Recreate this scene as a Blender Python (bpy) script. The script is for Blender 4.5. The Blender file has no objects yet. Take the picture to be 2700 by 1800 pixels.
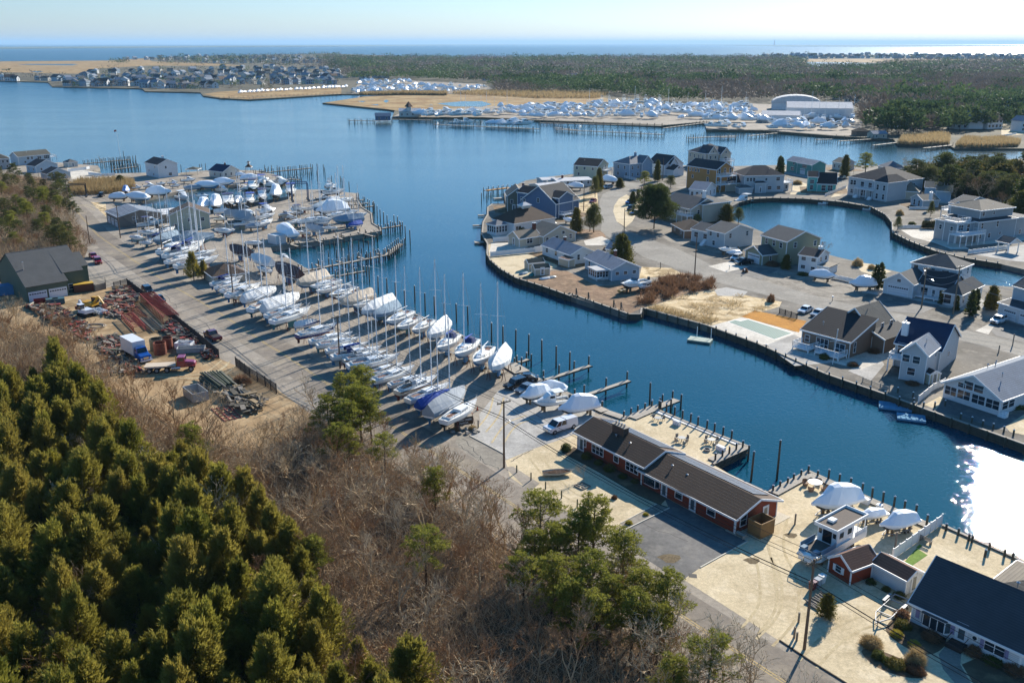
import bpy,bmesh,math,random
import numpy as np
from mathutils import Vector,Matrix,noise
from mathutils.geometry import tessellate_polygon
random.seed(7)
RND=random.Random(11)
sc=bpy.context.scene
# ------------------------------------------------------------------ camera, sky, sun, exposure
LZ=1.3
CH=59.3
FPX=2450.0
PITCH=math.atan(785/FPX)
cam_d=bpy.data.cameras.new('camera');cam=bpy.data.objects.new('camera',cam_d)
sc.collection.objects.link(cam);sc.camera=cam
cam.location=(0,0,CH);cam.rotation_euler=(math.pi/2-PITCH,0,0)
cam_d.sensor_width=36;cam_d.lens=36*FPX/2700;cam_d.clip_start=1;cam_d.clip_end=200000
SUN_EL,SUN_AZ=math.radians(26),math.radians(31.5)
w=bpy.data.worlds.new('World');sc.world=w;w.use_nodes=True
nt=w.node_tree;bg=nt.nodes['Background']
sky=nt.nodes.new('ShaderNodeTexSky');sky.sky_type='NISHITA';sky.sun_disc=False
sky.sun_elevation=SUN_EL;sky.sun_rotation=SUN_AZ
sky.air_density=1.0;sky.dust_density=0.25;sky.ozone_density=2.2;sky.altitude=50
_tc=nt.nodes.new('ShaderNodeTexCoord');_sx=nt.nodes.new('ShaderNodeSeparateXYZ');nt.links.new(_tc.outputs['Generated'],_sx.inputs[0])
_rp=nt.nodes.new('ShaderNodeValToRGB');nt.links.new(_sx.outputs['Z'],_rp.inputs[0])
_rp.color_ramp.elements[0].color=(.46,.53,.72,1);_rp.color_ramp.elements[1].color=(.22,.64,.90,1);_rp.color_ramp.elements[1].position=.5
_e=_rp.color_ramp.elements.new(.1);_e.color=(.38,.57,.78,1)
_mu=nt.nodes.new('ShaderNodeMix');_mu.data_type='RGBA';_mu.blend_type='MULTIPLY';_mu.inputs['Factor'].default_value=1
nt.links.new(sky.outputs[0],_mu.inputs['A']);nt.links.new(_rp.outputs[0],_mu.inputs['B'])
nt.links.new(_mu.outputs['Result'],bg.inputs[0]);bg.inputs[1].default_value=0.105
sun_d=bpy.data.lights.new('sun','SUN');sun_d.energy=4.8;sun_d.angle=math.radians(0.5)
sun_d.color=(1.0,0.92,0.80)
sun=bpy.data.objects.new('sun',sun_d);sc.collection.objects.link(sun)
SUNV=Vector((math.sin(SUN_AZ)*math.cos(SUN_EL),math.cos(SUN_AZ)*math.cos(SUN_EL),math.sin(SUN_EL)))
sun.rotation_euler=SUNV.to_track_quat('Z','Y').to_euler()
sc.view_settings.view_transform='Standard';sc.view_settings.look='None'
sc.view_settings.exposure=0.88;sc.view_settings.gamma=1
sc.view_settings.use_curve_mapping=False
sc.render.engine='CYCLES';sc.cycles.use_denoising=True
sc.cycles.max_bounces=5;sc.cycles.diffuse_bounces=2;sc.cycles.glossy_bounces=3
sc.cycles.transmission_bounces=3;sc.cycles.volume_bounces=0;sc.cycles.transparent_max_bounces=6
sc.cycles.caustics_reflective=False;sc.cycles.caustics_refractive=False
sc.cycles.sample_clamp_indirect=4
# ------------------------------------------------------------------ the photograph's measurements -> ground points
VW={0:(0,0,1.0),1:(0,350,3.3357),2:(600,380,3.3357),3:(0,600,2.8514),4:(500,650,3.1357),5:(1200,380,3.3357),6:(1800,360,2.6133),7:(1500,700,3.1357),8:(2000,700,3.1357),9:(900,850,3.1357),10:(1400,1000,3.1357),11:(2000,1200,2.613),12:(0,850,1.65),13:(0,80,2.6133),14:(850,80,2.6133),15:(1750,80,2.4758),16:(800,1100,2.138),17:(2300,780,2.24),18:(2350,450,3.583),19:(2380,1450,2.56),20:(0,620,4.48)}
CP,SP=math.cos(PITCH),math.sin(PITCH)
def PX(x,y,z=LZ):
 u=(x-1350)/FPX;v=(y-900)/FPX
 t=(CH-z)/(SP+v*CP)
 return Vector((u*t,(CP-v*SP)*t,z))
def W(v,x,y,z=LZ):
 ox,oy,s=VW[v]
 return PX(ox+x/s,oy+y/s,z)
def L(hx):
 c=[int(hx[i:i+2],16)/255 for i in(1,3,5)]
 return tuple(x/12.92 if x<.04045 else((x+.055)/1.055)**2.4 for x in c)
 # ------------------------------------------------------------------ materials
MATS={}
def mat(name,col,rough=0.8,var=0.15,scale=1.0,bump=0.0,bscale=None,metal=0.0,spec=0.5,col2=None,coord='Object',wave=None,coat=0.0,sharp=False):
 """col, col2 linear rgb mixed by layered noise; wave=(axis, scale, depth) gives courses or ribs as relief"""
 if name in MATS:return MATS[name]
 m=bpy.data.materials.new(name);m.use_nodes=True;t=m.node_tree;N=t.nodes;K=t.links
 b=N['Principled BSDF'];b.inputs['Roughness'].default_value=rough;b.inputs['Metallic'].default_value=metal
 b.inputs['Specular IOR Level'].default_value=spec
 if coat:b.inputs['Coat Weight'].default_value=coat
 if isinstance(col,str):col=L(col)
 if col2 is None:col2=tuple(c*(1-var)for c in col)
 elif isinstance(col2,str):col2=L(col2)
 tc=N.new('ShaderNodeTexCoord');src=tc.outputs[coord]
 if coord=='Object' and scale<0:src=N.new('ShaderNodeNewGeometry').outputs['Position'];scale=-scale
 n1=N.new('ShaderNodeTexNoise');n1.inputs['Scale'].default_value=scale;n1.inputs['Detail'].default_value=5;n1.inputs['Roughness'].default_value=.65
 K.new(src,n1.inputs['Vector'])
 mr=N.new('ShaderNodeMapRange');lo,hi=(.44,.56)if sharp else(.3,.7)
 mr.inputs['From Min'].default_value=lo;mr.inputs['From Max'].default_value=hi
 K.new(n1.outputs['Fac'],mr.inputs['Value'])
 mx=N.new('ShaderNodeMix');mx.data_type='RGBA'
 mx.inputs['A'].default_value=(*col,1);mx.inputs['B'].default_value=(*col2,1)
 K.new(mr.outputs[0],mx.inputs['Factor']);out=mx.outputs['Result']
 h=None
 if wave:
  wv=N.new('ShaderNodeTexWave');wv.bands_direction=wave[0];wv.inputs['Scale'].default_value=wave[1]
  wv.wave_profile='SAW';wv.inputs['Distortion'].default_value=wave[3]if len(wave)>3 else 0.0
  K.new(src,wv.inputs['Vector'])
  bp=N.new('ShaderNodeBump');bp.inputs['Strength'].default_value=0.8;bp.inputs['Distance'].default_value=wave[2]
  K.new(wv.outputs['Fac'],bp.inputs['Height']);h=bp
  m2=N.new('ShaderNodeMix');m2.data_type='RGBA';m2.blend_type='MULTIPLY';m2.inputs['Factor'].default_value=.35
  K.new(out,m2.inputs['A']);K.new(wv.outputs['Color'],m2.inputs['B']);out=m2.outputs['Result']
 if bump:
  n2=N.new('ShaderNodeTexNoise');n2.inputs['Scale'].default_value=bscale or scale*6;n2.inputs['Detail'].default_value=3
  K.new(src,n2.inputs['Vector'])
  bp=N.new('ShaderNodeBump');bp.inputs['Strength'].default_value=.7;bp.inputs['Distance'].default_value=bump
  K.new(n2.outputs['Fac'],bp.inputs['Height'])
  if h:K.new(h.outputs[0],bp.inputs['Normal'])
  h=bp
 if h:K.new(h.outputs[0],b.inputs['Normal'])
 K.new(out,b.inputs['Base Color'])
 MATS[name]=m;return m
def ground_mat(name,base,dark,light,s=0.05,fine=1.5,bump=.02,rough=.95,patch=.5,cover=None):
 """earth, sand, gravel or asphalt: large stains, middle mottling and fine grain, in world metres"""
 m=bpy.data.materials.new(name);m.use_nodes=True;t=m.node_tree;N=t.nodes;K=t.links
 b=N['Principled BSDF'];b.inputs['Roughness'].default_value=rough;b.inputs['Specular IOR Level'].default_value=.25
 pos=N.new('ShaderNodeNewGeometry').outputs['Position']
 def nz(sc_,det,lo,hi):
  n=N.new('ShaderNodeTexNoise');n.inputs['Scale'].default_value=sc_;n.inputs['Detail'].default_value=det;n.inputs['Roughness'].default_value=.62
  K.new(pos,n.inputs['Vector']);r=N.new('ShaderNodeMapRange');r.inputs['From Min'].default_value=lo;r.inputs['From Max'].default_value=hi
  K.new(n.outputs['Fac'],r.inputs['Value']);return r.outputs[0]
 def mix(a,bb,f,mode='MIX',fv=None):
  x=N.new('ShaderNodeMix');x.data_type='RGBA';x.blend_type=mode
  for s_,v in(('A',a),('B',bb)):
   if isinstance(v,tuple):x.inputs[s_].default_value=(*v,1)
   else:K.new(v,x.inputs[s_])
  if fv is not None:x.inputs['Factor'].default_value=fv
  else:K.new(f,x.inputs['Factor'])
  return x.outputs['Result']
 c=mix(L(base),L(dark),nz(s,6,.45,.45+patch*.4))
 c=mix(c,L(light),nz(s*3.3,6,.5,.5+patch*.5))
 if cover:c=mix(c,L(cover),nz(s*1.7+.013,8,.5,.56))
 g=N.new('ShaderNodeTexNoise');g.inputs['Scale'].default_value=fine;g.inputs['Detail'].default_value=6;g.inputs['Roughness'].default_value=.8
 K.new(pos,g.inputs['Vector'])
 r=N.new('ShaderNodeMapRange');r.inputs['From Min'].default_value=.3;r.inputs['From Max'].default_value=.7;r.inputs['To Min'].default_value=.72;r.inputs['To Max'].default_value=1.22
 K.new(g.outputs['Fac'],r.inputs['Value'])
 mm=N.new('ShaderNodeVectorMath');mm.operation='SCALE';K.new(c,mm.inputs[0]);K.new(r.outputs[0],mm.inputs['Scale'])
 K.new(mm.outputs[0],b.inputs['Base Color'])
 bp=N.new('ShaderNodeBump');bp.inputs['Distance'].default_value=bump;bp.inputs['Strength'].default_value=.8
 K.new(g.outputs['Fac'],bp.inputs['Height']);K.new(bp.outputs[0],b.inputs['Normal'])
 MATS[name]=m;return m
def glass(name='window_glass',col=(.02,.035,.05),rough=.08):
 if name in MATS:return MATS[name]
 return mat(name,col,rough,.3,2.0,spec=.8)
 # ------------------------------------------------------------------ mesh helper
class MB:
 def __init__(s):s.v=[];s.f=[]
 def add(s,vs,fs):
  o=len(s.v);s.v.extend([tuple(p)for p in vs]);s.f.extend([tuple(i+o for i in f)for f in fs]);return s
 def box(s,x0,x1,y0,y1,z0,z1,M=None):
  vs=[(x,y,z)for z in(z0,z1)for y in(y0,y1)for x in(x0,x1)]
  if M is not None:vs=[M@Vector(p)for p in vs]
  return s.add(vs,[(0,2,3,1),(4,5,7,6),(0,1,5,4),(2,6,7,3),(0,4,6,2),(1,3,7,5)])
 def beam(s,a,b,w,h=None,up=Vector((0,0,1))):
  a,b=Vector(a),Vector(b);d=b-a;l=d.length
  if l<1e-6:return s
  d/=l;h=h or w
  if abs(d.dot(up))>.98:up=Vector((1,0,0))
  r=d.cross(up).normalized();u=r.cross(d)
  vs=[p+r*(i*w/2)+u*(j*h/2)for p in(a,b)for j in(-1,1)for i in(-1,1)]
  return s.add(vs,[(0,2,3,1),(4,5,7,6),(0,1,5,4),(2,6,7,3),(0,4,6,2),(1,3,7,5)])
 def tube(s,pts,radii,n=6,cap=True):
  pts=[Vector(p)for p in pts]
  if not isinstance(radii,(list,tuple)):radii=[radii]*len(pts)
  vs,fs=[],[]
  up=Vector((0,0,1))
  for i,p in enumerate(pts):
   d=(pts[min(i+1,len(pts)-1)]-pts[max(i-1,0)]).normalized()
   ref=up if abs(d.dot(up))<.9 else Vector((1,0,0))
   r=d.cross(ref).normalized();u=r.cross(d)
   for k in range(n):
    a=2*math.pi*k/n
    vs.append(p+(r*math.cos(a)+u*math.sin(a))*radii[i])
  for i in range(len(pts)-1):
   for k in range(n):
    k2=(k+1)%n
    fs.append((i*n+k,i*n+k2,(i+1)*n+k2,(i+1)*n+k))
  if cap and n>2:
   fs.append(tuple(range(n-1,-1,-1)));fs.append(tuple((len(pts)-1)*n+k for k in range(n)))
  return s.add(vs,fs)
 def cone(s,c,r,h,n=8,r2=0.0):
  return s.tube([c,(c[0],c[1],c[2]+h)],[r,max(r2,.002)],n)
 def poly(s,pts,z0,z1):
  pts=[Vector((p[0],p[1]))for p in pts]
  if sum(a.x*b.y-b.x*a.y for a,b in zip(pts,pts[1:]+pts[:1]))<0:pts.reverse()
  n=len(pts);o=[(p.x,p.y,z0)for p in pts]+[(p.x,p.y,z1)for p in pts]
  tri=tessellate_polygon([[Vector((p.x,p.y,0))for p in pts]])
  fs=[tuple(i+n for i in t)for t in tri]
  fs=[f if _up(o,f)else f[::-1]for f in fs]
  fs+=[(i,(i+1)%n,n+(i+1)%n,n+i)for i in range(n)]
  return s.add(o,fs)
 def loft(s,rings,close=False,cap0=True,cap1=True):
  n=len(rings[0]);vs=[p for r in rings for p in r];fs=[]
  m=n if close else n-1
  for i in range(len(rings)-1):
   for k in range(m):
    k2=(k+1)%n
    fs.append((i*n+k,i*n+k2,(i+1)*n+k2,(i+1)*n+k))
  if cap0:fs.append(tuple(range(n-1,-1,-1)))
  if cap1:fs.append(tuple((len(rings)-1)*n+k for k in range(n)))
  return s.add(vs,fs)
 def mesh(s,name,m=None,smooth=False):
  me=bpy.data.meshes.new(name);me.from_pydata(s.v,[],s.f)
  if smooth:me.polygons.foreach_set('use_smooth',[True]*len(me.polygons))
  if m is not None:me.materials.append(m)
  me.update();return me
def _up(o,f):
 a,b,c=o[f[0]],o[f[1]],o[f[2]]
 return(b[0]-a[0])*(c[1]-a[1])-(c[0]-a[0])*(b[1]-a[1])>0
COL=sc.collection
def link(o):COL.objects.link(o);return o
def thing(name,label,cat,loc=(0,0,0),rz=0.0,group=None,scale=1.0):
 o=link(bpy.data.objects.new(name,None));o.location=loc;o.rotation_euler=(0,0,rz);o.scale=(scale,)*3
 o.empty_display_size=.2;o['label']=label;o['category']=cat
 if group:o['group']=group
 return o
def part(name,mb,m,parent,smooth=False,loc=None,rz=0.0,label=None,kind=None):
 me=mb.mesh(name,m,smooth)if isinstance(mb,MB)else mb
 o=link(bpy.data.objects.new(name,me));o.parent=parent
 if loc is not None:o.location=loc;o.rotation_euler=(0,0,rz)
 if label:o['label']=label
 if kind:o['kind']=kind
 return o
def solo(name,mb,m,label=None,cat=None,group=None,kind=None,loc=None,rz=0.0,smooth=False,scale=1.0):
 me=mb.mesh(name,m,smooth)if isinstance(mb,MB)else mb
 o=link(bpy.data.objects.new(name,me))
 if loc is not None:o.location=loc;o.rotation_euler=(0,0,rz)
 if scale!=1.0:o.scale=(scale,)*3
 if label:o['label']=label
 if cat:o['category']=cat
 if group:o['group']=group
 if kind:o['kind']=kind
 return o
def kids(o):
 return KID.get(o.name,[])
KID={}
def index_kids(root):
 for c in bpy.data.objects:
  if c.parent is not None:KID.setdefault(c.parent.name,[])
 for c in root_children(root):
  pass
def root_children(root):
 r=list(root.children);KID[root.name]=r
 for c in r:KID[c.name]=list(c.children)
 return r
def dup(root,loc,rz=0.0,scale=1.0,label=None,group=None,over=None,cat=None):
 """a copy of a thing with copies of its parts and sub-parts; over = {part name: material}"""
 if root.name not in KID:root_children(root)
 r=link(root.copy());r.location=loc;r.rotation_euler=(0,0,rz)
 r.scale=scale if isinstance(scale,(tuple,list))else(scale,)*3
 if label:r['label']=label
 if group:r['group']=group
 if cat:r['category']=cat
 recol(r,over)
 for ch in KID[root.name]:
  c=link(ch.copy());c.parent=r;recol(c,over)
  for g in KID.get(ch.name,[]):
   d=link(g.copy());d.parent=c;recol(d,over)
 return r
def recol(o,over):
 if over and o.type=='MESH':
  k=o.name.split('.')[0]
  if k in over:o.material_slots[0].link='OBJECT';o.material_slots[0].material=over[k]
PROTO_USED=set()
def place(root,loc,rz=0.0,scale=1.0,label=None,group=None,over=None,cat=None):
 """the first placing moves the prototype itself, later ones copy it"""
 if root.name not in KID:root_children(root)
 if root.name in PROTO_USED:return dup(root,loc,rz,scale,label,group,over,cat)
 PROTO_USED.add(root.name)
 root.location=loc;root.rotation_euler=(0,0,rz);root.scale=scale if isinstance(scale,(tuple,list))else(scale,)*3
 if label:root['label']=label
 if group:root['group']=group
 if cat:root['category']=cat
 if over:
  recol(root,over)
  for ch in KID[root.name]:
   recol(ch,over)
   for g in KID.get(ch.name,[]):recol(g,over)
 return root
def purge_unused(roots):
 for r in roots:
  if r.name not in PROTO_USED:
   for ch in list(r.children):
    for g in list(ch.children):bpy.data.objects.remove(g)
    bpy.data.objects.remove(ch)
   bpy.data.objects.remove(r)
ORD=['first','second','third','fourth','fifth','sixth','seventh','eighth','ninth','tenth','eleventh','twelfth','thirteenth','fourteenth','fifteenth','sixteenth','seventeenth','eighteenth','nineteenth','twentieth','twenty-first','twenty-second','twenty-third','twenty-fourth','twenty-fifth','twenty-sixth','twenty-seventh','twenty-eighth','twenty-ninth','thirtieth']+['%s-%s'%(a,b)for a in('thirty','forty','fifty','sixty','seventy','eighty')for b in('first','second','third','fourth','fifth','sixth','seventh','eighth','ninth')]
def heading(a,b):return math.atan2(b[1]-a[1],b[0]-a[0])
def inside(p,poly):
 x,y=p[0],p[1];c=False;n=len(poly);j=n-1
 for i in range(n):
  xi,yi=poly[i][0],poly[i][1];xj,yj=poly[j][0],poly[j][1]
  if(yi>y)!=(yj>y)and x<(xj-xi)*(y-yi)/(yj-yi)+xi:c=not c
  j=i
 return c
 # ------------------------------------------------------------------ water
def water_mat():
 m=bpy.data.materials.new('river_water');m.use_nodes=True;t=m.node_tree;N=t.nodes;K=t.links
 b=N['Principled BSDF'];b.inputs['Roughness'].default_value=.07;b.inputs['IOR'].default_value=1.333
 pos=N.new('ShaderNodeNewGeometry').outputs['Position']
 def nz(scale,det=4,stretch=None,dist=0.0):
  n=N.new('ShaderNodeTexNoise');n.inputs['Scale'].default_value=scale;n.inputs['Detail'].default_value=det
  n.inputs['Distortion'].default_value=dist
  if stretch:
   mp=N.new('ShaderNodeMapping');mp.inputs['Rotation'].default_value=(0,0,.35);mp.inputs['Scale'].default_value=stretch
   K.new(pos,mp.inputs['Vector']);K.new(mp.outputs[0],n.inputs['Vector'])
  else:K.new(pos,n.inputs['Vector'])
  return n.outputs['Fac']
 big=nz(.012,5,(1,2.2,1),.4)
 mr=N.new('ShaderNodeMapRange');mr.inputs['From Min'].default_value=.38;mr.inputs['From Max'].default_value=.66
 mr.inputs['To Min'].default_value=.25;mr.inputs['To Max'].default_value=1.0;K.new(big,mr.inputs['Value'])
 b1=N.new('ShaderNodeBump');b1.inputs['Distance'].default_value=.034;K.new(nz(1.0,1,(1,1.8,1)),b1.inputs['Height']);K.new(mr.outputs[0],b1.inputs['Strength'])
 b2=N.new('ShaderNodeBump');b2.inputs['Distance'].default_value=.009;K.new(nz(4.6,0,(1,1.5,1)),b2.inputs['Height']);K.new(mr.outputs[0],b2.inputs['Strength'])
 b3=N.new('ShaderNodeBump');b3.inputs['Distance'].default_value=.034;b3.inputs['Strength'].default_value=.75;K.new(nz(2.2,0,(1,1.6,1)),b3.inputs['Height'])
 K.new(b1.outputs[0],b3.inputs['Normal']);K.new(b3.outputs[0],b2.inputs['Normal']);K.new(b2.outputs[0],b.inputs['Normal'])
 mx=N.new('ShaderNodeMix');mx.data_type='RGBA';mx.inputs['A'].default_value=(.004,.045,.055,1);mx.inputs['B'].default_value=(.004,.065,.12,1)
 K.new(big,mx.inputs['Factor']);K.new(mx.outputs['Result'],b.inputs['Base Color'])
 r2=N.new('ShaderNodeMapRange');r2.inputs['From Min'].default_value=.35;r2.inputs['From Max'].default_value=.7
 r2.inputs['To Min'].default_value=.012;r2.inputs['To Max'].default_value=.035;K.new(big,r2.inputs['Value'])
 ln=N.new('ShaderNodeVectorMath');ln.operation='LENGTH';K.new(pos,ln.inputs[0])
 r3=N.new('ShaderNodeMapRange');r3.inputs['From Min'].default_value=150;r3.inputs['From Max'].default_value=1800;r3.inputs['To Max'].default_value=.3;K.new(ln.outputs['Value'],r3.inputs['Value'])
 ad=N.new('ShaderNodeMath');ad.operation='ADD';K.new(r2.outputs[0],ad.inputs[0]);K.new(r3.outputs[0],ad.inputs[1]);K.new(ad.outputs[0],b.inputs['Roughness'])
 return m
WATER=water_mat()
mb=MB();S=90000
mb.add([(-S,-2000,0),(S,-2000,0),(S,S,0),(-S,S,0)],[(0,1,2,3)])
solo('water',mb,WATER,kind='structure')
# ------------------------------------------------------------------ ground materials
M_SAND=ground_mat('pale_sand','#cfbd9a','#b6a482','#dfceae',.12,2.2,.05)
M_LOT=ground_mat('gravel_lot','#9c9284','#7e766a','#b0a594',.07,1.8,.03)
M_GREYGRAVEL=ground_mat('grey_gravel','#b0aca4','#98958f','#c4c0b8',.1,2.5,.03)
M_ROAD=ground_mat('road_asphalt','#8d8376','#766d62','#a2957f',.05,1.2,.01,rough=.9)
M_STREET=ground_mat('street_asphalt','#8b867c','#7b766d','#9b958a',.05,1.4,.01,rough=.9)
M_DARKASPH=ground_mat('dark_asphalt','#6d6b68','#5a5957','#858078',.15,1.4,.008,rough=.85)
M_FOREST=ground_mat('forest_floor','#6e5c48','#4a3d2e','#8a7458',.15,1.2,.15)
M_DIRT=ground_mat('yard_dirt','#a58a66','#7f6848','#c0a882',.1,1.6,.06)
M_STONE=ground_mat('stone_mulch','#8f877a','#6c655a','#aaa192',.2,2.6,.05)
M_CONC=ground_mat('concrete','#d3cbbc','#bdb5a6','#e0d8ca',.2,2.0,.006)
M_MARSH=ground_mat('marsh_grass','#a58a5c','#7d6742','#b89c6c',.02,.25,.3,cover='#8c6b3c')
M_BRUSH=ground_mat('dry_brush','#8a7152','#655037','#a88c66',.25,1.5,.12,cover='#5d4a33')
M_FARLAND=ground_mat('far_land','#5f5a48','#474536','#7a705a',.01,.1,.3)
M_LAWN=ground_mat('artificial_lawn','#6f8a3a','#5d7830','#829c48',.4,3.0,.03)
M_ORANGE=ground_mat('orange_wood_chips','#bb7f26','#a56c1c','#c98f35',.3,3.0,.05)
M_SCRUBSAND=ground_mat('scrub_sand','#d8c096','#c0a67a','#e6d4b0',.15,1.6,.1,cover='#a08860')
M_LEAVES=ground_mat('leaf_litter','#92755a','#6b533e','#ab9070',.2,2.2,.08,cover='#7c644c')
M_YARD=ground_mat('brown_yard','#7a746a','#5c564c','#958d80',.1,1.6,.05)  # mottled grey-brown base ground of the whole peninsula
def pts(*spec):
 """spec: view number followed by x, y pairs, repeated"""
 out=[]
 for s in spec:
  v=s[0]
  for i in range(1,len(s),2):out.append(W(v,s[i],s[i+1]))
 return out
def smooth_line(p,k=4,closed=False):
 out=[];n=len(p)
 for i in range(n if closed else n-1):
  a,b,c,d=(p[(i-1)%n],p[i],p[(i+1)%n],p[(i+2)%n])if closed else(p[max(i-1,0)],p[i],p[i+1],p[min(i+2,n-1)])
  for j in range(k):
   t=j/k
   out.append(.5*((2*b)+(c-a)*t+(2*a-5*b+4*c-d)*t*t+(3*b-a-3*c+d)*t**3))
 if not closed:out.append(p[-1])
 return out
SHN=[0]
def sheet(name,m,layer,poly,z=None):
 SHN[0]+=1;z=(LZ+layer*.004 if z is None else z)+SHN[0]*6e-5
 p=[Vector((q[0],q[1],0))for q in poly]
 tri=tessellate_polygon([p])
 vs=[(q.x,q.y,z)for q in p]
 fs=[f if _up(vs,f)else f[::-1]for f in tri]
 return solo(name,MB().add(vs,fs),m,kind='structure')
def land(name,m,poly,z1=LZ,z0=-1.5):
 return solo(name,MB().poly([(q[0],q[1])for q in poly],z0,z1),m,kind='structure')
 # shore of the west bank from the left edge down to the right edge of the picture
SH_W=pts((0,-900,447),(1,-100,270,530,262,860,290,880,315,770,345,840,362,1280,352,1420,395,1600,350,1830,330,2200,330,2335,335),(2,240,240,400,262,530,310,545,335,480,350,330,372,120,378),(1,2080,455,1750,478,1480,535,1170,600,1250,645,1440,690,1740,690,2000,662),(2,0,548,100,522,470,472,560,452,575,400,800,400,1140,432,1142,500,1180,560,1262,612,1272,700,1342,742,1342,770,850,850,380,908,400,960,560,1010,680,1085,920,1160),(4,1250,300,1400,350,1560,440,1850,560,2150,690),(9,1060,150,1240,250,1370,330,1700,490,2120,690),(10,550,235,800,320,1010,245,1060,262,1410,415,1785,560,1500,705,1640,780,1860,880,1985,935),(11,95,262,345,118,1205,500,1262,488,1829,742,2100,860,2600,1060))
west=SH_W+pts((0,3300,2600,1350,5200,-3500,3000,-3500,900))
land('ground',M_LOT,west)
# east peninsula
SH_E=pts((0,3100,1330),(8,2400,1550,2110,1450,1380,1190,1100,1085,560,900,0,650),(7,1150,500,600,350,590,405,500,405,0,232),(5,1530,1500,1020,1340,800,1262,540,1180,400,1100,310,1020,285,975,290,880,240,800,250,690,290,620,290,560,330,530,450,530,440,440,470,390,620,320,840,285,1050,262),(5,1400,200,1650,180,2000,168),(6,0,205,330,205,700,195,1030,195,1500,205),(0,2500,425,2800,415,3600,405))
LAGOON=pts((0,3600,730),(6,2500,940,2352,915,2200,880,1920,835,1740,790,1560,720,1450,665,1448,600,1400,540,1300,487,1090,452,830,430,620,425,480,432,390,455,300,500,300,560,440,610,700,720,860,775,1060,828,1230,868,1400,912,1600,960,1900,1010,2352,1040),(0,3600,880))
east=SH_E+LAGOON+pts((0,3600,1300))
land('ground_peninsula',M_YARD,east);EASTP=[tuple(p)for p in east]
# far bank
FAR=pts((0,-900,205),(13,0,348,330,358,360,388,980,402,1000,420,1380,428,1400,452,1520,468,1720,478,2352,440),(14,200,440,560,440,200,470,0,500,400,540,500,548,480,600,1100,600,1500,620,2000,640),(15,0,622,270,600,280,650,660,655,1100,690,1500,712,1530,745,1860,748,1900,770,2352,770),(0,3500,400))
FARB=pts((0,4200,150),(15,2352,215,1500,205,940,205,800,178,0,172),(14,2352,186,850,190,560,178,0,160),(13,2352,158,1020,190,850,202,730,208,0,213),(0,-1200,163))
far=FAR+FARB
land('far_bank',M_FARLAND,far,z1=1.2)
def strip(name,m,near,farr,z=1.3,z0=-1):return land(name,m,near+farr,z,z0)
# marsh sheets on the far bank
ZM=1.2
def fsheet(name,m,spec,dz):return sheet(name,m,0,pts(*spec),z=ZM+dz)
fsheet('marsh',M_MARSH,[(0,-900,200),(13,0,290,530,300,640,268,1000,245,1700,245,1500,232,1050,215,1000,195,730,210,0,216),(0,-1100,164)],.05)
fsheet('marsh_spit',M_MARSH,[(13,1400,440,1520,465,1700,474,2352,438,2352,395,1900,400,1500,425)],.05)
fsheet('marsh_point',M_MARSH,[(14,20,500,400,538,560,560,1000,545,1500,540,1900,520,2000,480,1850,440,1150,440,850,440,300,455)],.05)
fsheet('pond',WATER,[(14,790,505,900,525,1100,528,1170,510,1100,490,960,490)],.1)
for q in([(14,240,490,280,496,300,488)],[(14,420,490,440,500,460,488,440,478)],[(14,330,515,390,518,380,510)],[(13,120,238,500,242,540,234,200,233)],[(13,200,283,260,292,300,284)]):
 fsheet('marsh_pool',WATER,q,.1)
fsheet('far_marsh_flat',M_MARSH,[(15,930,235,1450,232,2352,215,2352,190,1500,190,900,188,700,178)],.3)
fsheet('marsh_water',WATER,[(15,930,243,1320,240,1450,215,930,208)],.5)
fsheet('marina_yard',M_LOT,[(14,480,598,1100,598,1500,617,2000,636),(15,20,618,265,596,285,646,660,650,1100,685,1280,690,1300,590,1000,500,600,480,100,480),(14,2300,520,1400,510,900,540,560,560)],.12)
fsheet('boat_field',M_LOT,[(14,200,438,560,436,900,436,1180,405,1100,370,600,345,260,345)],.12)
# land strips in the bay: the spit with houses, barrier islands on the horizon
land('bay_spit',M_FARLAND,pts((15,580,166,700,174,1100,188,1600,194,2352,200),(0,3600,165,3600,147),(15,2352,176,1600,162,900,160)),1.5)
land('barrier_island',mat('far_shore','#5d6a52',.95,.3,.002),pts((0,-1500,132),(13,0,128,900,122,1500,117,2352,113),(14,1000,103,2352,99),(15,800,106,2352,108),(0,4200,123,4200,121.6,2700,120.6),(14,2352,96.5,1000,97),(13,1500,110,0,117),(0,-1500,124.6)),5)
# ------------------------------------------------------------------ roads, yards and lots of the west bank
CL=pts((1,600,610,700,720,800,830,900,930),(3,1230,395,1590,605,1996,870),(4,760,880,1150,1140),(9,580,960,1080,1290,1500,1560),(16,2150,1130),(0,2017,1765,2400,2014))
CL=smooth_line(CL,6)
def offset_line(line,d):
 out=[]
 for i,p in enumerate(line):
  a,b=line[max(i-1,0)],line[min(i+1,len(line)-1)]
  t=(b-a);t.z=0;t.normalize()
  out.append(Vector((p.x+t.y*d,p.y-t.x*d,p.z)))
 return out
def ribbon(name,m,layer,line,d0,d1,kind='structure'):
 a,b=offset_line(line,d0),offset_line(line,d1);z=LZ+layer*.004
 vs=[(p.x,p.y,z)for p in a]+[(p.x,p.y,z)for p in b];n=len(a)
 fs=[(i,i+1,n+i+1,n+i)for i in range(n-1)]
 fs=[f if _up(vs,f)else f[::-1]for f in fs]
 return solo(name,MB().add(vs,fs),m,kind=kind)
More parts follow.
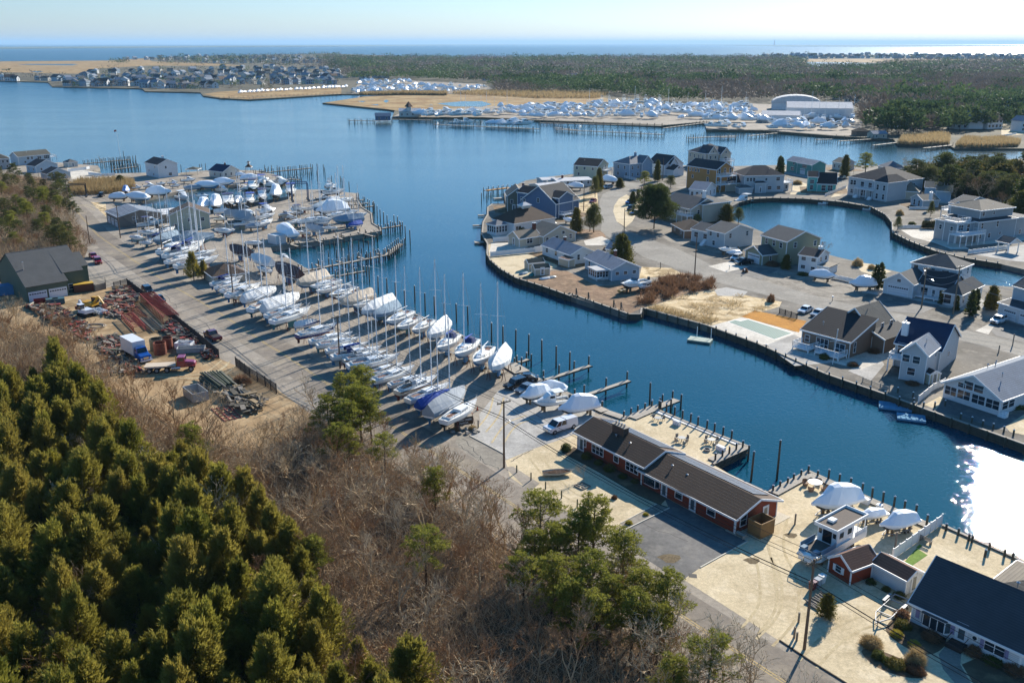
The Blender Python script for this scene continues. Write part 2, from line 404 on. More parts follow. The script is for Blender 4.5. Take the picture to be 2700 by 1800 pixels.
 # travel runs away to near; offset_line(+) is towards its right-hand side seen along travel = the forest side is negative
sheet('forest_floor',M_FOREST,1,pts((0,2150,1900,1085,1236,960,1150,880,1125,830,1105,700,1185,560,1165,440,1110,290,1010,180,890,0,850,-400,850,-400,1900)))
sheet('woodland_floor',M_FOREST,1,pts((0,-400,460,30,460,130,470,175,545,215,620,232,655,215,700,30,700,0,780,-400,780)))
sheet('yard_floor',M_DIRT,2,pts((3,0,440,580,470,800,455,850,440,960,425,1250,640,1500,850,1640,980,1780,1040,1996,1150),(0,830,1100,700,1190,560,1170,440,1115,290,1015,180,895,0,855)))
ribbon('road_shoulder',M_LOT,3,CL,-7.4,7.0)
ribbon('road',M_ROAD,4,CL,-3.9,3.9)
M_YELLOW=mat('yellow_road_paint','#c9a64a',.8,.35,-2.5,col2='#a08f68')
for d in(-.17,.17):
 ribbon('road_line',M_YELLOW,5,CL,d-.055,d+.055)
M_CRACK=mat('crack_tar','#3a3836',.8,.3,2)
def crack(spec,w=.05,n=5,amp=.35):
 p=spec;line=[]
 for a,b in zip(p,p[1:]):
  for k in range(n):
   q=a.lerp(b,k/n);line.append(q+Vector((RND.uniform(-amp,amp),RND.uniform(-amp,amp),0)))
 line.append(p[-1]);ribbon('road_crack',M_CRACK,6,line,-w,w)
crack(pts((9,1000,960,1110,1060,1150,1140)));crack(pts((9,980,1000,1060,1080,1180,1150,1300,1215)));crack(pts((3,1290,690,1500,790)),.04)
crack(pts((4,60,590,400,860,640,1060)),.05);crack(pts((10,900,1190,1300,1340)),.04);crack(pts((3,1040,380,1230,500,1330,600)),.04)
sheet('asphalt_apron',ground_mat('worn_asphalt','#8f887b','#77716a','#a19a8c',.12,1.6,.01),5,pts((9,960,930,1060,935,1355,1085,1345,1200,1300,1215,1100,1120,940,1000)))
sheet('gravel_drive',M_GREYGRAVEL,4,pts((9,1065,935,1150,850,1140,760,1300,560,1500,470,1700,520,2110,720,2050,850,1920,925,1600,1045,1360,1135,1350,1085)))
sheet('sand_lot',M_SAND,4,pts((9,1355,1140,1600,1040,1860,950,2040,880),(10,740,330,1040,250,1400,410,1785,565,1500,700,1640,780,1980,950),(11,110,275,345,130,1200,505,1262,490,1829,745,2400,990),(0,3000,1900,2395,1900,2226,1800,2054,1688,1810,1532,1640,1428,1413,1303,1345,1258)))
sheet('driveway',M_DARKASPH,5,pts((10,775,1245,960,1155,1140,1068,1100,970,1700,1290,1790,1335,1400,1555),(0,1795,1532,1605,1410)))
sheet('stone_bed',M_STONE,5,pts((10,740,1190,1040,1030,1145,1062,783,1243)))
sheet('mulch_bed',M_FOREST,5,pts((10,255,600,360,560,930,850,1130,975,1075,1035,880,950,560,760)))
sheet('flower_bed',M_FOREST,5,smooth_line(pts((11,880,1180,960,1110,1100,1150,1290,1260,1240,1350,1130,1370,1010,1320,900,1240)),3,True))
sheet('flower_bed',M_FOREST,5,smooth_line(pts((11,708,1350,790,1330,960,1390,1100,1450,1165,1510,1090,1535,960,1515,800,1450)),3,True))
sheet('flower_bed',M_FOREST,5,pts((11,1400,1440,1560,1370,1800,1480,1860,1600,1500,1600)))
sheet('garden_path',ground_mat('path_pavers','#8f8478','#756b60','#a3988a',.3,3,.02),6,pts((11,1240,1370,1300,1300,1400,1340,1390,1440,1480,1600,1380,1600,1270,1470)))
sheet('lawn_patch',M_LAWN,6,pts((11,1000,740,1090,640,1165,688,1052,765)))
sheet('lawn_patch',M_LAWN,6,pts((11,1085,635,1110,612,1128,622,1105,645)))
sheet('gravel_apron',M_LOT,6,pts((9,1350,1195,1420,1190,1640,1330,1560,1400)))
sheet('marina_clearing',M_DIRT,2,pts((1,600,690,640,680,740,700,850,760,820,790,700,760)))
sheet('worn_track',M_SCRUBSAND,2,pts((1,560,640,700,600,930,620,940,740,850,780,700,700)))
sheet('reed_bed_floor',M_MARSH,2,pts((1,600,470,700,420,1000,400,1180,440,1200,500,960,540,640,550)))
sheet('pale_yard',M_CONC,2,pts((1,590,310,760,330,900,360,1020,385,900,400,700,420,600,400)))
def kerb(label,line,m,w_=.14,h=.12):
 k=MB();[k.beam(a+Vector((0,0,h/2)),b+Vector((0,0,h/2)),w_,h)for a,b in zip(line,line[1:])];return solo('kerb',k,m,label,kind='structure')
M_KPALE=mat('pale_kerb','#d2cab8',.8,.2,2);M_KDARK=mat('dark_kerb','#3c352c',.9,.3,2)
kerb('pale kerb',pts((9,1062,938,1200,1010,1345,1088)),M_KPALE);kerb('pale edging',pts((10,783,1243,1145,1064)),M_KPALE);kerb('pale edging',pts((10,1792,1338,1400,1556)),M_KPALE)
kerb('timber edging',pts((11,145,1275,350,1412,600,1568,700,1640)),M_KDARK);kerb('timber edging',pts((10,255,605,560,765,880,955,1075,1040,1145,1064)),M_KDARK,.1,.08);kerb('pale edging',pts((10,740,1190,1040,1030)),M_KPALE,.1,.08)
M_TRACK=ground_mat('packed_sand','#c0ae8a','#ad9b78','#d0bf9c',.6,3,.03)
for q in([(11,40,1290,200,1100,210,860,120,640,150,420)],[(11,-60,1210,60,1040,60,850,30,700)],[(11,340,1440,480,1290,640,1180,760,1140)],[(10,30,640,130,760,300,940,480,1020)],[(9,1290,1000,1400,850,1560,780)],[(9,1150,900,1260,760,1300,620)],[(3,1700,1000,1560,1100,1380,1120,1200,1110)],[(3,1750,1030,1600,1130,1400,1150)],[(1,640,640,760,640,860,680)]):
 ln=smooth_line(pts(*q),5)
 for d in(-.9,.9):ribbon('tyre_track',M_TRACK,7,ln,d-.16,d+.16)
for q in([(9,1370,1215,1600,1372,1830,1520)],[(9,1400,1150,1500,1090,1590,1050)]):crack(pts(*q),.07,6,.1)
for cx,cy,r_ in((1150,1480,1.3),(1830,1500,.9),(2150,1290,.8)):
 c=W(10,cx,cy);sheet('oil_stain',MATS.get('stain')or ground_mat('stain','#6d6048','#5a4c38','#857458',1.5,4),7,[(c.x+r_*math.cos(k*.7)*(1+.3*math.sin(k*2.1)),c.y+r_*math.sin(k*.7)*.8)for k in range(9)])
c=W(16,2195,892);sheet('drain_cover',M_CRACK,7,[(c.x-.5,c.y-.3),(c.x+.4,c.y-.5),(c.x+.5,c.y+.3),(c.x-.4,c.y+.5)])
# ------------------------------------------------------------------ streets and yards of the peninsula
def esheet(name,m,layer,*spec):return sheet(name,m,layer,pts(*spec))
esheet('street',M_STREET,3,(5,1500,330,1640,345,1640,385,1550,420,1440,480,1400,540,1390,590,1420,680,1510,760),(6,0,790,200,885,520,985,1030,1128),(8,1050,372,1760,545,2195,645,3000,850,3000,1000,2195,755,1750,638,1070,470),(7,2040,360,1960,335,1500,210,1200,130,870,10),(5,2100,1140,1850,1060,1650,990,1560,930,1380,840,1280,765,1290,700,1265,560,1270,500,1300,440,1400,390))
esheet('sandy_yard',M_SAND,2,(5,300,985,290,890,330,860,600,900,840,930,850,980,900,1080,700,1160,540,1170,400,1095,320,1020))
esheet('leaf_litter',M_LEAVES,2,(5,560,1180,860,1110,1100,1120,1400,1200,1720,1140,1900,1120,2080,1140,2200,1220,2000,1330,1640,1440,1530,1495,1020,1335,800,1258))
esheet('pale_drive',M_SCRUBSAND,3,(5,1640,1080,1900,1090,2000,1140,1760,1170,1620,1180))
esheet('pine_bed',M_LEAVES,2,(5,1040,740,1290,760,1330,820,1150,840,1080,800))
esheet('pale_drive',M_CONC,3,(5,1130,850,1290,810,1370,850,1340,890,1150,890))
esheet('concrete_pad',M_CONC,3,(5,320,870,600,870,640,905,330,985,300,950))
esheet('sandy_yard',M_SAND,2,(5,1400,500,1500,440,1640,520,1560,680,1500,730,1420,680,1390,590))
esheet('sandy_yard',M_SCRUBSAND,2,(5,900,480,1250,430,1260,560,1060,640,900,620))
esheet('scrub_lot',M_SCRUBSAND,2,(7,610,350,700,330,1000,230,1250,190,1520,260,1760,300,1740,340,1440,430,1150,500))
esheet('gravel_bed',M_GREYGRAVEL,3,(7,1200,200,1300,180,1480,215,1440,255,1230,250))
esheet('pool_deck',M_CONC,3,(7,1150,505,1440,425,1895,555,1640,655,1560,650))
esheet('wood_chip_bed',M_ORANGE,4,(7,1425,424,1535,372,1965,458,1900,553))
esheet('gravel_yard',M_GREYGRAVEL,3,(7,1640,655,1860,570,1960,620,1860,700,2195,800),(8,300,830,100,690))
esheet('gravel_yard',M_STONE,2,(6,520,985,700,900,800,880,900,950,1160,1000,1330,1050,1200,1130,1030,1128))
esheet('concrete_drive',M_CONC,3,(6,175,893,330,860,460,900,300,935))
esheet('dark_drive',M_DARKASPH,3,(6,320,935,470,895,660,915,540,985))
esheet('dark_drive',M_DARKASPH,4,(8,950,300,1000,222,1300,290,1500,330,1340,400,1030,375))
esheet('dark_drive',M_DARKASPH,4,(8,1890,500,2060,470,2195,500,2195,640,1960,580))
esheet('concrete_drive',M_CONC,4,(8,1790,540,1910,480,1950,500,1900,570))
esheet('gravel_yard',M_STONE,2,(8,1700,480,1850,400,1960,420,1900,500,1780,545))
esheet('gravel_yard',M_GREYGRAVEL,2,(8,740,870,1000,740,1040,820,930,950))
esheet('patio',M_DARKASPH,3,(8,1380,1180,1530,1090,1990,1240,2195,1220,2060,1370,1700,1260))
esheet('concrete_pad',M_SAND,4,(8,1370,1150,1500,1080,1530,1100,1470,1190))
esheet('sandy_yard',M_SAND,4,(8,2040,1330,2195,1230,2300,1300,2195,1400,2080,1375))
esheet('pool_terrace',M_CONC,3,(18,90,560,290,550,520,580,560,640,740,740,560,740,400,680,200,630))
esheet('pool_terrace',M_GREYGRAVEL,3,(18,740,780,1250,700,1500,760,1500,880,1100,850))
esheet('sandy_yard',M_SAND,2,(6,770,300,870,330,850,400,740,400))
esheet('sandy_yard',M_SAND,2,(6,1060,380,1130,340,1140,400,1020,420))
esheet('sandy_yard',M_SAND,2,(6,1170,860,1310,880,1440,930,1330,960,1230,930))
esheet('sandy_yard',M_SAND,2,(0,2640,300,2760,300,2760,350,2640,360))
# ------------------------------------------------------------------ pool
t=thing('swimming_pool','swimming pool under a green safety cover beside the orange chip bed','pool',W(7,1580,525))
q=[W(7,*a)-t.location for a in((1325,468),(1372,452),(1420,462),(1480,447),(1840,560),(1700,608))]
part('cover',MB().poly(q,.028,.05),mat('pool_cover','#457a70',.7,.2,.4,.02,3,wave=('X',.6,.02)),t)
q=[W(7,*a)-t.location for a in((1310,468),(1370,444),(1420,454),(1482,438),(1864,561),(1702,616))]
part('coping',MB().poly(q,.014,.026),mat('pool_coping','#e2ddd0',.8,.1,2),t)
# ------------------------------------------------------------------ bulkheads
M_CAP=mat('weathered_cap','#a39a8c',.85,.35,1.5,.01,8)
M_SHEET=mat('wood_sheeting','#5c5648',.9,.5,.6,.02,5)
M_PILE=mat('piling_wood','#5a5443',.9,.45,1.2,.02,6)
M_PCAP=mat('piling_cap','#e8e8e6',.5,.05)
M_WHITEPILE=mat('white_vinyl_piling','#d8dad8',.5,.08)
def piling_mesh(h,r=.16,cap=True):
 k=MB();k.tube([(0,0,0),(0,0,h)],[r*1.1,r],8);return k
PILE_ME={}
def pile_parts(h):
 h=round(h*2)/2
 if h not in PILE_ME:
  PILE_ME[h]=(MB().tube([(0,0,0),(.01,0,h)],[.17,.145],8).mesh('piling',M_PILE,True),MB().cone((0,0,h),.17,.16,8).mesh('piling_cap',M_PCAP))
 return PILE_ME[h]
def piling(p,top,label,group,base=-1.0,lean=0.0,cap=True):
 h=top-base;a,c=pile_parts(h);hh=round(h*2)/2
 if cap:
  o=thing('piling',label,'piling',(p[0],p[1],top-hh),group=group)
  part('post',a,None,o);part('cap',c,None,o)
 else:
  o=solo('piling',a,None,label,'piling',group,loc=(p[0],p[1],top-hh))
 o.rotation_euler=(RND.uniform(-.02,.02),RND.uniform(-.02,.02),0)
 return o
def bulkhead(name,line,label,top=LZ+.12,sp=1.0,out=.12,posts=3,post_top=LZ+.35,cap_m=M_CAP,sheet_m=M_SHEET,side=1,post_cap=False):
 """sheet planks with a cap beam and pilings in front; side=+1 when water lies right of travel"""
 o=thing(name,label,'bulkhead',(line[0][0],line[0][1],0));O=o.location.copy()
 ln=[Vector((p[0],p[1],0))for p in line]
 plank=MB().box(-.5,.5,-.05,.05,-1.2,top-.02);pm=plank.mesh('sheet_plank',sheet_m)
 cnt=0;acc=0
 for a,b in zip(ln,ln[1:]):
  d=b-a;l=d.length
  if l<.2:continue
  d.normalize();nrm=Vector((d.y,-d.x,0))*side;rz=math.atan2(d.y,d.x)
  cb=MB().box(-.02,l+.02,-.26,.22,top,top+.12);part('cap',cb,cap_m,o,loc=a+nrm*out-O,rz=rz)
  wb=MB().box(0,l,-.06,.06,.35,.55);part('waler',wb,sheet_m,o,loc=a+nrm*(out+.14)-O,rz=rz)
  n=max(1,int(round(l/sp)));stp=l/n
  for i in range(n):
   cnt+=1
   if cnt<=300:
    c=part('sheet_plank',pm,None,o,loc=a+d*(stp*(i+.5))+nrm*(out+(.03 if i%2 else 0))-O,rz=rz)
    c.scale=(stp*.96,1,1)
   acc+=stp
   if posts and acc>=posts:
    acc=0;hh=round((post_top+1.2)*2)/2;pa,pc=pile_parts(hh)
    q=part('piling',pa,None,o,loc=a+d*(stp*i)+nrm*(out+.36)-O+Vector((0,0,post_top-hh)))
    if post_cap:part('piling_cap',pc,None,o,loc=q.location)
 return o
bulkhead('bulkhead',pts((8,2500,1590,2110,1450,1380,1190),),'long weathered bulkhead with white-capped posts below the grey-roofed sunroom house',side=-1,posts=2.2)
bulkhead('bulkhead',pts((8,1380,1190,1100,1085,560,900,0,650),(7,1150,500)),'weathered timber bulkhead below the swimming pool and the brown beach house',side=-1,posts=2.4,post_top=LZ+.8,post_cap=True)
bulkhead('bulkhead',pts((7,1150,500,600,350,600,350)),'pale vinyl and timber bulkhead below the scrubby sand lot',side=-1,posts=3.0,post_top=LZ+.4,sheet_m=mat('pale_sheeting','#7d7a6c',.8,.4,.8,.01,5))
bulkhead('bulkhead',pts((7,600,350,590,405,500,405,0,232),(5,1020,1340)),'timber bulkhead with two boat davits below the leaf-strewn lot',side=-1,posts=2.6,post_top=LZ+.6)
bulkhead('bulkhead',pts((5,1020,1340,800,1262,540,1180,400,1100,310,1020,285,975)),'curved timber bulkhead round the sheds and the sandy yard',side=-1,posts=2.2,post_top=LZ+.7)
bulkhead('bulkhead',pts((5,285,975,290,880,240,800,250,690,290,620,290,560,330,530,450,530,440,440,470,390)),'bulkhead along the headland houses facing the open river',side=-1,posts=3)
bulkhead('bulkhead',LAGOON[3:16][::-1],'curving bulkhead of the lagoon below the large white-trimmed houses',side=1,posts=2.5,post_top=LZ+.7,post_cap=True)
bulkhead('bulkhead',pts((18,0,600,110,660,280,730,460,790,660,830)),'snow-capped lagoon bulkhead below the two-deck grey house',side=1,posts=2)if False else None
bulkhead('bulkhead',pts((4,1850,560,2150,690),(9,1060,150,1240,250,1370,330)),'low timber bulkhead behind the waterside row of sailboats',side=-1,posts=3)
bulkhead('bulkhead',pts((2,1342,770,850,850,380,908)),'timber bulkhead along the south edge of the boatyard pier',side=1,posts=2.5,post_top=LZ+.8,post_cap=True)
bulkhead('bulkhead',pts((2,1140,432,1142,500,1180,560,1262,612,1272,700,1342,742,1342,770)),'timber bulkhead at the river end of the boatyard pier',side=-1,posts=2.5)
bulkhead('bulkhead',pts((11,95,262,345,118,1205,500)),'bulkhead in front of the sandy boat lot',side=-1,posts=0)
bulkhead('bulkhead',pts((11,1262,488,1829,742,2100,860)),'bulkhead below the pebbled yard at the sun glare',side=-1,posts=0)
bulkhead('bulkhead',pts((10,1010,245,1410,415,1785,560,1500,705)),'bulkhead round the sandy patio behind the red house',side=-1,posts=0)
bulkhead('bulkhead',pts((15,0,622,270,600,280,650,660,655,1100,690,1500,712)),'far marina bulkhead on the opposite bank',side=-1,posts=4,sp=3)
# ------------------------------------------------------------------ boardwalks and docks made of planks
M_PLANK=mat('weathered_plank','#b5ab9c',.85,.3,.9,.008,12)
M_PLANK2=mat('new_plank','#cfc2a8',.8,.25,.9,.008,12)
PLK={}
def plank_mesh(w,l,m):
 k=(round(w,2),round(l,1),m.name)
 if k not in PLK:PLK[k]=MB().box(-w/2,w/2,-l/2,l/2,-.05,0).mesh('plank',m)
 return PLK[k]
def dock(name,a,b,width,label,z=LZ+.22,pitch=.3,m=M_PLANK,posts=None,post_top=1.2,group=None,cat='dock',piles=True,single=False,far=False,pcap=True):
 """a run of cross planks on stringers from a to b with pilings"""
 a,b=Vector((a[0],a[1],0)),Vector((b[0],b[1],0));d=b-a;l=d.length;d.normalize();n=Vector((-d.y,d.x,0));rz=math.atan2(d.y,d.x)
 o=thing(name,label,cat,(a.x,a.y,z),rz,group)
 if far or l/pitch>300:part('deck',MB().box(0,l,-width/2,width/2,-.06,0),m,o)
 else:
  k=int(l/pitch);me=plank_mesh(pitch-.03,width,m)
  for i in range(k):
   c=part('plank',me,None,o,loc=(pitch*(i+.5),RND.uniform(-.02,.02),RND.uniform(0,.012)))
 for s in(-1,1):
  part('stringer',MB().box(0,l,s*width*.42-.06,s*width*.42+.06,-.32,-.06),M_SHEET,o)
 if piles:
  st=posts or 4.0;k=max(1,int(round(l/st)))
  hh=round((z+post_top+1.2)*2)/2;pa,pc=pile_parts(hh)
  for i in range(k+1):
   for s in((1,)if single else(-1,1)):
    tt=post_top+RND.uniform(-.15,.15)
    q=part('piling',pa,None,o,loc=(l*i/k,s*(width/2+.18),tt-hh))
    if pcap:part('piling_cap',pc,None,o,loc=q.location)
 return o
def walk(line,width,label,**kw):
 return[dock('boardwalk',p,q,width,label,**kw)for p,q in zip(line,line[1:])]
 # boardwalk of the marina end and of the red house
dock('boardwalk',W(9,1375,345),W(9,1500,420),3.2,'wide plank landing beside the covered sailboat with blue bottom',piles=False)
dock('boardwalk',W(9,1500,425),W(9,1700,515),1.6,'plank walk behind the two black parked cars',piles=False)
dock('boardwalk',W(9,1960,640),W(10,620,275),1.8,'plank walk behind the white shrink-wrapped boats',piles=False)
dock('boardwalk',W(10,620,275),W(10,800,335),1.6,'plank walk between the red house roof and the water',piles=False)
dock('boardwalk',W(10,830,325),W(10,1035,235),2.0,'plank walk along the slip side of the sandy patio',piles=False)
dock('boardwalk',W(10,1500,680),W(10,1770,560),1.8,'plank walk at the far corner of the sandy patio',piles=False)
dock('pier',W(10,1035,240),W(10,1205,175),1.5,'short pier reaching out from the sandy patio',posts=3)
M_WHITECAP=mat('white_composite','#dedbd4',.6,.06,.5)
o=thing('seawall_walk','broad white seawall walk on the sandy patio edge','walkway',W(10,1045,268))
a,b=W(10,1045,268),W(10,1720,540);d=b-a;rz=math.atan2(d.y,d.x)
o.rotation_euler=(0,0,rz);k=13
for i in range(k):
 part('slab',MB().box(d.length*i/k+.03,d.length*(i+1)/k-.03,-.55,.55,.02,.16),M_WHITECAP,o)
dock('boardwalk',W(11,100,268),W(11,345,135),1.6,'plank walk on the slip side of the boat lot',piles=False)
dock('boardwalk',W(11,350,135),W(11,1200,505),1.5,'long plank walk beside the shrink-wrapped boats on the sand',piles=False,m=M_PLANK)
o=dock('deck',W(10,1690,1290),W(10,2070,1095),3.2,'low wooden deck at the gable end of the red house',z=LZ+.06,piles=False,m=M_PLANK2,cat='deck')
# pilings that stand free: (view, x_base, y_base of the water line or ground, height above)
def row(v,xy,top,label,group,base=-1.0,z=0.0,cap=True):
 for i,(x,y)in enumerate(xy):
  piling(W(v,x,y,z),top,label+', %s in its row'%ORD[i],group,base,cap=cap)
row(10,[(1058,250),(1118,275),(1185,300),(1254,330),(1317,358),(1382,386),(1450,415),(1515,442),(1585,472),(1658,500)],LZ+1.6,'tall capped piling along the white seawall walk of the sandy patio','pilings along the white seawall walk',z=LZ)
row(10,[(765,318),(824,293),(883,270),(940,250),(997,230),(1065,205)],LZ+1.2,'capped piling beside the slip-side plank walk of the sandy patio','pilings beside the patio plank walk',z=LZ)
row(10,[(1520,705),(1577,677),(1633,652),(1690,620),(1745,600),(1795,640)],LZ+1.3,'capped piling at the far corner of the sandy patio','pilings at the patio corner',z=LZ-.6)
row(11,[(98,250),(149,222),(196,198),(243,172),(293,145),(340,115),(408,150)],LZ+1.0,'capped piling at the slip side of the boat lot','pilings at the slip side of the boat lot',z=LZ)
row(11,[(480,170),(555,200),(632,230),(708,265),(783,298),(857,328),(930,358),(1003,388),(1083,418),(1155,488)],LZ+1.6,'tall capped piling along the plank walk behind the wrapped boats','pilings along the boat lot plank walk',z=LZ)
row(11,[(1290,520),(1445,590),(1372,552),(1468,600),(1555,700),(1590,650),(1690,700),(1748,718)],LZ+1.0,'piling along the pebbled yard at the sun glare','pilings at the pebbled yard',z=LZ)
row(0,[(2048,1265)],6.2,'tall lone mooring pile in the channel behind the red house','lone mooring piles',z=0)
row(10,[(1818,840),(980,235)],4.6,'tall mooring pile in the slip by the red house patio','mooring piles at the patio slips',z=0)
row(9,[(1336,200),(1440,230),(1548,270),(1658,320),(1776,375),(1886,425),(1148,120),(1242,170)],4.4,'tall dark mooring pile in the channel off the sailboat row','mooring piles off the sailboat row',z=0)
row(2,[(1248,1215),(1325,1310),(1403,1330),(1480,1370),(1562,1440),(1648,1400),(1738,1470),(1822,1500),(1910,1560),(2015,1568),(2115,1590)],4.4,'tall dark mooring pile off the waterside sailboats','mooring piles off the sailboat row',z=0)
row(2,[(1287,605),(1316,650),(1345,685),(1375,710),(1405,740),(1435,795),(1467,740),(1495,750),(1525,805),(1565,840),(1607,875)],4.4,'dark mooring pile curving off the boatyard pier','mooring piles off the boatyard pier',z=0)
row(5,[(232,505),(278,510),(315,500),(378,460)],3.5,'mooring pile beside the orange float off the headland','mooring piles off the headland',z=0)
row(9,[(1430,330),(1480,400),(1620,475),(1672,490),(1930,590),(2155,690)],LZ+.9,'short capped piling beside the marina plank walk','pilings beside the marina plank walk',z=LZ)
# finger docks
dock('finger_dock',W(9,1470,335),W(9,1550,308),.9,'short finger dock by the plank landing',posts=3,pitch=.4)
dock('finger_dock',W(9,1690,480),W(9,2065,360),.9,'long narrow finger dock behind the black cars',posts=4.5,pitch=.35,single=True,post_top=1.6)
dock('finger_dock',W(10,460,135),W(10,815,15),.9,'long narrow finger dock nearest the patio slips',posts=4.5,pitch=.35,single=True,post_top=1.6)
dock('pier',W(2,640,1125),W(2,1400,980),1.3,'long crooked pier between the boatyard pier and the sailboats',posts=3.2,pitch=.5,post_top=1.8)
dock('pier',W(2,1400,980),W(2,1530,880),1.6,'outer end of the crooked pier with tall posts',posts=2,pitch=.5,post_top=1.6)
dock('finger_dock',W(2,960,1165),W(2,1210,1118),.9,'short pier among the waterside boats',posts=3,pitch=.5)
for i,(x0,y0,x1,y1)in enumerate(((1310,965,1370,980),(1140,995,1200,1010),(960,1030,1020,1048),(780,1060,815,1085))):
 dock('finger_dock',W(2,x0,y0),W(2,x1,y1),.8,ORD[i]+' little finger dock from the outer end of the crooked pier',posts=3,pitch=.5,group='finger docks of the crooked pier',single=True)
dock('pier',W(2,1340,748),W(2,1525,718),1.2,'pier running out from the point of the boatyard pier',posts=2.5,pitch=.5)
for i,(x0,y0,x1,y1)in enumerate(((1000,512,1200,492),(1060,540,1240,520),(1100,570,1285,547))):
 dock('finger_dock',W(2,x0,y0),W(2,x1,y1),1.0,ORD[i]+' of three parallel docks at the river end of the boatyard',posts=2.5,pitch=.5,group='three parallel docks')
for i,(x0,y0,x1,y1)in enumerate(((540,880,620,905),(770,845,830,870),(940,815,1010,840),(1150,780,1300,820))):
 dock('finger_dock',W(2,x0,y0),W(2,x1,y1),.8,ORD[i]+' small dock along the south side of the boatyard pier',posts=3,pitch=.5,group='small docks on the boatyard pier',single=True)
dock('pier',W(2,240,262),W(2,740,212),1.4,'pier beyond the gazebo reaching into the river',posts=3,pitch=.5,post_top=1.8)
dock('pier',W(2,540,310),W(2,640,318),1.2,'stub pier at the end of the north boat row',posts=2,pitch=.5)
dock('pier',W(1,740,275),W(1,1140,240),1.6,'upper pier by the flagpole',posts=2.2,pitch=.5,post_top=1.8)
dock('pier',W(1,990,330),W(1,1200,300),1.4,'lower pier by the flagpole',posts=2.2,pitch=.5,post_top=1.6)
row(1,[(x,330-(x-980)*.1-dy)for x in range(980,1200,24)for dy in(20,45,65)],2.6,'bare piling in the slips by the flagpole','pilings in the flagpole slips',z=0,cap=False)
row(1,[(1090,225),(1147,280),(1200,285),(1225,350),(1240,350),(1597,355),(1760,350),(1780,348),(1812,345)],4.0,'tall piling beyond the boatyard houses','pilings beyond the boatyard houses',z=0,cap=False)
row(2,[(330,245),(362,260),(390,250),(440,250),(462,262),(490,265),(530,262),(572,262),(592,290),(612,300),(640,250),(668,250),(700,260),(720,300),(740,270),(790,300),(790,235),(845,240),(858,268),(918,345),(1025,385),(1070,400),(995,350),(1010,370)],3.4,'weathered piling along the river side of the boatyard','pilings along the river side',z=0,cap=False)
row(2,[(900,920),(940,935),(1005,940),(1065,940),(1100,910),(1155,930),(1196,900),(1240,930),(1003,860),(960,1010),(1070,1030),(1105,1050),(1240,1050),(1285,1000),(890,1020),(1265,1030),(1320,860),(1290,880),(1180,1000)],2.8,'thin piling in the slips beside the crooked pier','pilings in the inner slips',z=0,cap=False)
dock('pier',W(5,265,412),W(5,480,385),2.0,'pier with an orange float off the headland',posts=2.5,pitch=.5,m=mat('orange_plank','#c08a3a',.8,.2,1))
for i,(x0,y0,x1,y1,w_)in enumerate(((200,625,290,622,1.2),(155,715,240,712,1.2),(170,862,290,858,2.6),(340,478,440,470,2.0))):
 dock('floating_dock',W(5,x0,y0,.5),W(5,x1,y1,.5),w_,ORD[i]+' floating dock at the tip of the headland',z=.55,posts=3,pitch=.45,piles=False,group='floating docks at the headland')
for i,(x,y,rz_)in enumerate(((1085,610,.35),)):
 o=thing('floating_platform','green floating platform with white gangway rails below the pool','float',W(7,x,y,.4),-.45)
 part('platform',MB().box(-2.4,2.4,-1.4,1.4,-.35,0),mat('green_float','#7f9a8c',.8,.3,1),o)
 for k in range(8):part('plank',MB().box(-2.4+k*.6,-1.86+k*.6,-1.4,1.4,.01,.05),mat('float_plank','#a8b5a8',.8,.3,1),o)
 for sx in(-1.1,1.9):part('gangway_post',MB().tube([(sx,1.5,-.4),(sx,1.5,2.2)],.08,6),M_PCAP,o)
M_BLUEFLOAT=mat('blue_plastic','#6f9ab4',.95,.15,1,spec=.1)
for x,y,lw,nm in((1135,1165,(5.4,3.2),'larger pale blue plastic drive-on float under the white gable house'),(1262,1255,(4.4,2.8),'smaller pale blue plastic drive-on float nearest the sunroom house')):
 o=thing('jet_ski_float',nm,'float',W(8,x,y,.3),-.35);a_,b_=lw
 for s in(-1,1):
  part('deck_half',MB().loft([[(xx,s*.12,-.2),(xx,s*.12,.12),(xx,s*b_/2,.16),(xx,s*b_/2,-.2)]for xx in(-a_/2,-a_/4,0,a_/4,a_/2)]),M_BLUEFLOAT,o)
  for k in range(5):part('roller_rib',MB().box(-a_/2+.5+k*a_/5.5,-a_/2+.7+k*a_/5.5,min(s*.3,s*b_/2.4),max(s*.3,s*b_/2.4),.13,.24),M_BLUEFLOAT,o)
row(8,[(1145,1110),(1265,1150),(1270,1200),(1355,1235),(1448,1235),(1534,1220),(1660,1330),(1750,1360),(1842,1390),(1925,1415),(2015,1440),(2095,1470)],LZ+1.0,'white-sleeved piling with pale cap at the sunroom house bulkhead','white pilings at the sunroom house',z=0)
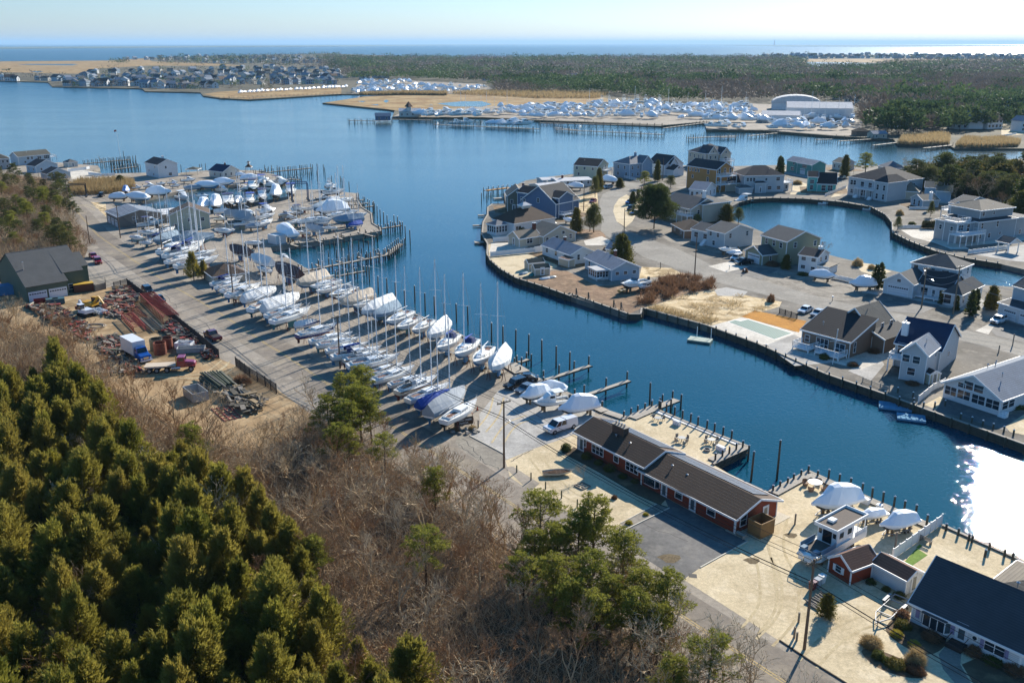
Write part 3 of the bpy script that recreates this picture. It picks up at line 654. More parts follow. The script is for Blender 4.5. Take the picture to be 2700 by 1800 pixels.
# the snow-white caps along the lagoon rim and the far marina piers
FD='far marina piers'
for i,(v,x0,y0,x1,y1)in enumerate(((14,180,622,480,628),(14,480,615,760,620),(14,770,650,1500,682),(14,1605,685,2352,720),(14,1600,672,1760,690),(15,155,705,480,690),(15,370,700,470,700),(15,555,690,740,672),(15,990,715,1100,712),(15,1145,725,1350,712),(15,1370,752,1515,735),(15,1700,770,1875,752),(15,0,640,270,605),(14,1500,640,2340,660),(13,1510,470,2352,440))):
 dock('far_pier',W(v,x0,y0),W(v,x1,y1),2.0,ORD[i]+' pier of the far marina counted from its river end',posts=5.5,post_top=1.6,group=FD,far=True,pcap=False)
pn=0
for(v,x0,y0,x1,y1,n)in((14,190,640,480,645,10),(14,780,655,1500,690,30),(14,1610,700,2352,745,34),(14,720,635,1000,640,10),(15,160,720,300,700,12),(15,480,700,900,700,18),(13,1520,480,2352,470,30),(14,1100,640,1900,650,24),(15,900,720,1400,720,16)):
 PRW=globals().get('PRW',-1)+1
 for k in range(n):
  f=(k+RND.uniform(-.3,.3))/n
  piling(W(v,x0+(x1-x0)*f,y0+(y1-y0)*f+RND.uniform(-8,12),0),3.4,'dark piling off the far marina, %s in its row, row %s from the left'%(ORD[k],ORD[min(PRW,20)]),'pilings at the far marina',cap=False)
  # ------------------------------------------------------------------ houses
def wallm(name,c,var=.12):return mat('siding_'+name,c,.75,var,.35,.004,6,wave=('Z',1.57,.012))
def roofm(name,c,var=.25,per=.16):return mat('shingle_'+name,c,.88,var,.5,.02,9,wave=('Z',.314/per,.02,.4))
WM={k:wallm(k,c)for k,c in dict(white='#e8eaea',offwhite='#dcd9ce',grey='#adb2b4',lightgrey='#cbcfd0',bluegrey='#9fb3c4',blue='#5f7896',paleblue='#b4c8d4',cream='#cfcbb0',olive='#a0a086',tan='#a8967c',brown='#8d7460',red='#8f3a1e',green='#5f6a56',teal='#5fa39a',turquoise='#5cc0b4',orange='#b87a3a',greengrey='#73796c',stone='#8c8378',sage='#a4ab98',beige='#ccc2ae',ply='#c08a4c',shed='#c4bca8',redshed='#9a3d1c').items()}
RM={k:roofm(k,c)for k,c in dict(brown='#594433',dark='#33363a',black='#26282c',grey='#7c8086',bluegrey='#8b96a3',tan='#8c8170',navy='#1d3454',green='#56594d',olive='#5a5a50',slate='#4c5054',white='#dcdcdc',medium='#5f605f',rust='#7a5644').items()}
M_TRIM=mat('white_trim','#e4e6e6',.5,.06)
M_GLASS=glass()
M_GLASSB=glass('blue_window_glass',(.09,.13,.15))
M_DOOR=mat('white_door','#d4d8da',.45,.06)
M_GDOOR=mat('garage_door','#eceef0',.5,.06,1,wave=('Z',.62,.012))
M_BRICKR=mat('chimney_brick','#7d4a3a',.9,.3,4,.01,20,wave=('Z',3.9,.006))
M_METAL=mat('vent_metal','#b8babc',.35,.1,metal=.8)
M_RAIL=mat('white_railing','#dfe1e1',.5,.05)
WIN={}
def win_mesh(w,h):
 k=(round(w,2),round(h,2))
 if k not in WIN:
  f=MB();t=.09
  f.box(-w/2-t,w/2+t,-.06,0,-t,0);f.box(-w/2-t,w/2+t,-.06,0,h,h+t)
  f.box(-w/2-t,-w/2,-.06,0,0,h);f.box(w/2,w/2+t,-.06,0,0,h)
  f.box(-w/2,w/2,-.05,0,h*.49,h*.53)
  if w>1.6:
   n=int(round(w/.9))
   for i in range(1,n):f.box(-w/2+w*i/n-.04,-w/2+w*i/n+.04,-.055,0,0,h*.49);f.box(-w/2+w*i/n-.04,-w/2+w*i/n+.04,-.055,0,h*.53,h)
  WIN[k]=(f.mesh('window',M_TRIM),MB().box(-w/2,w/2,-.025,0,0,h).mesh('pane',M_GLASS))
 return WIN[k]
def add_window(root,x,y,z,rz,w,h,pane=None):
 a,b=win_mesh(w,h);o=part('window',a,None,root,loc=(x,y,z),rz=rz);p=part('pane',b,None,o)
 if pane:p.material_slots[0].link='OBJECT';p.material_slots[0].material=pane
 return o
def add_door(root,x,y,z,rz,w=.95,h=2.05,m=None,glassy=True):
 o=part('door',MB().box(-w/2,w/2,-.05,0,0,h),m or M_DOOR,root,loc=(x,y,z),rz=rz)
 f=MB();f.box(-w/2-.1,-w/2,-.07,0,0,h+.1);f.box(w/2,w/2+.1,-.07,0,0,h+.1);f.box(-w/2,w/2,-.07,0,h,h+.1)
 part('door_frame',f,M_TRIM,o)
 if glassy:part('pane',MB().box(-w/2+.18,w/2-.18,-.065,0,.25,h-.2),M_GLASSB,o)
 return o
def add_gdoor(root,x,y,z,rz,w,h=2.2):
 o=part('garage_door',MB().box(-w/2,w/2,-.05,0,0,h),M_GDOOR,root,loc=(x,y,z),rz=rz)
 f=MB();f.box(-w/2-.12,-w/2,-.07,0,0,h+.12);f.box(w/2,w/2+.12,-.07,0,0,h+.12);f.box(-w/2,w/2,-.07,0,h,h+.12)
 part('door_frame',f,M_TRIM,o)
 k=max(3,int(w/.5));g=MB()
 for i in range(k):g.box(-w/2+w*(i+.15)/k,-w/2+w*(i+.85)/k,-.06,0,h*.72,h*.86)
 part('door_lights',g,M_GLASS,o)
def roof_block(root,x0,x1,y0,y1,h,rt,rise,z0,wm,rm,oh=.35,trim=True):
 """walls, roof slabs and fascia of one rectangular block"""
 wb,rb,fb=MB(),MB(),MB();th=.14
 def slab(q):
  n=len(q);a=Vector(q[0]);nv=(Vector(q[1])-a).cross(Vector(q[2])-a).normalized()
  if nv.z<0:nv=-nv
  vs=[Vector(p)for p in q]+[Vector(p)-nv*th for p in q]
  rb.add(vs,[tuple(range(n)),tuple(range(2*n-1,n-1,-1))]+[(i,i+n,(i+1)%n+n,(i+1)%n)for i in range(n)])
 def fas(a,b):fb.beam(Vector(a)-Vector((0,0,.1)),Vector(b)-Vector((0,0,.1)),.08,.26)
 H=z0+h;xm,ym=(x0+x1)/2,(y0+y1)/2
 if rt=='gx':
  sec=[(y0,z0),(y1,z0),(y1,H),(ym,H+rise),(y0,H)]
  wb.loft([[(x0,y,z)for y,z in sec],[(x1,y,z)for y,z in sec]],close=True)
  k=rise/((y1-y0)/2);e=H-k*oh+th
  r=H+rise+th
  slab([(x0-oh,y0-oh,e),(x1+oh,y0-oh,e),(x1+oh,ym,r),(x0-oh,ym,r)])
  slab([(x1+oh,y1+oh,e),(x0-oh,y1+oh,e),(x0-oh,ym+.002,r),(x1+oh,ym+.002,r)])
  for x in(x0-oh-.03,x1+oh+.03):
   fas((x,y0-oh,e),(x,ym,r));fas((x,y1+oh,e),(x,ym,r))
  for y in(y0-oh-.05,y1+oh+.05):fas((x0-oh,y,e),(x1+oh,y,e))
 elif rt=='gy':
  sec=[(x0,z0),(x1,z0),(x1,H),(xm,H+rise),(x0,H)]
  wb.loft([[(x,y0,z)for x,z in sec],[(x,y1,z)for x,z in sec]],close=True)
  k=rise/((x1-x0)/2);e=H-k*oh+th;r=H+rise+th
  slab([(x0-oh,y1+oh,e),(x0-oh,y0-oh,e),(xm,y0-oh,r),(xm,y1+oh,r)])
  slab([(x1+oh,y0-oh,e),(x1+oh,y1+oh,e),(xm+.002,y1+oh,r),(xm+.002,y0-oh,r)])
  for y in(y0-oh-.03,y1+oh+.03):
   fas((x0-oh,y,e),(xm,y,r));fas((x1+oh,y,e),(xm,y,r))
  for x in(x0-oh-.05,x1+oh+.05):fas((x,y0-oh,e),(x,y1+oh,e))
 elif rt=='h':
  wb.box(x0,x1,y0,y1,z0,H)
  a0,a1,b0,b1=x0-oh,x1+oh,y0-oh,y1+oh;e=H+.02;r=H+rise+.02
  if(x1-x0)>=(y1-y0):
   hw=(b1-b0)/2;p,q=(a0+hw,ym,r),(a1-hw,ym,r)
   slab([(a0,b0,e),(a1,b0,e),q,p]);slab([(a1,b1,e),(a0,b1,e),p,q])
   slab([(a0,b1,e),(a0,b0,e),p]);slab([(a1,b0,e),(a1,b1,e),q])
  else:
   hw=(a1-a0)/2;p,q=(xm,b0+hw,r),(xm,b1-hw,r)
   slab([(a0,b1,e),(a0,b0,e),p,q]);slab([(a1,b0,e),(a1,b1,e),q,p])
   slab([(a0,b0,e),(a1,b0,e),p]);slab([(a1,b1,e),(a0,b1,e),q])
  for c,d in(((a0,b0-.04,e),(a1,b0-.04,e)),((a1+.04,b0,e),(a1+.04,b1,e)),((a1,b1+.04,e),(a0,b1+.04,e)),((a0-.04,b1,e),(a0-.04,b0,e))):fas(c,d)
 elif rt=='f':
  wb.box(x0,x1,y0,y1,z0,H);rb.box(x0-oh,x1+oh,y0-oh,y1+oh,H,H+.16)
  fb.box(x0-oh-.03,x1+oh+.03,y0-oh-.03,y0-oh,H-.05,H+.2)
 elif rt in('s','sb','sl','sr'):
  if rt in('s','sb'):
   f,g=(H,H+rise)if rt=='s' else(H+rise,H)
   sec=[(y0,z0),(y1,z0),(y1,g),(y0,f)];wb.loft([[(x0,y,z)for y,z in sec],[(x1,y,z)for y,z in sec]],close=True)
   k=(g-f)/(y1-y0);ef,eg=f-k*oh+th,g+k*oh+th
   slab([(x0-oh,y0-oh,ef),(x1+oh,y0-oh,ef),(x1+oh,y1+oh*.2,eg),(x0-oh,y1+oh*.2,eg)])
   fas((x0-oh,y0-oh-.05,ef),(x1+oh,y0-oh-.05,ef));fas((x1+oh+.03,y0-oh,ef),(x1+oh+.03,y1,eg));fas((x0-oh-.03,y0-oh,ef),(x0-oh-.03,y1,eg))
  else:
   f,g=(H,H+rise)if rt=='sl' else(H+rise,H)
   sec=[(x0,z0),(x1,z0),(x1,g),(x0,f)];wb.loft([[(x,y0,z)for x,z in sec],[(x,y1,z)for x,z in sec]],close=True)
   k=(g-f)/(x1-x0);ef,eg=f-k*oh+th,g+k*oh+th
   slab([(x0-oh,y0-oh,ef),(x1+oh,y0-oh,eg),(x1+oh,y1+oh,eg),(x0-oh,y1+oh,ef)])
   fas((x0-oh,y0-oh-.05,ef),(x1+oh,y0-oh-.05,eg))
 elif rt=='open':
  for x in(x0,x1):
   for y in(y0,y1):wb.box(x-.08,x+.08,y-.08,y+.08,z0,H)
  a0,a1,b0,b1=x0-oh,x1+oh,y0-oh,y1+oh;p=(xm,ym,H+rise)
  for q in(((a0,b0,H),(a1,b0,H)),((a1,b0,H),(a1,b1,H)),((a1,b1,H),(a0,b1,H)),((a0,b1,H),(a0,b0,H))):slab([q[0],q[1],p])
  fas((a0,b0,H),(a1,b0,H));fas((a1,b0,H),(a1,b1,H));fas((a0,b0,H),(a0,b1,H))
 if wb.v:part('wall' if rt!='open' else 'posts',wb,wm,root)
 part('roof',rb,rm,root)
 if trim:
  if rt not in('open',):
   for x in(x0,x1):
    for y in(y0,y1):fb.box(x-.07,x+.07,y-.07,y+.07,z0,H-.05)
  part('fascia',fb,M_TRIM,root)
def openings(root,x0,x1,y0,y1,z0,h,spec):
 """'F3:1.0:1.2x1.3' three windows on the front at sill 1.0; 'Fd.3' door at .3; 'Fg.5:4.5' garage door; faces F B L R"""
 for tok in spec.split():
  face=tok[0]
  LL=(x1-x0)if face in 'FB' else(y1-y0)
  def at(u):
   if face=='F':return x0+u*LL,y0-.01,0.0
   if face=='B':return x1-u*LL,y1+.01,math.pi
   if face=='L':return x0-.01,y1-u*LL,-math.pi/2
   return x1+.01,y0+u*LL,math.pi/2
  body=tok[1:]
  if body[0]=='d':
   x,y,r=at(float(body[1:]));add_door(root,x,y,z0+.05,r)
  elif body[0]=='g':
   a=body[1:].split(':');x,y,r=at(float(a[0]));add_gdoor(root,x,y,z0+.02,r,float(a[1]))
  elif body[0]=='@':
   a=body[1:].split(':');x,y,r=at(float(a[0]));w_,h_=(a[2]if len(a)>2 else '.95x1.25').split('x');add_window(root,x,y,z0+float(a[1]),r,float(w_),float(h_))
  else:
   a=body.split(':');n=int(a[0]);w_,h_=(a[2]if len(a)>2 else '.95x1.2').split('x')
   for i in range(n):
    x,y,r=at((i+.5)/n);add_window(root,x,y,z0+float(a[1]),r,float(w_),float(h_))
def house(label,v,A,B,dep,blocks,wall='white',roof='dark',cat='house',name='house',extras=None,oh=.35,group=None,z=LZ,trim=True):
 a,b=W(v,*A,z),W(v,*B,z);L_=(b-a).length;rz=heading(a,b)
 D=(W(v,*dep,z)-b).length if isinstance(dep,tuple)else dep
 root=thing(name,label,cat,a,rz,group)
 for bl in blocks:
  x0,x1,y0,y1,h,rt,rise=bl[:7];sp=bl[7]if len(bl)>7 else '';op=bl[8]if len(bl)>8 else{}
  x0,x1,y0,y1=x0*L_,x1*L_,y0*D,y1*D;z0=op.get('z',-.05 if 'z' not in op else 0)
  roof_block(root,x0,x1,y0,y1,h,rt,rise,z0,WM[op.get('w',wall)],RM[op.get('r',roof)],op.get('oh',oh),trim)
  if sp:openings(root,x0,x1,y0,y1,max(z0,0),h,sp)
 root['len']=L_;root['dep']=D
 if v in(5,6,8,18)and L_>5:
  root.scale=(1,1,1.14)
  mx=max(b_[1]for b_ in blocks)*L_+RND.uniform(2,6);mn=min(b_[0]for b_ in blocks)*L_-RND.uniform(2,6);M_=root.matrix_basis
  ce=M_@Vector((L_/2,D/2,0));pl=[M_@Vector(q)for q in((mn,-RND.uniform(2.5,6),0),(mx,-RND.uniform(2,6),0),(mx+RND.uniform(-1,1),D+3,0),(mn,D+RND.uniform(2,5),0))]
  for i_ in range(4):
   for _ in range(12):
    if inside(pl[i_],EASTP):break
    pl[i_]=ce.lerp(pl[i_],.88)
  sheet('yard_patch',RND.choice((M_STONE,M_GREYGRAVEL,M_BRUSH,M_STREET,M_STONE,M_CONC,M_BRUSH)),2,pl)
 for e in(extras or[]):
  k=e[0]
  if k=='chim':
   _,x,y,zt,s_,cm=e;c=part('chimney',MB().box(x*L_-s_,x*L_+s_,y*D-s_*.7,y*D+s_*.7,e[3]-2.4,zt),cm,root)
   part('chimney_cap',MB().box(x*L_-s_-.08,x*L_+s_+.08,y*D-s_*.7-.08,y*D+s_*.7+.08,zt,zt+.12),M_TRIM,c)
   part('flue',MB().tube([(x*L_,y*D,zt+.1),(x*L_,y*D,zt+.5)],.14,8),M_METAL,c)
  elif k=='vent':_,x,y,zt=e;part('roof_vent',MB().tube([(x*L_,y*D,zt-.6),(x*L_,y*D,zt)],.07,6).cone((x*L_,y*D,zt),.2,.12,8),M_METAL,root)
  elif k=='deck':
   _,x0,x1,y0,y1,zz=e;deck(root,x0*L_,x1*L_,y0*D,y1*D,zz)
  elif k=='steps':
   _,x,y,zz,w_=e;s_=MB();n=int(zz/.18)
   for i in range(n):s_.box(x*L_-w_/2,x*L_+w_/2,y*D-(n-i)*.28,y*D-(n-i-1)*.28,0,(i+1)*zz/n)
   part('steps',s_,M_TRIM,root)
 return root
def deck(root,x0,x1,y0,y1,z,rail=True):
 d=part('deck',MB().box(x0,x1,y0,y1,z-.2,z),M_TRIM,root)
 n=max(1,int((x1-x0)/2.2));p=MB()
 for i in range(n+1):
  for y in(y0+.12,y1-.12):p.box(x0+(x1-x0)*i/n-.1,x0+(x1-x0)*i/n+.1,y-.1,y+.1,0,z-.2)
 part('deck_post',p,M_TRIM,root)
 if rail:
  r=MB()
  for(a,b)in(((x0,y0),(x1,y0)),((x0,y0),(x0,y1)),((x1,y0),(x1,y1))):
   A_,B_=Vector((*a,z)),Vector((*b,z));l=(B_-A_).length
   for hz in(.12,.95):r.beam(A_+Vector((0,0,hz)),B_+Vector((0,0,hz)),.08)
   k=max(2,int(l/.3))
   for i in range(k+1):q=A_.lerp(B_,i/k);wd=.1 if i%5==0 else .04;r.box(q.x-wd/2,q.x+wd/2,q.y-wd/2,q.y+wd/2,z,z+.95)
  part('railing',r,M_RAIL,d)
  # ------------------------------------------------------------------ the long red house
r=house('long low red house with brown shingle roof beside the road',10,(365,580),(1685,1275),7.8,[(0,.46,.06,.94,2.85,'gx',1.3,'F@.1:1.0:1.0x1.3 F@.32:.85:2.4x1.2 F@.6:1.1:.9x.9 F@.83:.85:2.4x1.2 R@.5:.6:1x1.2'),(.462,1.0,0,1,2.4,'gx',1.35,'F@.42:.8:1.2x1.4 F@.76:.8:1.3x1.4 Fd.26 Fd.57 R@.18:.75:1.1x1.5 Rd.72')],'red','brown',extras=[('vent',.2,.32,4.0),('vent',.3,.3,3.9),('vent',.36,.3,3.4),('vent',.57,.3,3.6),('vent',.66,.3,3.3)],oh=.55)
L_,D_=r['len'],r['dep']
add_door(r,.03*L_,.06*D_-.01,.05,0)
k=MB();bw=.07*L_
bx=.525*L_
bay=part('bay_window',MB().poly([(bx-1.5,0),(bx-1.05,-.5),(bx+1.05,-.5),(bx+1.5,0)],.75,2.1),M_TRIM,r)
for i,(xa,ya,xb,yb)in enumerate(((-1.46,-.06,-1.1,-.46),(-1.0,-.52,-.36,-.52),(-.32,-.52,.32,-.52),(.36,-.52,1.0,-.52),(1.1,-.46,1.46,-.06))):
 part('pane',MB().beam((bx+xa,ya,1.4),(bx+xb,yb,1.4),.04,1.1),M_GLASS,bay)
ch=part('chimney',MB().box(.155*L_,.235*L_,.38*D_,.5*D_,3.2,5.1),mat('brown_stone','#5d4b3e',.9,.4,3,.03,8),r)
part('chimney_cap',MB().box(.15*L_,.24*L_,.37*D_,.51*D_,5.1,5.2),M_CAP,ch)
for i in range(4):part('flue',MB().tube([(.165*L_+i*.58,.44*D_,5.2),(.165*L_+i*.58,.44*D_,5.6)],.15,8),M_METAL,ch)
for x,zz in((.44*L_+.6,2.3),(L_-.12,2.1),(.01*L_,2.3)):
 part('downspout',MB().tube([(x,-.08 if x>1 else .35,.1),(x,-.08 if x>1 else .35,zz)],.05,6),M_TRIM,r)
M_SOLAR=mat('solar_cell','#33435e',.3,.2,2,spec=.35,wave=('X',2.0,.002));
def solar(x0,x1,y0d,n,ridge,ym,half,rise,rows=2):
 sl=rise/half;w_=(x1-x0)/n;pm=None
 for j in range(rows):
  for i in range(n):
   ya=ym+.35+j*1.55;za=ridge-(ya-ym)*sl+.22;yb=ya+1.48;zb=ridge-(yb-ym)*sl+.22
   xa=x0+i*w_+.02;xb=xa+w_-.04
   q=MB().add([(xa,ya,za),(xb,ya,za),(xb,yb,zb),(xa,yb,zb),(xa,ya,za-.05),(xb,ya,za-.05),(xb,yb,zb-.05),(xa,yb,zb-.05)],[(0,1,2,3),(7,6,5,4),(0,4,5,1),(1,5,6,2),(2,6,7,3),(3,7,4,0)])
   part('solar_panel',q,M_SOLAR,r)
solar(.02*L_,.43*L_,0,13,2.85+1.3,.5*D_,.44*D_,1.3)
solar(.49*L_,.97*L_,0,15,2.4+1.35,.5*D_,.5*D_,1.35)
# fenced outdoor shower at the gable end
M_CEDAR=mat('cedar_boards','#a8814e',.8,.35,1,.01,10,wave=('X',1.6,.01))
t=thing('shower_enclosure','cedar board shower enclosure at the gable end of the red house','enclosure',r.matrix_basis@Vector((L_+.9,.16*D_,0)),r.rotation_euler.z)
ex=[((0,0),(2.0,0)),((2.0,0),(2.0,2.6)),((2.0,2.6),(0,2.6)),((0,2.6),(0,0))]
for a,b in ex:
 a,b=Vector((*a,0)),Vector((*b,0));n=int((b-a).length/.17)
 for i in range(n):
  p,q=a.lerp(b,(i+.04)/n),a.lerp(b,(i+.96)/n);part('board',MB().beam((p.x,p.y,1.1),(q.x,q.y,1.1),.03,1.9),M_CEDAR,t)
 part('rail',MB().beam((a.x,a.y,2.12),(b.x,b.y,2.12),.12,.1),M_CEDAR,t)
t=thing('bench','small weathered bench and table outside the red house gable','bench',r.matrix_basis@Vector((L_+.25,-.35,0)),r.rotation_euler.z)
for i in range(4):part('plank',MB().box(0,1.4,i*.18,i*.18+.15,.45,.5),M_PLANK,t)
for x in(.1,1.2):part('leg',MB().box(x,x+.1,0,.7,0,.45),M_PLANK,t)
# ------------------------------------------------------------------ house at the bottom right corner
r2=house('white house with a large charcoal roof and mauve shutters at the bottom right',19,(55,480),(775,820),9.5,[(0,1.0,0,1,2.5,'gx',3.3,'F@.78:.8:1.9x1.25 L@.5:1.0:1x1.2'),(.35,1.05,1.0,1.75,2.3,'h',1.3,'',dict(r='tan'))],'white','slate',oh=.4,extras=[('vent',.73,.5,6.6)])
l2=r2['len']
bay=part('bay_window',MB().poly([(l2*.09,0),(l2*.13,-.6),(l2*.34,-.6),(l2*.38,0)],.55,2.1),M_TRIM,r2)
part('bay_roof',MB().loft([[(l2*.08,0,2.1),(l2*.12,-.75,2.1),(l2*.35,-.75,2.1),(l2*.39,0,2.1)],[(l2*.1,0,2.45),(l2*.14,-.1,2.45),(l2*.33,-.1,2.45),(l2*.37,0,2.45)]]),RM['slate'],bay)
for i in range(3):part('pane',MB().box(l2*(.137+i*.07),l2*(.137+i*.07+.06),-.64,-.6,.75,1.95),M_GLASS,bay)
part('pane',MB().beam((l2*.096,-.06,1.35),(l2*.126,-.52,1.35),.04,1.2),M_GLASSB,bay);part('pane',MB().beam((l2*.344,-.52,1.35),(l2*.374,-.06,1.35),.04,1.2),M_GLASSB,bay)
add_door(r2,.48*l2,-.01,.45,0,1.0,2.0)
M_MAUVE=mat('mauve_shutter','#8d86a8',.7,.1)
for u in(.055,.395,.67,.885):part('shutter',MB().box(l2*u-.2,l2*u+.2,-.07,-.01,.8,2.1),M_MAUVE,r2)
part('oval_window',MB().tube([(l2*.6,-.06,1.5),(l2*.6,.02,1.5)],.33,10),M_TRIM,r2);part('pane',MB().tube([(l2*.6,-.08,1.5),(l2*.6,-.05,1.5)],.23,8),M_GLASS,r2)
st=part('stoop',MB().box(.4*l2,.55*l2,-1.5,-.02,0,.4),mat('dark_deck','#3c332c',.8,.3),r2);part('railing',MB().beam((.4*l2,-1.4,.9),(.4*l2,-.1,1.1),.06).beam((.4*l2,-1.4,.3),(.4*l2,-1.4,.95),.06).beam((.55*l2,-1.4,.9),(.55*l2,-.1,1.1),.06).beam((.55*l2,-1.4,.3),(.55*l2,-1.4,.95),.06),mat('black_iron','#1c1c1e',.5,.1),st)
r=house('small brick-red garden shed with brown shingle roof below the houseboat',11,(478,800),(628,893),4.3,[(0,1,0,1,1.9,'gy',1.15,'F@.45:.75:.8x.75')],'redshed','rust','shed','shed',oh=.15)
for u in(.25,.65):part('shutter',MB().box(r['len']*u-.14,r['len']*u+.14,-.06,0,.72,1.55),M_TRIM,r)
house('white shed with ribbed brown roof beside the charcoal-roofed house',11,(775,840),(1005,965),2.9,[(0,1,0,1,1.9,'gx',.75,'Rd.5')],'white','rust','shed','shed',oh=.15)
# ------------------------------------------------------------------ boatyard and upper bank
r=house('green metal barn with two white garage doors at the scrap yard',20,(335,795),(820,710),19,[(0,1,0,.58,3.7,'s',6.2,'Fg.25:3.9 Fg.74:3.9'),(1.003,1.5,.13,.58,5.2,'s',4.7,'F@.2:.9:2x1.2'),(0,1.5,.583,1.0,6.0,'sb',3.9,''),(1.503,1.8,.35,.85,5.2,'gx',2.6,'R@.5:1:2x1.5')],'green','medium','barn','barn',oh=.2,trim=False)
part('flue',MB().tube([(1.6,5.2,5.5),(1.6,5.2,8.6)],.14,8).cone((1.6,5.2,8.6),.25,.15),M_METAL,r)
r=house('grey workshop with garage bays and stone skirting by the boatyard entrance',1,(945,785),(1050,838),(1225,770),[(0,1,0,1,3.7,'gx',1.7,'Fg.2:2.6 Fg.5:2.6 Fg.8:2.6 R@.35:2.2:.9x1 Rd.7'),(.1,.9,1.0,1.7,2.6,'f',0,'',dict(r='white'))],'stone','bluegrey','workshop','workshop')
r=house('cream gabled boatyard shed with dark brown roof among the masts',1,(1500,860),(1850,840),9,[(0,1,0,1,5.0,'gy',2.6,'F@.5:2.6:1x1.1 F@.83:2.6:1x1.1 F@.13:1.0:1x1 L2:2.2')],'cream','brown','boat shed','boat_shed')
r=house('tall plain white two-storey house by the river with dark roof',1,(1290,375),(1400,400),9,[(0,1,0,1,6.0,'gx',2.1,'F@.75:4.2:.8x1 F@.25:2:.8x1 F@.6:.8:.8x1 R@.4:4.0:.8x1.1 R@.6:.8:1.4x1.2 L1:4')],'white','dark',extras=[('chim',.5,.62,8.9,.5,M_TRIM)])
house('cream cottage with navy roof at the river edge',1,(1845,385),(1965,400),9,[(0,1,0,1,2.9,'gx',2.4,'F@.8:.7:1x1.3 R3:.9:.9x1.2 F@.4:.8:1x1.2')],'offwhite','navy',extras=[('chim',.6,.5,6.2,.35,M_BRICKR)])
house('long pale blue house with olive roof near the left edge',1,(170,290),(450,262),8,[(0,1,0,1,4.4,'gx',2.0,'F@.3:2.6:1.2x1.2 F@.42:2.6:1x1.2 F@.2:1:1x1 F@.65:2.4:2x1.2 F@.88:2.2:2.6x1.6 R2:2.6')],'paleblue','olive',extras=[('vent',.35,.3,6.4),('deck',1.0,1.25,.2,.8,2.6)])
house('low pale blue gable house with black roof above the bare trees',1,(240,345),(320,355),11,[(0,1,0,1,3.2,'gx',2.4,'R2:1:1x1.1 F2:1')],'paleblue','black')
house('pale blue gabled wing with black roof nearest the bare trees',1,(365,400),(420,415),10,[(0,1,0,1,2.6,'gx',2.2,'R2:1')],'paleblue','black')
house('grey house with dark hipped roof at the left edge',1,(-60,330),(95,320),10,[(0,1,0,1,5.2,'h',2.2,'F4:3.2 F3:.8')],'grey','olive')
house('small white boathouse with grey hip roof by the flagpole piers',1,(605,305),(685,297),5,[(0,1,0,1,2.4,'h',1.3,'Fd.5')],'offwhite','medium','shed','shed')
house('hipped brown-roofed hut beside the dark cedar at the roadside',4,(120,262),(200,322),8.5,[(0,1,0,1,2.3,'h',2.1,'F@.3:.9:.8x.8 Rd.3 R@.7:.9')],'beige','brown','hut','hut')
house('green-roofed open boat canopy behind the white riverside house',1,(1640,372),(1740,372),5,[(0,1,0,1,2.6,'open',1.0)],'beige','green','canopy','canopy')
house('tiny brown gazebo at the head of the river pier',2,(160,243),(205,243),2.6,[(0,1,0,1,2.2,'open',1.5),(.35,.65,.35,.65,.7,'h',.7,'',dict(z=3.5))],'brown','brown','gazebo','gazebo',oh=.3)
house('small green garden hut with flat roof between the boats',1,(2020,860),(2160,850),3,[(0,1,0,1,2.2,'s',.4,'F@.5:1:1.5x.8')],'sage','green','hut','hut')
house('white box trailer shed on the boatyard pier',2,(360,868),(430,885),3.4,[(0,1,0,1,2.6,'f',0,'')],'white','white','shed','shed',oh=.05)
# ------------------------------------------------------------------ houses of the peninsula
house('pale blue single-storey house with grey roof and white sunroom',5,(1375,1205),(1615,1180),15,[(0,1,0,1,2.7,'gy',1.5,'F@.2:1.3:1x.7 F@.5:1.3:1x.7 F@.82:1.3:1x.7 L3:1.0'),(-.42,-.01,.12,.42,2.3,'f',0,'F4:.7:.8x1.3 L4:.7:.8x1.3',dict(r='white',w='white'))],'paleblue','bluegrey',extras=[('chim',.72,.6,5.0,.35,M_BRICKR)])
house('white cottage with grey roof left of the sunroom house',5,(1010,1062),(1200,1038),15,[(0,1.1,0,1,2.5,'gy',1.6,'F@.35:1:.8x1.3 F@.7:1:.9x1 L3:1.0:1.2x1.3')],'white','bluegrey',extras=[('chim',.6,.65,4.9,.35,M_BRICKR)])
house('corrugated white utility shed beside the grey-roofed cottage',5,(912,1062),(1000,1085),2.2,[(0,1,0,1,2.0,'s',.3,'')],'shed','rust','shed','shed',oh=.1)
house('beige ranch house with brown roof and tall brick chimney',5,(775,892),(1055,852),9,[(0,1,0,1,2.5,'gy',2.3,'F@.12:.9:1x1.1 F@.42:.9:1.2x1.2 F@.62:2.4:1x.8 F@.85:.9:1x1.2'),(-.62,0,.2,.85,2.4,'gx',1.5,'F@.5:.8:2x1.4 Ld.5')],'beige','tan',extras=[('chim',-.02,.5,5.4,.5,M_BRICKR),('vent',.6,.4,4.9)])
house('white house with steep brown hip roof and glazed river turret',5,(520,802),(875,745),11,[(0,1,0,1,3.3,'h',3.2,'F@.1:.6:2.2x1.8 F@.5:.8:1x1.2'),(-.28,-.01,.3,.7,2.9,'h',1.1,'F4:.8:.8x1.6 L4:.8:.8x1.6',dict(r='grey')),(.42,.6,.4,.6,.9,'h',.8,'',dict(z=6.2,w='offwhite',r='white'))],'white','brown')
house('steep blue gabled house with black dormer roofs on the headland',5,(590,610),(885,655),13,[(0,1,0,1,4.6,'gy',4.6,'F@.08:3.6:.7x1 F@.48:4.2:1x1.3 R3:1.2'),(-.22,.3,.1,.7,6.4,'gx',1.6,'F@.25:3.6:1x1.3 F@.25:.9:1x1.3 L2:4',dict(r='black')),(.72,1.02,.1,.7,6.2,'gx',1.5,'',dict(r='black'))],'blue','dark',extras=[('deck',1.0,1.18,.1,.5,1.2)])
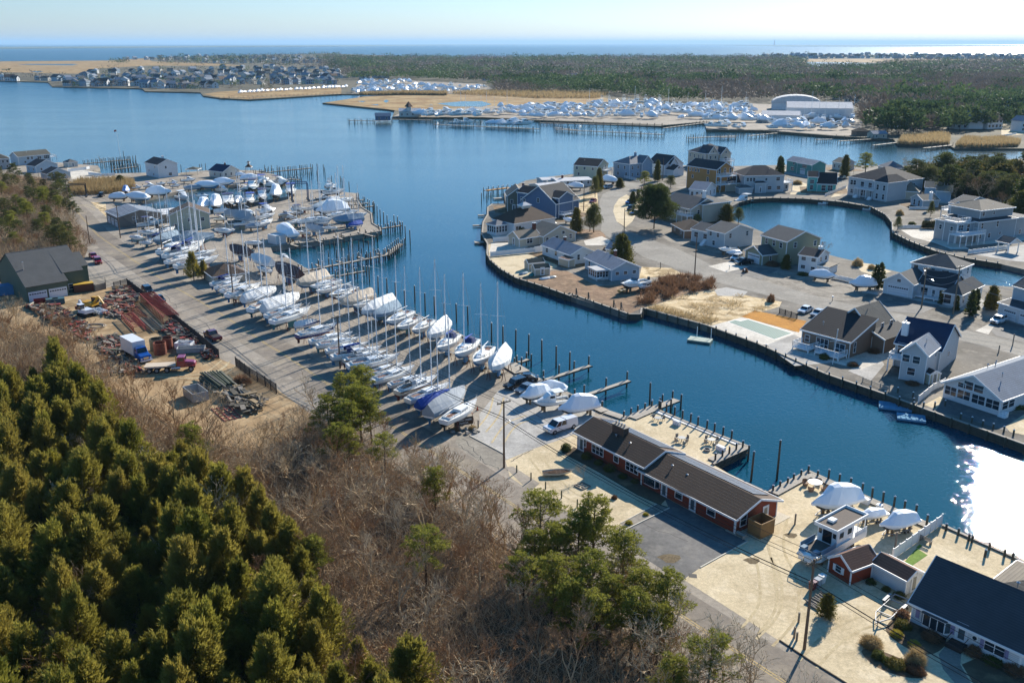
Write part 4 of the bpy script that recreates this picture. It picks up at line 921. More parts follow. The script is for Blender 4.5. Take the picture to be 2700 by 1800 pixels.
house('grey-green house with small windows behind the blue gable',5,(462,592),(600,590),10,[(0,1.3,0,1,5.0,'gy',2.4,'F@.2:2.6:.9x1.1 F@.7:2.6:.8x1.1 Fd.3 L2:2.5'),(.9,1.9,.2,.8,4.6,'gx',1.8,'')],'greengrey','tan',extras=[('chim',1.1,.7,8,.4,M_BRICKR)])
house('low house with broad flat white roof by the headland road',5,(760,440),(960,420),9,[(0,1,0,1,2.5,'gx',.7,'F3:1 R2:1')],'offwhite','white',extras=[('vent',.5,.5,3.7)])
house('long low flat-roofed white house at the river side of the headland',5,(900,385),(1200,370),9,[(0,1,0,1,2.4,'gx',.5,'F5:1 R2:1'),(-.3,.1,.6,1.4,2.4,'gx',.5,'')],'lightgrey','white',extras=[('chim',.25,.5,4,.4,M_BRICKR)])
house('pale yellow two-storey house with black roof and side deck',5,(1045,292),(1250,307),(1372,262),[(0,1,0,.62,4.9,'gx',2.3,'F@.12:3.3:1x1 F@.45:3.3:1x1 F@.8:3.3:1x1 F@.2:1:1x1 R@.5:3:1x1.1 R@.75:3:1x1.6')],'cream','black',extras=[('vent',.3,.2,6.6),('deck',-.12,0,.1,.5,2.8),('deck',1.0,1.2,.3,.6,2.8)])
house('blue-grey two-storey house with grey hipped roofs and white trim',5,(1390,282),(1532,302),(1688,272),[(0,1,0,1,5.6,'h',2.4,'F@.3:3.4 F@.7:3.4 F@.3:.8 F@.8:.9 R4:3.4 R4:.7'),(.6,1.08,.5,.96,5.6,'gx',2.6,'')],'bluegrey','grey',extras=[('chim',.5,.6,9.2,.5,mat('blue_chimney','#7f95ab',.7))])
house('white house with steep dark roof and twin garage doors',5,(1690,255),(1842,277),12,[(0,1,0,1,4.2,'gx',3.4,'F2:2.6'),(1.0,1.45,.05,.6,2.6,'gx',1.6,'R@.5:3',dict(w='white')),(.6,1.1,.2,.6,4.6,'gx',2.2,'R@.5:3:1.4x1.4')],'white','dark')
house('large tan house with slate hip roof and oval gable windows',6,(35,200),(150,222),15,[(0,1,0,1,6.4,'h',3.3,'F4:4:.9x1.4 F3:1'),(.45,1.03,.1,.48,6.4,'gx',2.9,'R@.5:6.6:.8x.8 R2:4'),(.6,1.1,.55,.95,6.0,'gx',2.6,'R@.5:6.2:.8x.8 R1:3:1.6x1.6')],'beige','slate',extras=[('deck',1.1,1.25,.5,1,3)])
house('unfinished three-storey house with bare orange plywood walls',6,(25,352),(225,387),9.4,[(0,1,0,1,8.2,'gx',2.3,'F@.1:6.4:.8x1 F@.2:6.4:.8x1 F@.3:6.4:.8x1 F@.4:6.4:.8x1 F@.2:4:.9x1.1 F@.72:6.2:1x1.4 F@.72:3.6:1x1.4 R3:6.4:1x2 R2:3.4:1.2x1.6 R2:.8:1.2x1.6')],'ply','dark',extras=[('deck',1.0,1.14,0,1,2.9),('deck',1.0,1.14,0,1,5.8)])
house('wide grey house with dark hip roof and small white entry portico',6,(420,387),(690,380),12,[(0,1,0,1,6.0,'h',3.0,'F@.08:4:1x1.2 F@.16:4:1x1.2 F@.24:4:1x1.2 F@.55:4.1:.9x.9 F@.85:4:1.6x1.2 F@.1:.9:1x1.2 F@.65:.9:1.6x1.2 F@.88:.9:1.6x1.2'),(-.38,-.01,.3,.9,3.2,'gx',2.4,'',dict(w='beige')),(-.2,.12,-.3,0,2.2,'h',.9,'',dict(r='medium')),(.24,.5,-.16,-.01,3.6,'h',.6,'Fd.5'),(1.0,1.2,.2,.7,2.9,'f',0,'F2:.8',dict(r='white'))],'lightgrey','dark',extras=[('deck',1.0,1.25,.05,.5,3.1),('vent',.7,.3,8)])
house('teal house with bright ribbed metal roof by the upper river',6,(705,240),(885,272),8,[(0,.45,.1,1,4.6,'gx',1.4,'F@.6:3.2:1x1 F@.5:.8:2x1.4'),(.45,1,0,1,4.4,'gx',1.5,'F@.5:2.8:3x1.3 Fg.4:3')],'teal','bluegrey')
house('turquoise house with a steep black roof front',6,(860,377),(1052,384),9,[(0,.33,.05,.9,5.2,'gx',1.6,'F@.4:2.8:1.6x1.3 F@.4:.6:1.2x1.6'),(.33,1,0,1,3.0,'gx',3.4,'F@.35:.4:1.6x1.9 F@.7:.5:1.8x1.8')],'turquoise','black')
house('grand grey house with double porches and dark hipped roof',6,(1135,402),(1402,445),(1478,408),[(0,1,0,1.3,6.4,'h',3.8,'F@.08:3.8:1.2x1.6 F@.16:3.8:1.2x1.6 F@.36:3.5:1.6x1.8 F@.56:3.5:1.6x1.8 F@.78:3.7:1x1.7 F@.9:3.7:1x1.7 F@.12:.9:1.8x1.4 F@.4:.5:1.8x2 F@.6:.5:1.8x2 F@.78:.6:1.2x1.7 F@.9:.6:1.2x1.7 R2:3.8'),(.74,1.06,-.1,.6,6.4,'h',2.2,'F2:3.6:1x1.7 F2:.6:1x1.7')],'lightgrey','dark',extras=[('deck',.26,.73,-.16,0,3.2),('steps',.35,-.16,1.0,1.4),('steps',.7,-.16,1.0,1.4)])
house('beige garage wing with tall brown hip roof',6,(1465,428),(1585,437),8,[(0,1.25,0,1,2.9,'h',2.9,'R@.7:1'),(-.45,0,.1,.8,2.8,'h',1.4,'F2:.6:1x1.8',dict(w='offwhite'))],'beige','tan')
house('pale roofed cottage half hidden beyond the grand grey house',6,(1400,262),(1480,262),10,[(0,1.6,0,1,2.6,'h',2.4,'F2:1')],'offwhite','grey')
house('grey cottage with tan roof beside the pointed evergreen',6,(1030,225),(1090,235),8,[(0,1,0,1,3.2,'gx',1.6,'F2:1')],'lightgrey','tan')
house('light blue gabled cottage with free-standing white chimney',6,(1570,470),(1650,492),6.5,[(0,1,0,1,2.5,'gy',1.4,'F@.3:.3:1x1.8 F@.7:.3:1x1.8')],'paleblue','tan',extras=[('chim',1.45,.1,5.4,.55,M_TRIM)])
house('sky blue house with grey roof and three roof vents',6,(1660,440),(1760,446),11,[(0,1.2,.2,1,4.2,'gx',1.6,'F1:1'),(.8,1.8,-.05,.7,3.6,'gx',1.5,'')],'paleblue','tan',extras=[('vent',1.1,.4,5.6),('vent',1.3,.4,5.7),('vent',1.5,.4,5.6)])
house('blue-grey house with dark roof and white wraparound upper deck',18,(530,455),(640,475),15,[(0,1.2,0,1,5.6,'gx',2.2,'F@.3:3.6:1.4x1.6 F@.6:3.4:1.2x1.8 L2:3.5',dict(r='slate')),(.6,1.9,-.2,.55,4.6,'gy',2.4,'F2:2.8')],'bluegrey','tan',extras=[('deck',-.35,.25,-.12,.3,3.2)])
r=house('big grey house with curved white balcony over the pool terrace',18,(800,678),(1155,634),13,[(0,1,0,1,5.6,'h',.9,'F@.1:3.6:.8x1.5 F@.5:3.7:.8x1.6 F@.08:.9:1x1.2 F@.32:.9:1x1.2 F@.6:1.5:.7x.7',dict(r='slate')),(.12,.98,.12,.95,2.3,'h',1.9,'F@.1:.7:1x1 F@.42:.8:.7x.8',dict(z=6.0,oh=.6)),(-.42,.0,.12,.75,5.5,'h',.7,'F@.2:3.4:2x1.4 F@.65:2.9:1.2x2 L2:3',dict(r='slate')),(1.0,1.5,.1,.9,5.2,'f',0,'F1:.6',dict(r='slate'))],'grey','tan',extras=[('deck',-.62,.0,-.22,.12,2.9),('deck',-.42,-.1,.12,.5,5.7),('vent',.6,.3,9.2)])
house('grey split-level house with hipped porch at the street',6,(165,752),(283,780),(445,742),[(0,1,0,1,4.3,'gx',1.7,'F@.2:2.9 F@.62:2.9 F@.4:.6:1x1.2 R@.2:2.8 R@.8:2.8'),(-1.1,0,.1,.8,3.4,'gx',1.4,'F2:1.4:1.6x1.3')],'lightgrey','medium',extras=[('steps',-.15,.05,1.6,1.2)])
house('olive two-storey house with white-trimmed garage wing',6,(430,853),(545,888),17,[(.05,1.5,.3,1,6.0,'gx',2.0,'F@.2:4.2 F@.5:4.2 F@.78:4.1:1x1.2 R@.25:4.3 R@.85:4.2 Rd.1 R@.55:1.4:.6x1.3 R@.85:1.2:1x1'),(0,1,0,.34,2.6,'gy',1.6,'Fg.5:4.6 R@.5:1:.6x1')],'olive','medium')
house('square white two-storey house with black roof',6,(795,928),(918,948),(1050,905),[(0,1,0,.7,4.6,'gx',1.4,'F@.25:3.2:1.2x.9 F@.8:3.2:1.2x.9 F@.25:1:1.2x.9 F@.8:.6:1.1x1.2 R@.3:3 R@.75:3:1.2x1'),(1.0,1.6,.05,.6,2.2,'f',0,'',dict(r='tan'))],'white','dark',extras=[('chim',.8,.35,6.7,.45,M_TRIM)])
r=house('large white house with garage gable and octagonal upper windows',6,(1380,1078),(1578,1115),9,[(0,1,0,1.2,3.0,'gy',1.9,'Fg.5:4.9 F@.5:3.0:.9x.6'),(1.0,2.05,.35,1.3,2.8,'gx',2.4,'F@.2:.6:1.6x1.5 Fd.5 F@.8:.5:1.8x1.6',dict(r='dark')),(2.05,2.6,-.05,1.4,2.7,'h',2.0,'F@.25:.5:1.5x1.8 R4:.8:1x1.6'),(.35,1.9,1.0,2.0,5.8,'h',2.0,'F@.1:3.9:1x1.5 F@.4:4.2:2.6x1 F@.75:3.8:1.6x1.4 R2:4')],'white','medium',extras=[('vent',1.0,1.5,8.2),('deck',1.02,2.0,.12,.34,.5)])
r=house('brown beach house with dark split roof and white railed deck',8,(352,655),(745,765),(1050,605),[(0,1,0,.5,2.9,'s',2.6,'F@.12:.9:1x1.2 F@.44:.2:2.6x2.0 F@.8:.2:2.2x1.9 R@.2:.7:.7x1.8',dict(r='black')),(.12,1.0,.5,.98,3.0,'gy',3.6,'R@.3:3.4:.8x1 R@.7:3.4:1x1',dict(r='tan')),(1.0,1.25,.45,1.0,2.6,'sr',.9,'R1:1',dict(r='dark'))],'brown','tan',extras=[('vent',.3,.12,4.6),('deck',.05,.38,-.22,-.02,.6),('deck',.5,.98,-.2,-.02,.6),('vent',.6,.75,7.2)])
r=house('tall white house with brilliant navy roof and gabled canal wing',8,(1160,935),(1362,978),11,[(0,1,0,.62,5.5,'gy',1.9,'F@.18:3.5:1.2x1.3 F@.6:3.5:1.2x1.3 F@.45:1.2:1.3x1.3 R@.8:3.8:.8x1',dict(r='bluegrey')),(-.75,1.1,.625,1.7,4.6,'gx',3.6,'F@.15:2.6:1.6x2 R@.5:2:.9x1 L2:2')],'lightgrey','navy',extras=[('chim',-.55,.75,8.2,.55,M_TRIM),('vent',.7,.3,7.4),('deck',-.75,-.02,.28,.62,2.6)])
house('cream garden shed with dark roof against the tall white house',8,(1408,985),(1490,975),2.6,[(0,1,0,1,2.0,'gy',.5,'Fd.5')],'cream','dark','shed','shed',oh=.12)
house('long low house with glazed gable front and ribbed grey roof',8,(1525,1092),(1985,1243),24,[(0,1,0,1,2.6,'gy',2.3,'F@.12:.8:2.0x1.3 F@.36:.8:2.2x1.3 F@.62:.8:2.2x1.3 F@.87:.8:2.2x1.3 F@.3:2.5:1.3x.7 F@.42:2.5:1.6x1.2 F@.6:2.5:1.6x1.1 R@.06:.8:1.6x1.2 R@.14:.8:1.6x1.2')],'white','bluegrey',extras=[('vent',.3,.3,4.9),('vent',.35,.36,5.0),('vent',.28,.42,4.9),('vent',.7,.2,4.9),('steps',1.06,.03,.8,1.2)],oh=.5)
house('tall blue-grey and white house with double garage at the right edge',8,(1975,425),(2200,495),12,[(0,1.4,0,1,2.9,'s',1.4,'Fg.3:3 Fg.72:3',dict(w='white',r='slate')),(0,1.4,.3,1.2,6.0,'gx',2.4,'F@.5:4.2 F@.85:4.2 L3:4')],'paleblue','medium')
house('dark brown cottage with hip roof tucked under the big pine',5,(1905,770),(2010,830),9,[(0,1,0,1,2.3,'h',2.0,'F2:.9 R1:.9')],'brown','brown')
house('grey mansard house with white dormers behind the big pine',5,(1800,640),(2020,690),14,[(0,1.2,0,1,4.4,'gx',2.6,'F4:2.6 R2:2.6 Fg.3:2.6'),(.2,1.3,.3,1.2,5.6,'h',1.8,'F3:3.4')],'beige','medium',extras=[('chim',1.1,.5,9,.6,M_TRIM),('deck',.9,1.3,-.2,0,2.6)])
house('white porch house with pale metal roof behind the mansard house',5,(2060,475),(2170,485),12,[(0,1.2,0,1,3.2,'gx',2.0,'F3:1:1x1.3 R3:1:1x1.4')],'white','bluegrey')
house('white pavilion with timber truss gable at the lagoon',18,(1100,780),(1225,800),4,[(0,1.2,0,1,2.6,'gy',1.4,'',dict(w='white'))],'white','medium','pavilion','pavilion')if False else None
house('round-topped cream storage shed nearest the curved bulkhead',5,(702,1160),(832,1150),2.6,[(0,1,0,1,1.9,'gx',.9,'Fd.5')],'shed','green','shed','shed',oh=.12)
house('round-topped cream storage shed behind its twin',5,(645,1110),(785,1095),2.4,[(0,1,0,1,1.9,'gx',.9,'')],'shed','green','shed','shed',oh=.12)
house('small grey garage beyond the rounded evergreen',5,(1330,985),(1460,1000),6,[(0,1,0,1,2.2,'gx',1.4,'')],'white','bluegrey','garage','garage')
r=thing('pavilion','open white pavilion with grey gable roof on the lagoon terrace','pavilion',W(18,1100,780),.45)
for x in(0,4.2):
 for y in(0,3.4):part('post',MB().box(x-.12,x+.12,y-.12,y+.12,0,2.7),M_TRIM,r)
roof_block(r,-.3,4.5,-.2,3.6,.3,'gy',1.3,2.7,WM['white'],RM['medium'])
# ------------------------------------------------------------------ foliage
def leafm(name,c1,c2,c3,trans=.35,s=.9):
 m=bpy.data.materials.new(name);m.use_nodes=True;t=m.node_tree;N=t.nodes;K=t.links
 b=N['Principled BSDF'];b.inputs['Roughness'].default_value=.75;b.inputs['Specular IOR Level'].default_value=.2
 oi=N.new('ShaderNodeObjectInfo');tc=N.new('ShaderNodeNewGeometry')
 n=N.new('ShaderNodeTexNoise');n.inputs['Scale'].default_value=s;n.inputs['Detail'].default_value=4;K.new(tc.outputs['Position'],n.inputs['Vector'])
 r=N.new('ShaderNodeMapRange');r.inputs['From Min'].default_value=.35;r.inputs['From Max'].default_value=.65;K.new(n.outputs['Fac'],r.inputs['Value'])
 a=N.new('ShaderNodeMix');a.data_type='RGBA';a.inputs['A'].default_value=(*L(c1),1);a.inputs['B'].default_value=(*L(c2),1);K.new(r.outputs[0],a.inputs['Factor'])
 d=N.new('ShaderNodeMix');d.data_type='RGBA';d.inputs['B'].default_value=(*L(c3),1);K.new(a.outputs['Result'],d.inputs['A'])
 rr=N.new('ShaderNodeMath');rr.operation='MULTIPLY';rr.inputs[1].default_value=.8;K.new(oi.outputs['Random'],rr.inputs[0]);K.new(rr.outputs[0],d.inputs['Factor'])
 K.new(d.outputs['Result'],b.inputs['Base Color'])
 tl=N.new('ShaderNodeBsdfTranslucent');K.new(d.outputs['Result'],tl.inputs['Color'])
 ms=N.new('ShaderNodeMixShader');ms.inputs[0].default_value=trans
 K.new(b.outputs[0],ms.inputs[1]);K.new(tl.outputs[0],ms.inputs[2]);K.new(ms.outputs[0],N['Material Output'].inputs['Surface'])
 return m
LF_CEDAR=leafm('cedar_foliage','#9a943e','#5c6026','#988842',.5,.5)
LF_PINE=leafm('pine_needles','#949440','#60662a','#88863a',.5)
LF_DARK=leafm('dark_evergreen','#5f6834','#414a24','#6c6838',.35)
LF_FAR=leafm('far_evergreen','#647848','#3a4c2c','#6a7648',.25,.009)
LF_BARE=leafm('far_bare_twigs','#857a6e','#6a6058','#8d7d6a',.1,.01)
LF_BROWN=leafm('dead_leaves','#84644a','#634a36','#977456',.3)
LF_SHRUB=leafm('shrub_foliage','#5f6a2c','#414a20','#7c6c34',.3,3)
LF_YELLOW=leafm('yellow_shrub','#a8a030','#8a8428','#b8a040',.3,3)
LF_REED=leafm('reed_stems','#b39c70','#8e7850','#c2ab80',.3,.5)
BK_GREY=mat('grey_bark','#c0a680',.95,.3,3)
BK_LIGHT=mat('pale_twigs','#dcc49e',.9,.3,2)
BK_BROWN=mat('brown_twigs','#b48c62',.9,.3,2)
BK_DARK=mat('dark_bark','#4a3c30',.95,.3,3)
def np_mesh(name,V,F,m):
 """V (n,3) floats, F (k,3) triangle indices"""
 V=np.asarray(V,np.float32);F=np.asarray(F,np.int32)
 me=bpy.data.meshes.new(name);me.vertices.add(len(V));me.vertices.foreach_set('co',V.ravel())
 me.loops.add(F.size);me.loops.foreach_set('vertex_index',F.ravel())
 me.polygons.add(len(F));me.polygons.foreach_set('loop_start',np.arange(0,F.size,3,dtype=np.int32))
 me.update(calc_edges=True)
 if m:me.materials.append(m)
 return me
def tri_leaves(rs,C,D,ln,wd):
 """one triangle per row: base at C, tip along D"""
 n=len(C);D=D/(np.linalg.norm(D,axis=1,keepdims=True)+1e-9)
 R=rs.normal(size=(n,3));S=np.cross(D,R);S/=(np.linalg.norm(S,axis=1,keepdims=True)+1e-9)
 ln=np.asarray(ln).reshape(-1,1);wd=np.asarray(wd).reshape(-1,1)
 V=np.stack([C-S*wd,C+S*wd,C+D*ln],1).reshape(-1,3)
 return V
def cedar_mesh(seed,H=8.0,R=2.1,nb=95,per=42,m=LF_CEDAR,ll=.42,droop=.0,shape=.8):
 rs=np.random.RandomState(seed);Vs=[]
 for i in range(nb):
  t=(i+.5)/nb;z=H*(.08+.92*t);rad=R*(1-t)**shape*rs.uniform(.65,1.12)+.12
  a=i*2.399+rs.uniform(-.4,.4);up=.35+.5*t
  d=np.array([math.cos(a),math.sin(a),up*.55-droop]);d/=np.linalg.norm(d)
  k=max(6,int(per*(rad/R+.25)));s=rs.uniform(.15,1.0,k)**.75*rad
  C=d[None]*s[:,None]+np.array([0,0,z-.18*rad])+rs.normal(size=(k,3))*(.11*rad*(.4+s/rad))[:,None]*np.array([1,1,.55])
  D=d[None]*1.0+rs.normal(size=(k,3))*.55+np.array([0,0,.25])
  Vs.append(tri_leaves(rs,C,D,rs.uniform(.6,1.4,k)*ll,rs.uniform(.07,.15,k)))
 V=np.concatenate(Vs);return np_mesh('crown',V,np.arange(len(V)).reshape(-1,3),m)
def puff_mesh(seed,centres,radii,per=60,m=LF_PINE,ll=.3,wd=.06,flat=.75):
 rs=np.random.RandomState(seed);Vs=[]
 for c,r in zip(centres,radii):
  k=int(per*max(r,.35)**1.4);u=rs.normal(size=(k,3));u/=np.linalg.norm(u,axis=1,keepdims=True)
  s=rs.uniform(.35,1,k)**.6*r
  C=np.array(c)[None]+u*s[:,None]*np.array([1,1,flat])
  Vs.append(tri_leaves(rs,C,u+rs.normal(size=(k,3))*.5+np.array([0,0,.35]),rs.uniform(.6,1.3,k)*ll,rs.uniform(.7,1.3,k)*wd))
 V=np.concatenate(Vs);return np_mesh('crown',V,np.arange(len(V)).reshape(-1,3),m)
def limb_set(seed,H,n,z0,spread,up=.4,rt=.16,trunk_bend=.25):
 """trunk and limbs as tapered tubes; returns MB and the limb tips"""
 r=random.Random(seed);mb=MB();bx,by=r.uniform(-1,1)*trunk_bend,r.uniform(-1,1)*trunk_bend
 def tr(t):return Vector((bx*math.sin(t*2.5),by*math.sin(t*2),H*t))
 mb.tube([tr(t)for t in(0,.25,.5,.75,1)],[rt,rt*.8,rt*.6,rt*.38,rt*.12],6)
 tips=[]
 for i in range(n):
  t=z0+(1-z0)*(i+.5)/n;p=tr(t);a=i*2.4+r.uniform(-.5,.5)
  l=spread*(1.15-.75*((t-z0)/(1-z0)))*r.uniform(.6,1.1)
  q=p+Vector((math.cos(a)*l,math.sin(a)*l,l*up*r.uniform(.5,1.3)))
  mid=p.lerp(q,.5)+Vector((0,0,-.08*l))
  mb.tube([p,mid,q],[rt*.35*(1.2-t),rt*.22,.02],4,cap=False);tips.append(q);tips.append(p.lerp(q,.62)+Vector((r.uniform(-.4,.4),r.uniform(-.4,.4),.2)))
 tips.append(tr(1.0))
 return mb,tips
def bare_tree_meshes(seed,H=8.0,spread=2.8,gen=5,thick=1.0,m=BK_GREY,mt=BK_LIGHT,upw=.5):
 r=random.Random(seed);mb=MB();tw=[]
 def grow(p,d,l,rad,g):
  q=p+d*l
  q2=p.lerp(q,.5)+Vector((r.uniform(-1,1),r.uniform(-1,1),r.uniform(-.5,1)))*l*.07
  if g<=2:mb.tube([p,q2,q],[rad,rad*.85,rad*.7],5 if g<2 else 4,cap=False)
  else:tw.append((p,q2,rad));tw.append((q2,q,rad*.8))
  if g>=gen:return
  k=r.choice((2,3,3))if g<2 else r.choice((2,3,3))
  for i in range(k):
   ax=Vector((r.gauss(0,1),r.gauss(0,1),r.gauss(0,.5)+upw*.7)).normalized()
   nd=(d*(.9 if g else .8)+ax*r.uniform(.45,.85)).normalized()
   grow(q if i<k-1 or g==0 else q2,nd,l*r.uniform(.62,.86),rad*.62,g+1)
 grow(Vector((0,0,-.1)),Vector((r.uniform(-.12,.12),r.uniform(-.12,.12),1)).normalized(),H*.27,.105*thick,0)
 V,F=[],[]
 for a,b,rad in tw:
  d=(b-a);s=d.cross(Vector((r.gauss(0,1),r.gauss(0,1),r.gauss(0,1))));s=s.normalized()*max(rad,.013)*1.1
  s2=d.cross(s).normalized()*s.length;o=len(V)
  V+=[a-s,a+s,b+s*.7,b-s*.7,a-s2,a+s2,b];F+=[(o,o+1,o+2),(o,o+2,o+3),(o+4,o+5,o+6)]
 return mb.mesh('trunk',m),np_mesh('twigs',[tuple(v)for v in V],F,mt)
def tree_proto(name,cat,parts,label='tree'):
 t=thing(name,label,cat)
 for n,me,mm in parts:part(n,me,mm,t)
 return t
TRK=[MB().tube([(0,0,-.2),(.05,0,3),(0,.05,7)],[.16,.11,.03],6).mesh('trunk',BK_DARK)]
def plume_cedar(seed,H,R,n):
 """a cedar crown of many upswept plumes, each feathered with flat sprays"""
 rs=np.random.RandomState(seed);Vs=[]
 for i in range(n):
  t=(i+.5)/n;a=i*2.399+rs.uniform(-.5,.5);rad=R*(1-t*.96)**.75*rs.uniform(.5,1.1);z0=H*(.08+.74*t**.95)
  ln=H*rs.uniform(.17,.32)*(1.05-.25*t);base=np.array([math.cos(a)*rad*.45,math.sin(a)*rad*.45,z0]);d=np.array([math.cos(a)*.85*(1-.7*t),math.sin(a)*.85*(1-.7*t),.55+.75*t]);d/=np.linalg.norm(d)
  side=np.cross(d,[0,0,1]);side/=np.linalg.norm(side)+1e-6;k=76;s=rs.uniform(0,1,k)**.8
  w_=.34*ln*(1-s*.85);off=side[None]*(rs.uniform(-1,1,k)*w_)[:,None]+rs.normal(size=(k,3))*(w_*.4)[:,None]
  C=base+d[None]*(s*ln)[:,None]+off;D=d[None]+off*1.4/ln+rs.normal(size=(k,3))*.28
  Vs.append(tri_leaves(rs,C,D,rs.uniform(.5,1.6,k)*.3,rs.uniform(.03,.075,k)))
 V=np.concatenate(Vs);return np_mesh('crown',V,np.arange(len(V)).reshape(-1,3),LF_CEDAR)
CEDARS=[tree_proto('cedar_tree','cedar',[('crown',plume_cedar(i,8,(2.1,2.7,1.8,2.4,2.9)[i],(120,150,105,140,165)[i]),None),('trunk',TRK[0],None)])for i in range(5)]
def pine(seed,H,n,z0,spread,per=210,m=LF_PINE,pr=(.6,1.15),ll=.34,flat=.62):
 mb,tips=limb_set(seed,H,n,z0,spread);r=random.Random(seed+5)
 c=puff_mesh(seed,[tuple(p)for p in tips],[r.uniform(*pr)for _ in tips],per,m,ll,.055,flat)
 return tree_proto('pine_tree','pine',[('crown',c,None),('trunk',mb.mesh('trunk',BK_DARK),None)])
PINES=[pine(21,9,34,.4,2.5,230,pr=(.28,.6),ll=.26,flat=.5),pine(22,9,40,.32,2.3,230,pr=(.28,.6),ll=.26,flat=.5),pine(23,9,28,.45,2.9,230,pr=(.3,.65),ll=.26,flat=.5),pine(24,9,44,.28,2.4,230,pr=(.28,.58),ll=.26,flat=.5)]
BIGPINE=pine(31,9,70,.2,4.4,260,LF_DARK,(.8,1.35))
BARES=[]
for i in range(7):
 a,b=bare_tree_meshes(40+i,8.2,gen=6,m=BK_GREY,mt=(BK_LIGHT,BK_BROWN,BK_LIGHT,BK_BROWN,BK_GREY,BK_LIGHT,BK_BROWN)[i],upw=(.5,.9,.3,.6,.8,.4,.7)[i])
 BARES.append(tree_proto('bare_tree','tree',[('trunk',a,None),('twigs',b,None)]))
def round_bush(seed,m,n=1100,ll=.16,w_=.05):
 rs=np.random.RandomState(seed);u=rs.normal(size=(n,3));u/=np.linalg.norm(u,axis=1,keepdims=True);u[:,2]=np.abs(u[:,2])
 C=u*(rs.uniform(.72,1,n)*(1+.12*np.sin(u[:,0]*7+u[:,1]*5)))[:,None]
 V=tri_leaves(rs,C,u+rs.normal(size=(n,3))*.6,rs.uniform(.6,1.3,n)*ll,rs.uniform(.6,1.3,n)*w_)
 core=MB();rr=[[(.8*math.cos(a)*math.cos(e),.8*math.sin(a)*math.cos(e),.8*math.sin(e))for a in[k*math.pi/4 for k in range(8)]]for e in(0,.6,1.2,1.55)]
 return np_mesh('foliage',V,np.arange(len(V)).reshape(-1,3),m),core.loft(rr,close=True).mesh('core',m)
def bush_proto(name,m,seed,**k):
 a,b=round_bush(seed,m,**k);t=thing(name,name,'shrub');part('foliage',a,None,t);part('branches',b,None,t);return t
SHRUB=bush_proto('shrub',LF_SHRUB,61);YSHRUB=bush_proto('yellow_shrub',LF_YELLOW,62);DSHRUB=bush_proto('dark_shrub',LF_DARK,63);BSHRUB=bush_proto('brown_shrub',LF_BROWN,64,ll=.3,w_=.035)
GSHRUB=bush_proto('grass_clump',LF_REED,65,ll=.5,w_=.03)
def slim(seed,m=LF_DARK):return tree_proto('arborvitae','tree',[('crown',cedar_mesh(seed,5,.75,70,34,m,.26,shape=.5),None),('trunk',MB().tube([(0,0,0),(0,0,3)],[.08,.03],5).mesh('trunk',BK_DARK),None)])
SLIM=slim(71)
ROUND=[pine(81,6,26,.15,2.3,190,LF_DARK,(.6,1.0),.24,.9),tree_proto('dense_evergreen','tree',[('crown',cedar_mesh(82,6,2.6,130,60,LF_SHRUB,.32,shape=.45),None),('trunk',TRK[0],None)])]
def top_at(v,x,y,h):p=W(v,x,y,LZ+h);return Vector((p.x,p.y,LZ))
def plant_top(proto,v,x,y,h,base_h,label,group=None,wide=1.0,over=None,cat=None):
 s=h/base_h;return place(proto,top_at(v,x,y,h),RND.uniform(0,6.28),(s*wide,s*wide,s),label,group,over,cat)
def poisson(poly,sp,rnd,n=4000,keep=None):
 xs=[p[0]for p in poly];ys=[p[1]for p in poly];out=[];cell={}
 for _ in range(n):
  p=(rnd.uniform(min(xs),max(xs)),rnd.uniform(min(ys),max(ys)))
  if not inside(p,poly)or(keep and not keep(p)):continue
  s_=sp(p)if callable(sp)else sp
  gx,gy=int(p[0]//s_),int(p[1]//s_)
  if any((q[0]-p[0])**2+(q[1]-p[1])**2<s_*s_ for a in(-1,0,1)for b in(-1,0,1)for q in cell.get((gx+a,gy+b),())):continue
  cell.setdefault((gx,gy),[]).append(p);out.append(p)
 return out
 # ------------------------------------------------------------------ the wood in the foreground
def tpoly(h,v,*xy):return[top_at(v,xy[i],xy[i+1],h)for i in range(0,len(xy),2)]
CEDAR_AREA=tpoly(7.5,12,-260,180,60,165,190,150,235,120,320,190,420,260,500,400,560,470,690,520,830,480,980,640,1090,700,1200,830,1320,930,1420,1080,1520,1200,1620,1330,1880,1460,1900,2000,-260,2000)
def where(p):
 """words for the spot of a tree in the wood"""
 x=p[0]/max(p[1],1)
 a='nearest the camera' if p[1]<85 else 'in mid wood' if p[1]<115 else 'in the far wood' if p[1]<150 else 'beyond the scrap yard'
 b='at the far left' if x<-.4 else 'towards the left' if x<-.22 else 'in the centre' if x<-.02 else 'towards the road'
 return a+' '+b
cnt={}
sp_=poisson(CEDAR_AREA,3.0,random.Random(3),9000)
sp_.sort(key=lambda p:p[1])
SHAPES=['broad','bushy','narrow','full','wide-skirted'];TONE=['tall','middling','short']
for i,p in enumerate(sp_):
 h=RND.uniform(5.2,10.4);s=h/8;k=RND.randrange(5)
 key=(SHAPES[k],where(p));cnt[key]=cnt.get(key,0)+1
 place(CEDARS[k],(p[0],p[1],LZ),RND.uniform(0,6.28),(s*RND.uniform(.8,1.3),s*RND.uniform(.8,1.3),s),'%s cedar, %s of its shape %s'%(SHAPES[k],ORD[min(cnt[key]-1,60)],where(p)),'cedars of the foreground wood')
ROADL=offset_line(CL,4.6)
def left_of_road(p,m=0):
 b=min(ROADL,key=lambda q:(q[0]-p[0])**2+(q[1]-p[1])**2);i=ROADL.index(b);a,c=ROADL[max(i-1,0)],ROADL[min(i+1,len(ROADL)-1)]
 d=(c-a).normalized();return(p[0]-b[0])*d.y-(p[1]-b[1])*d.x>m
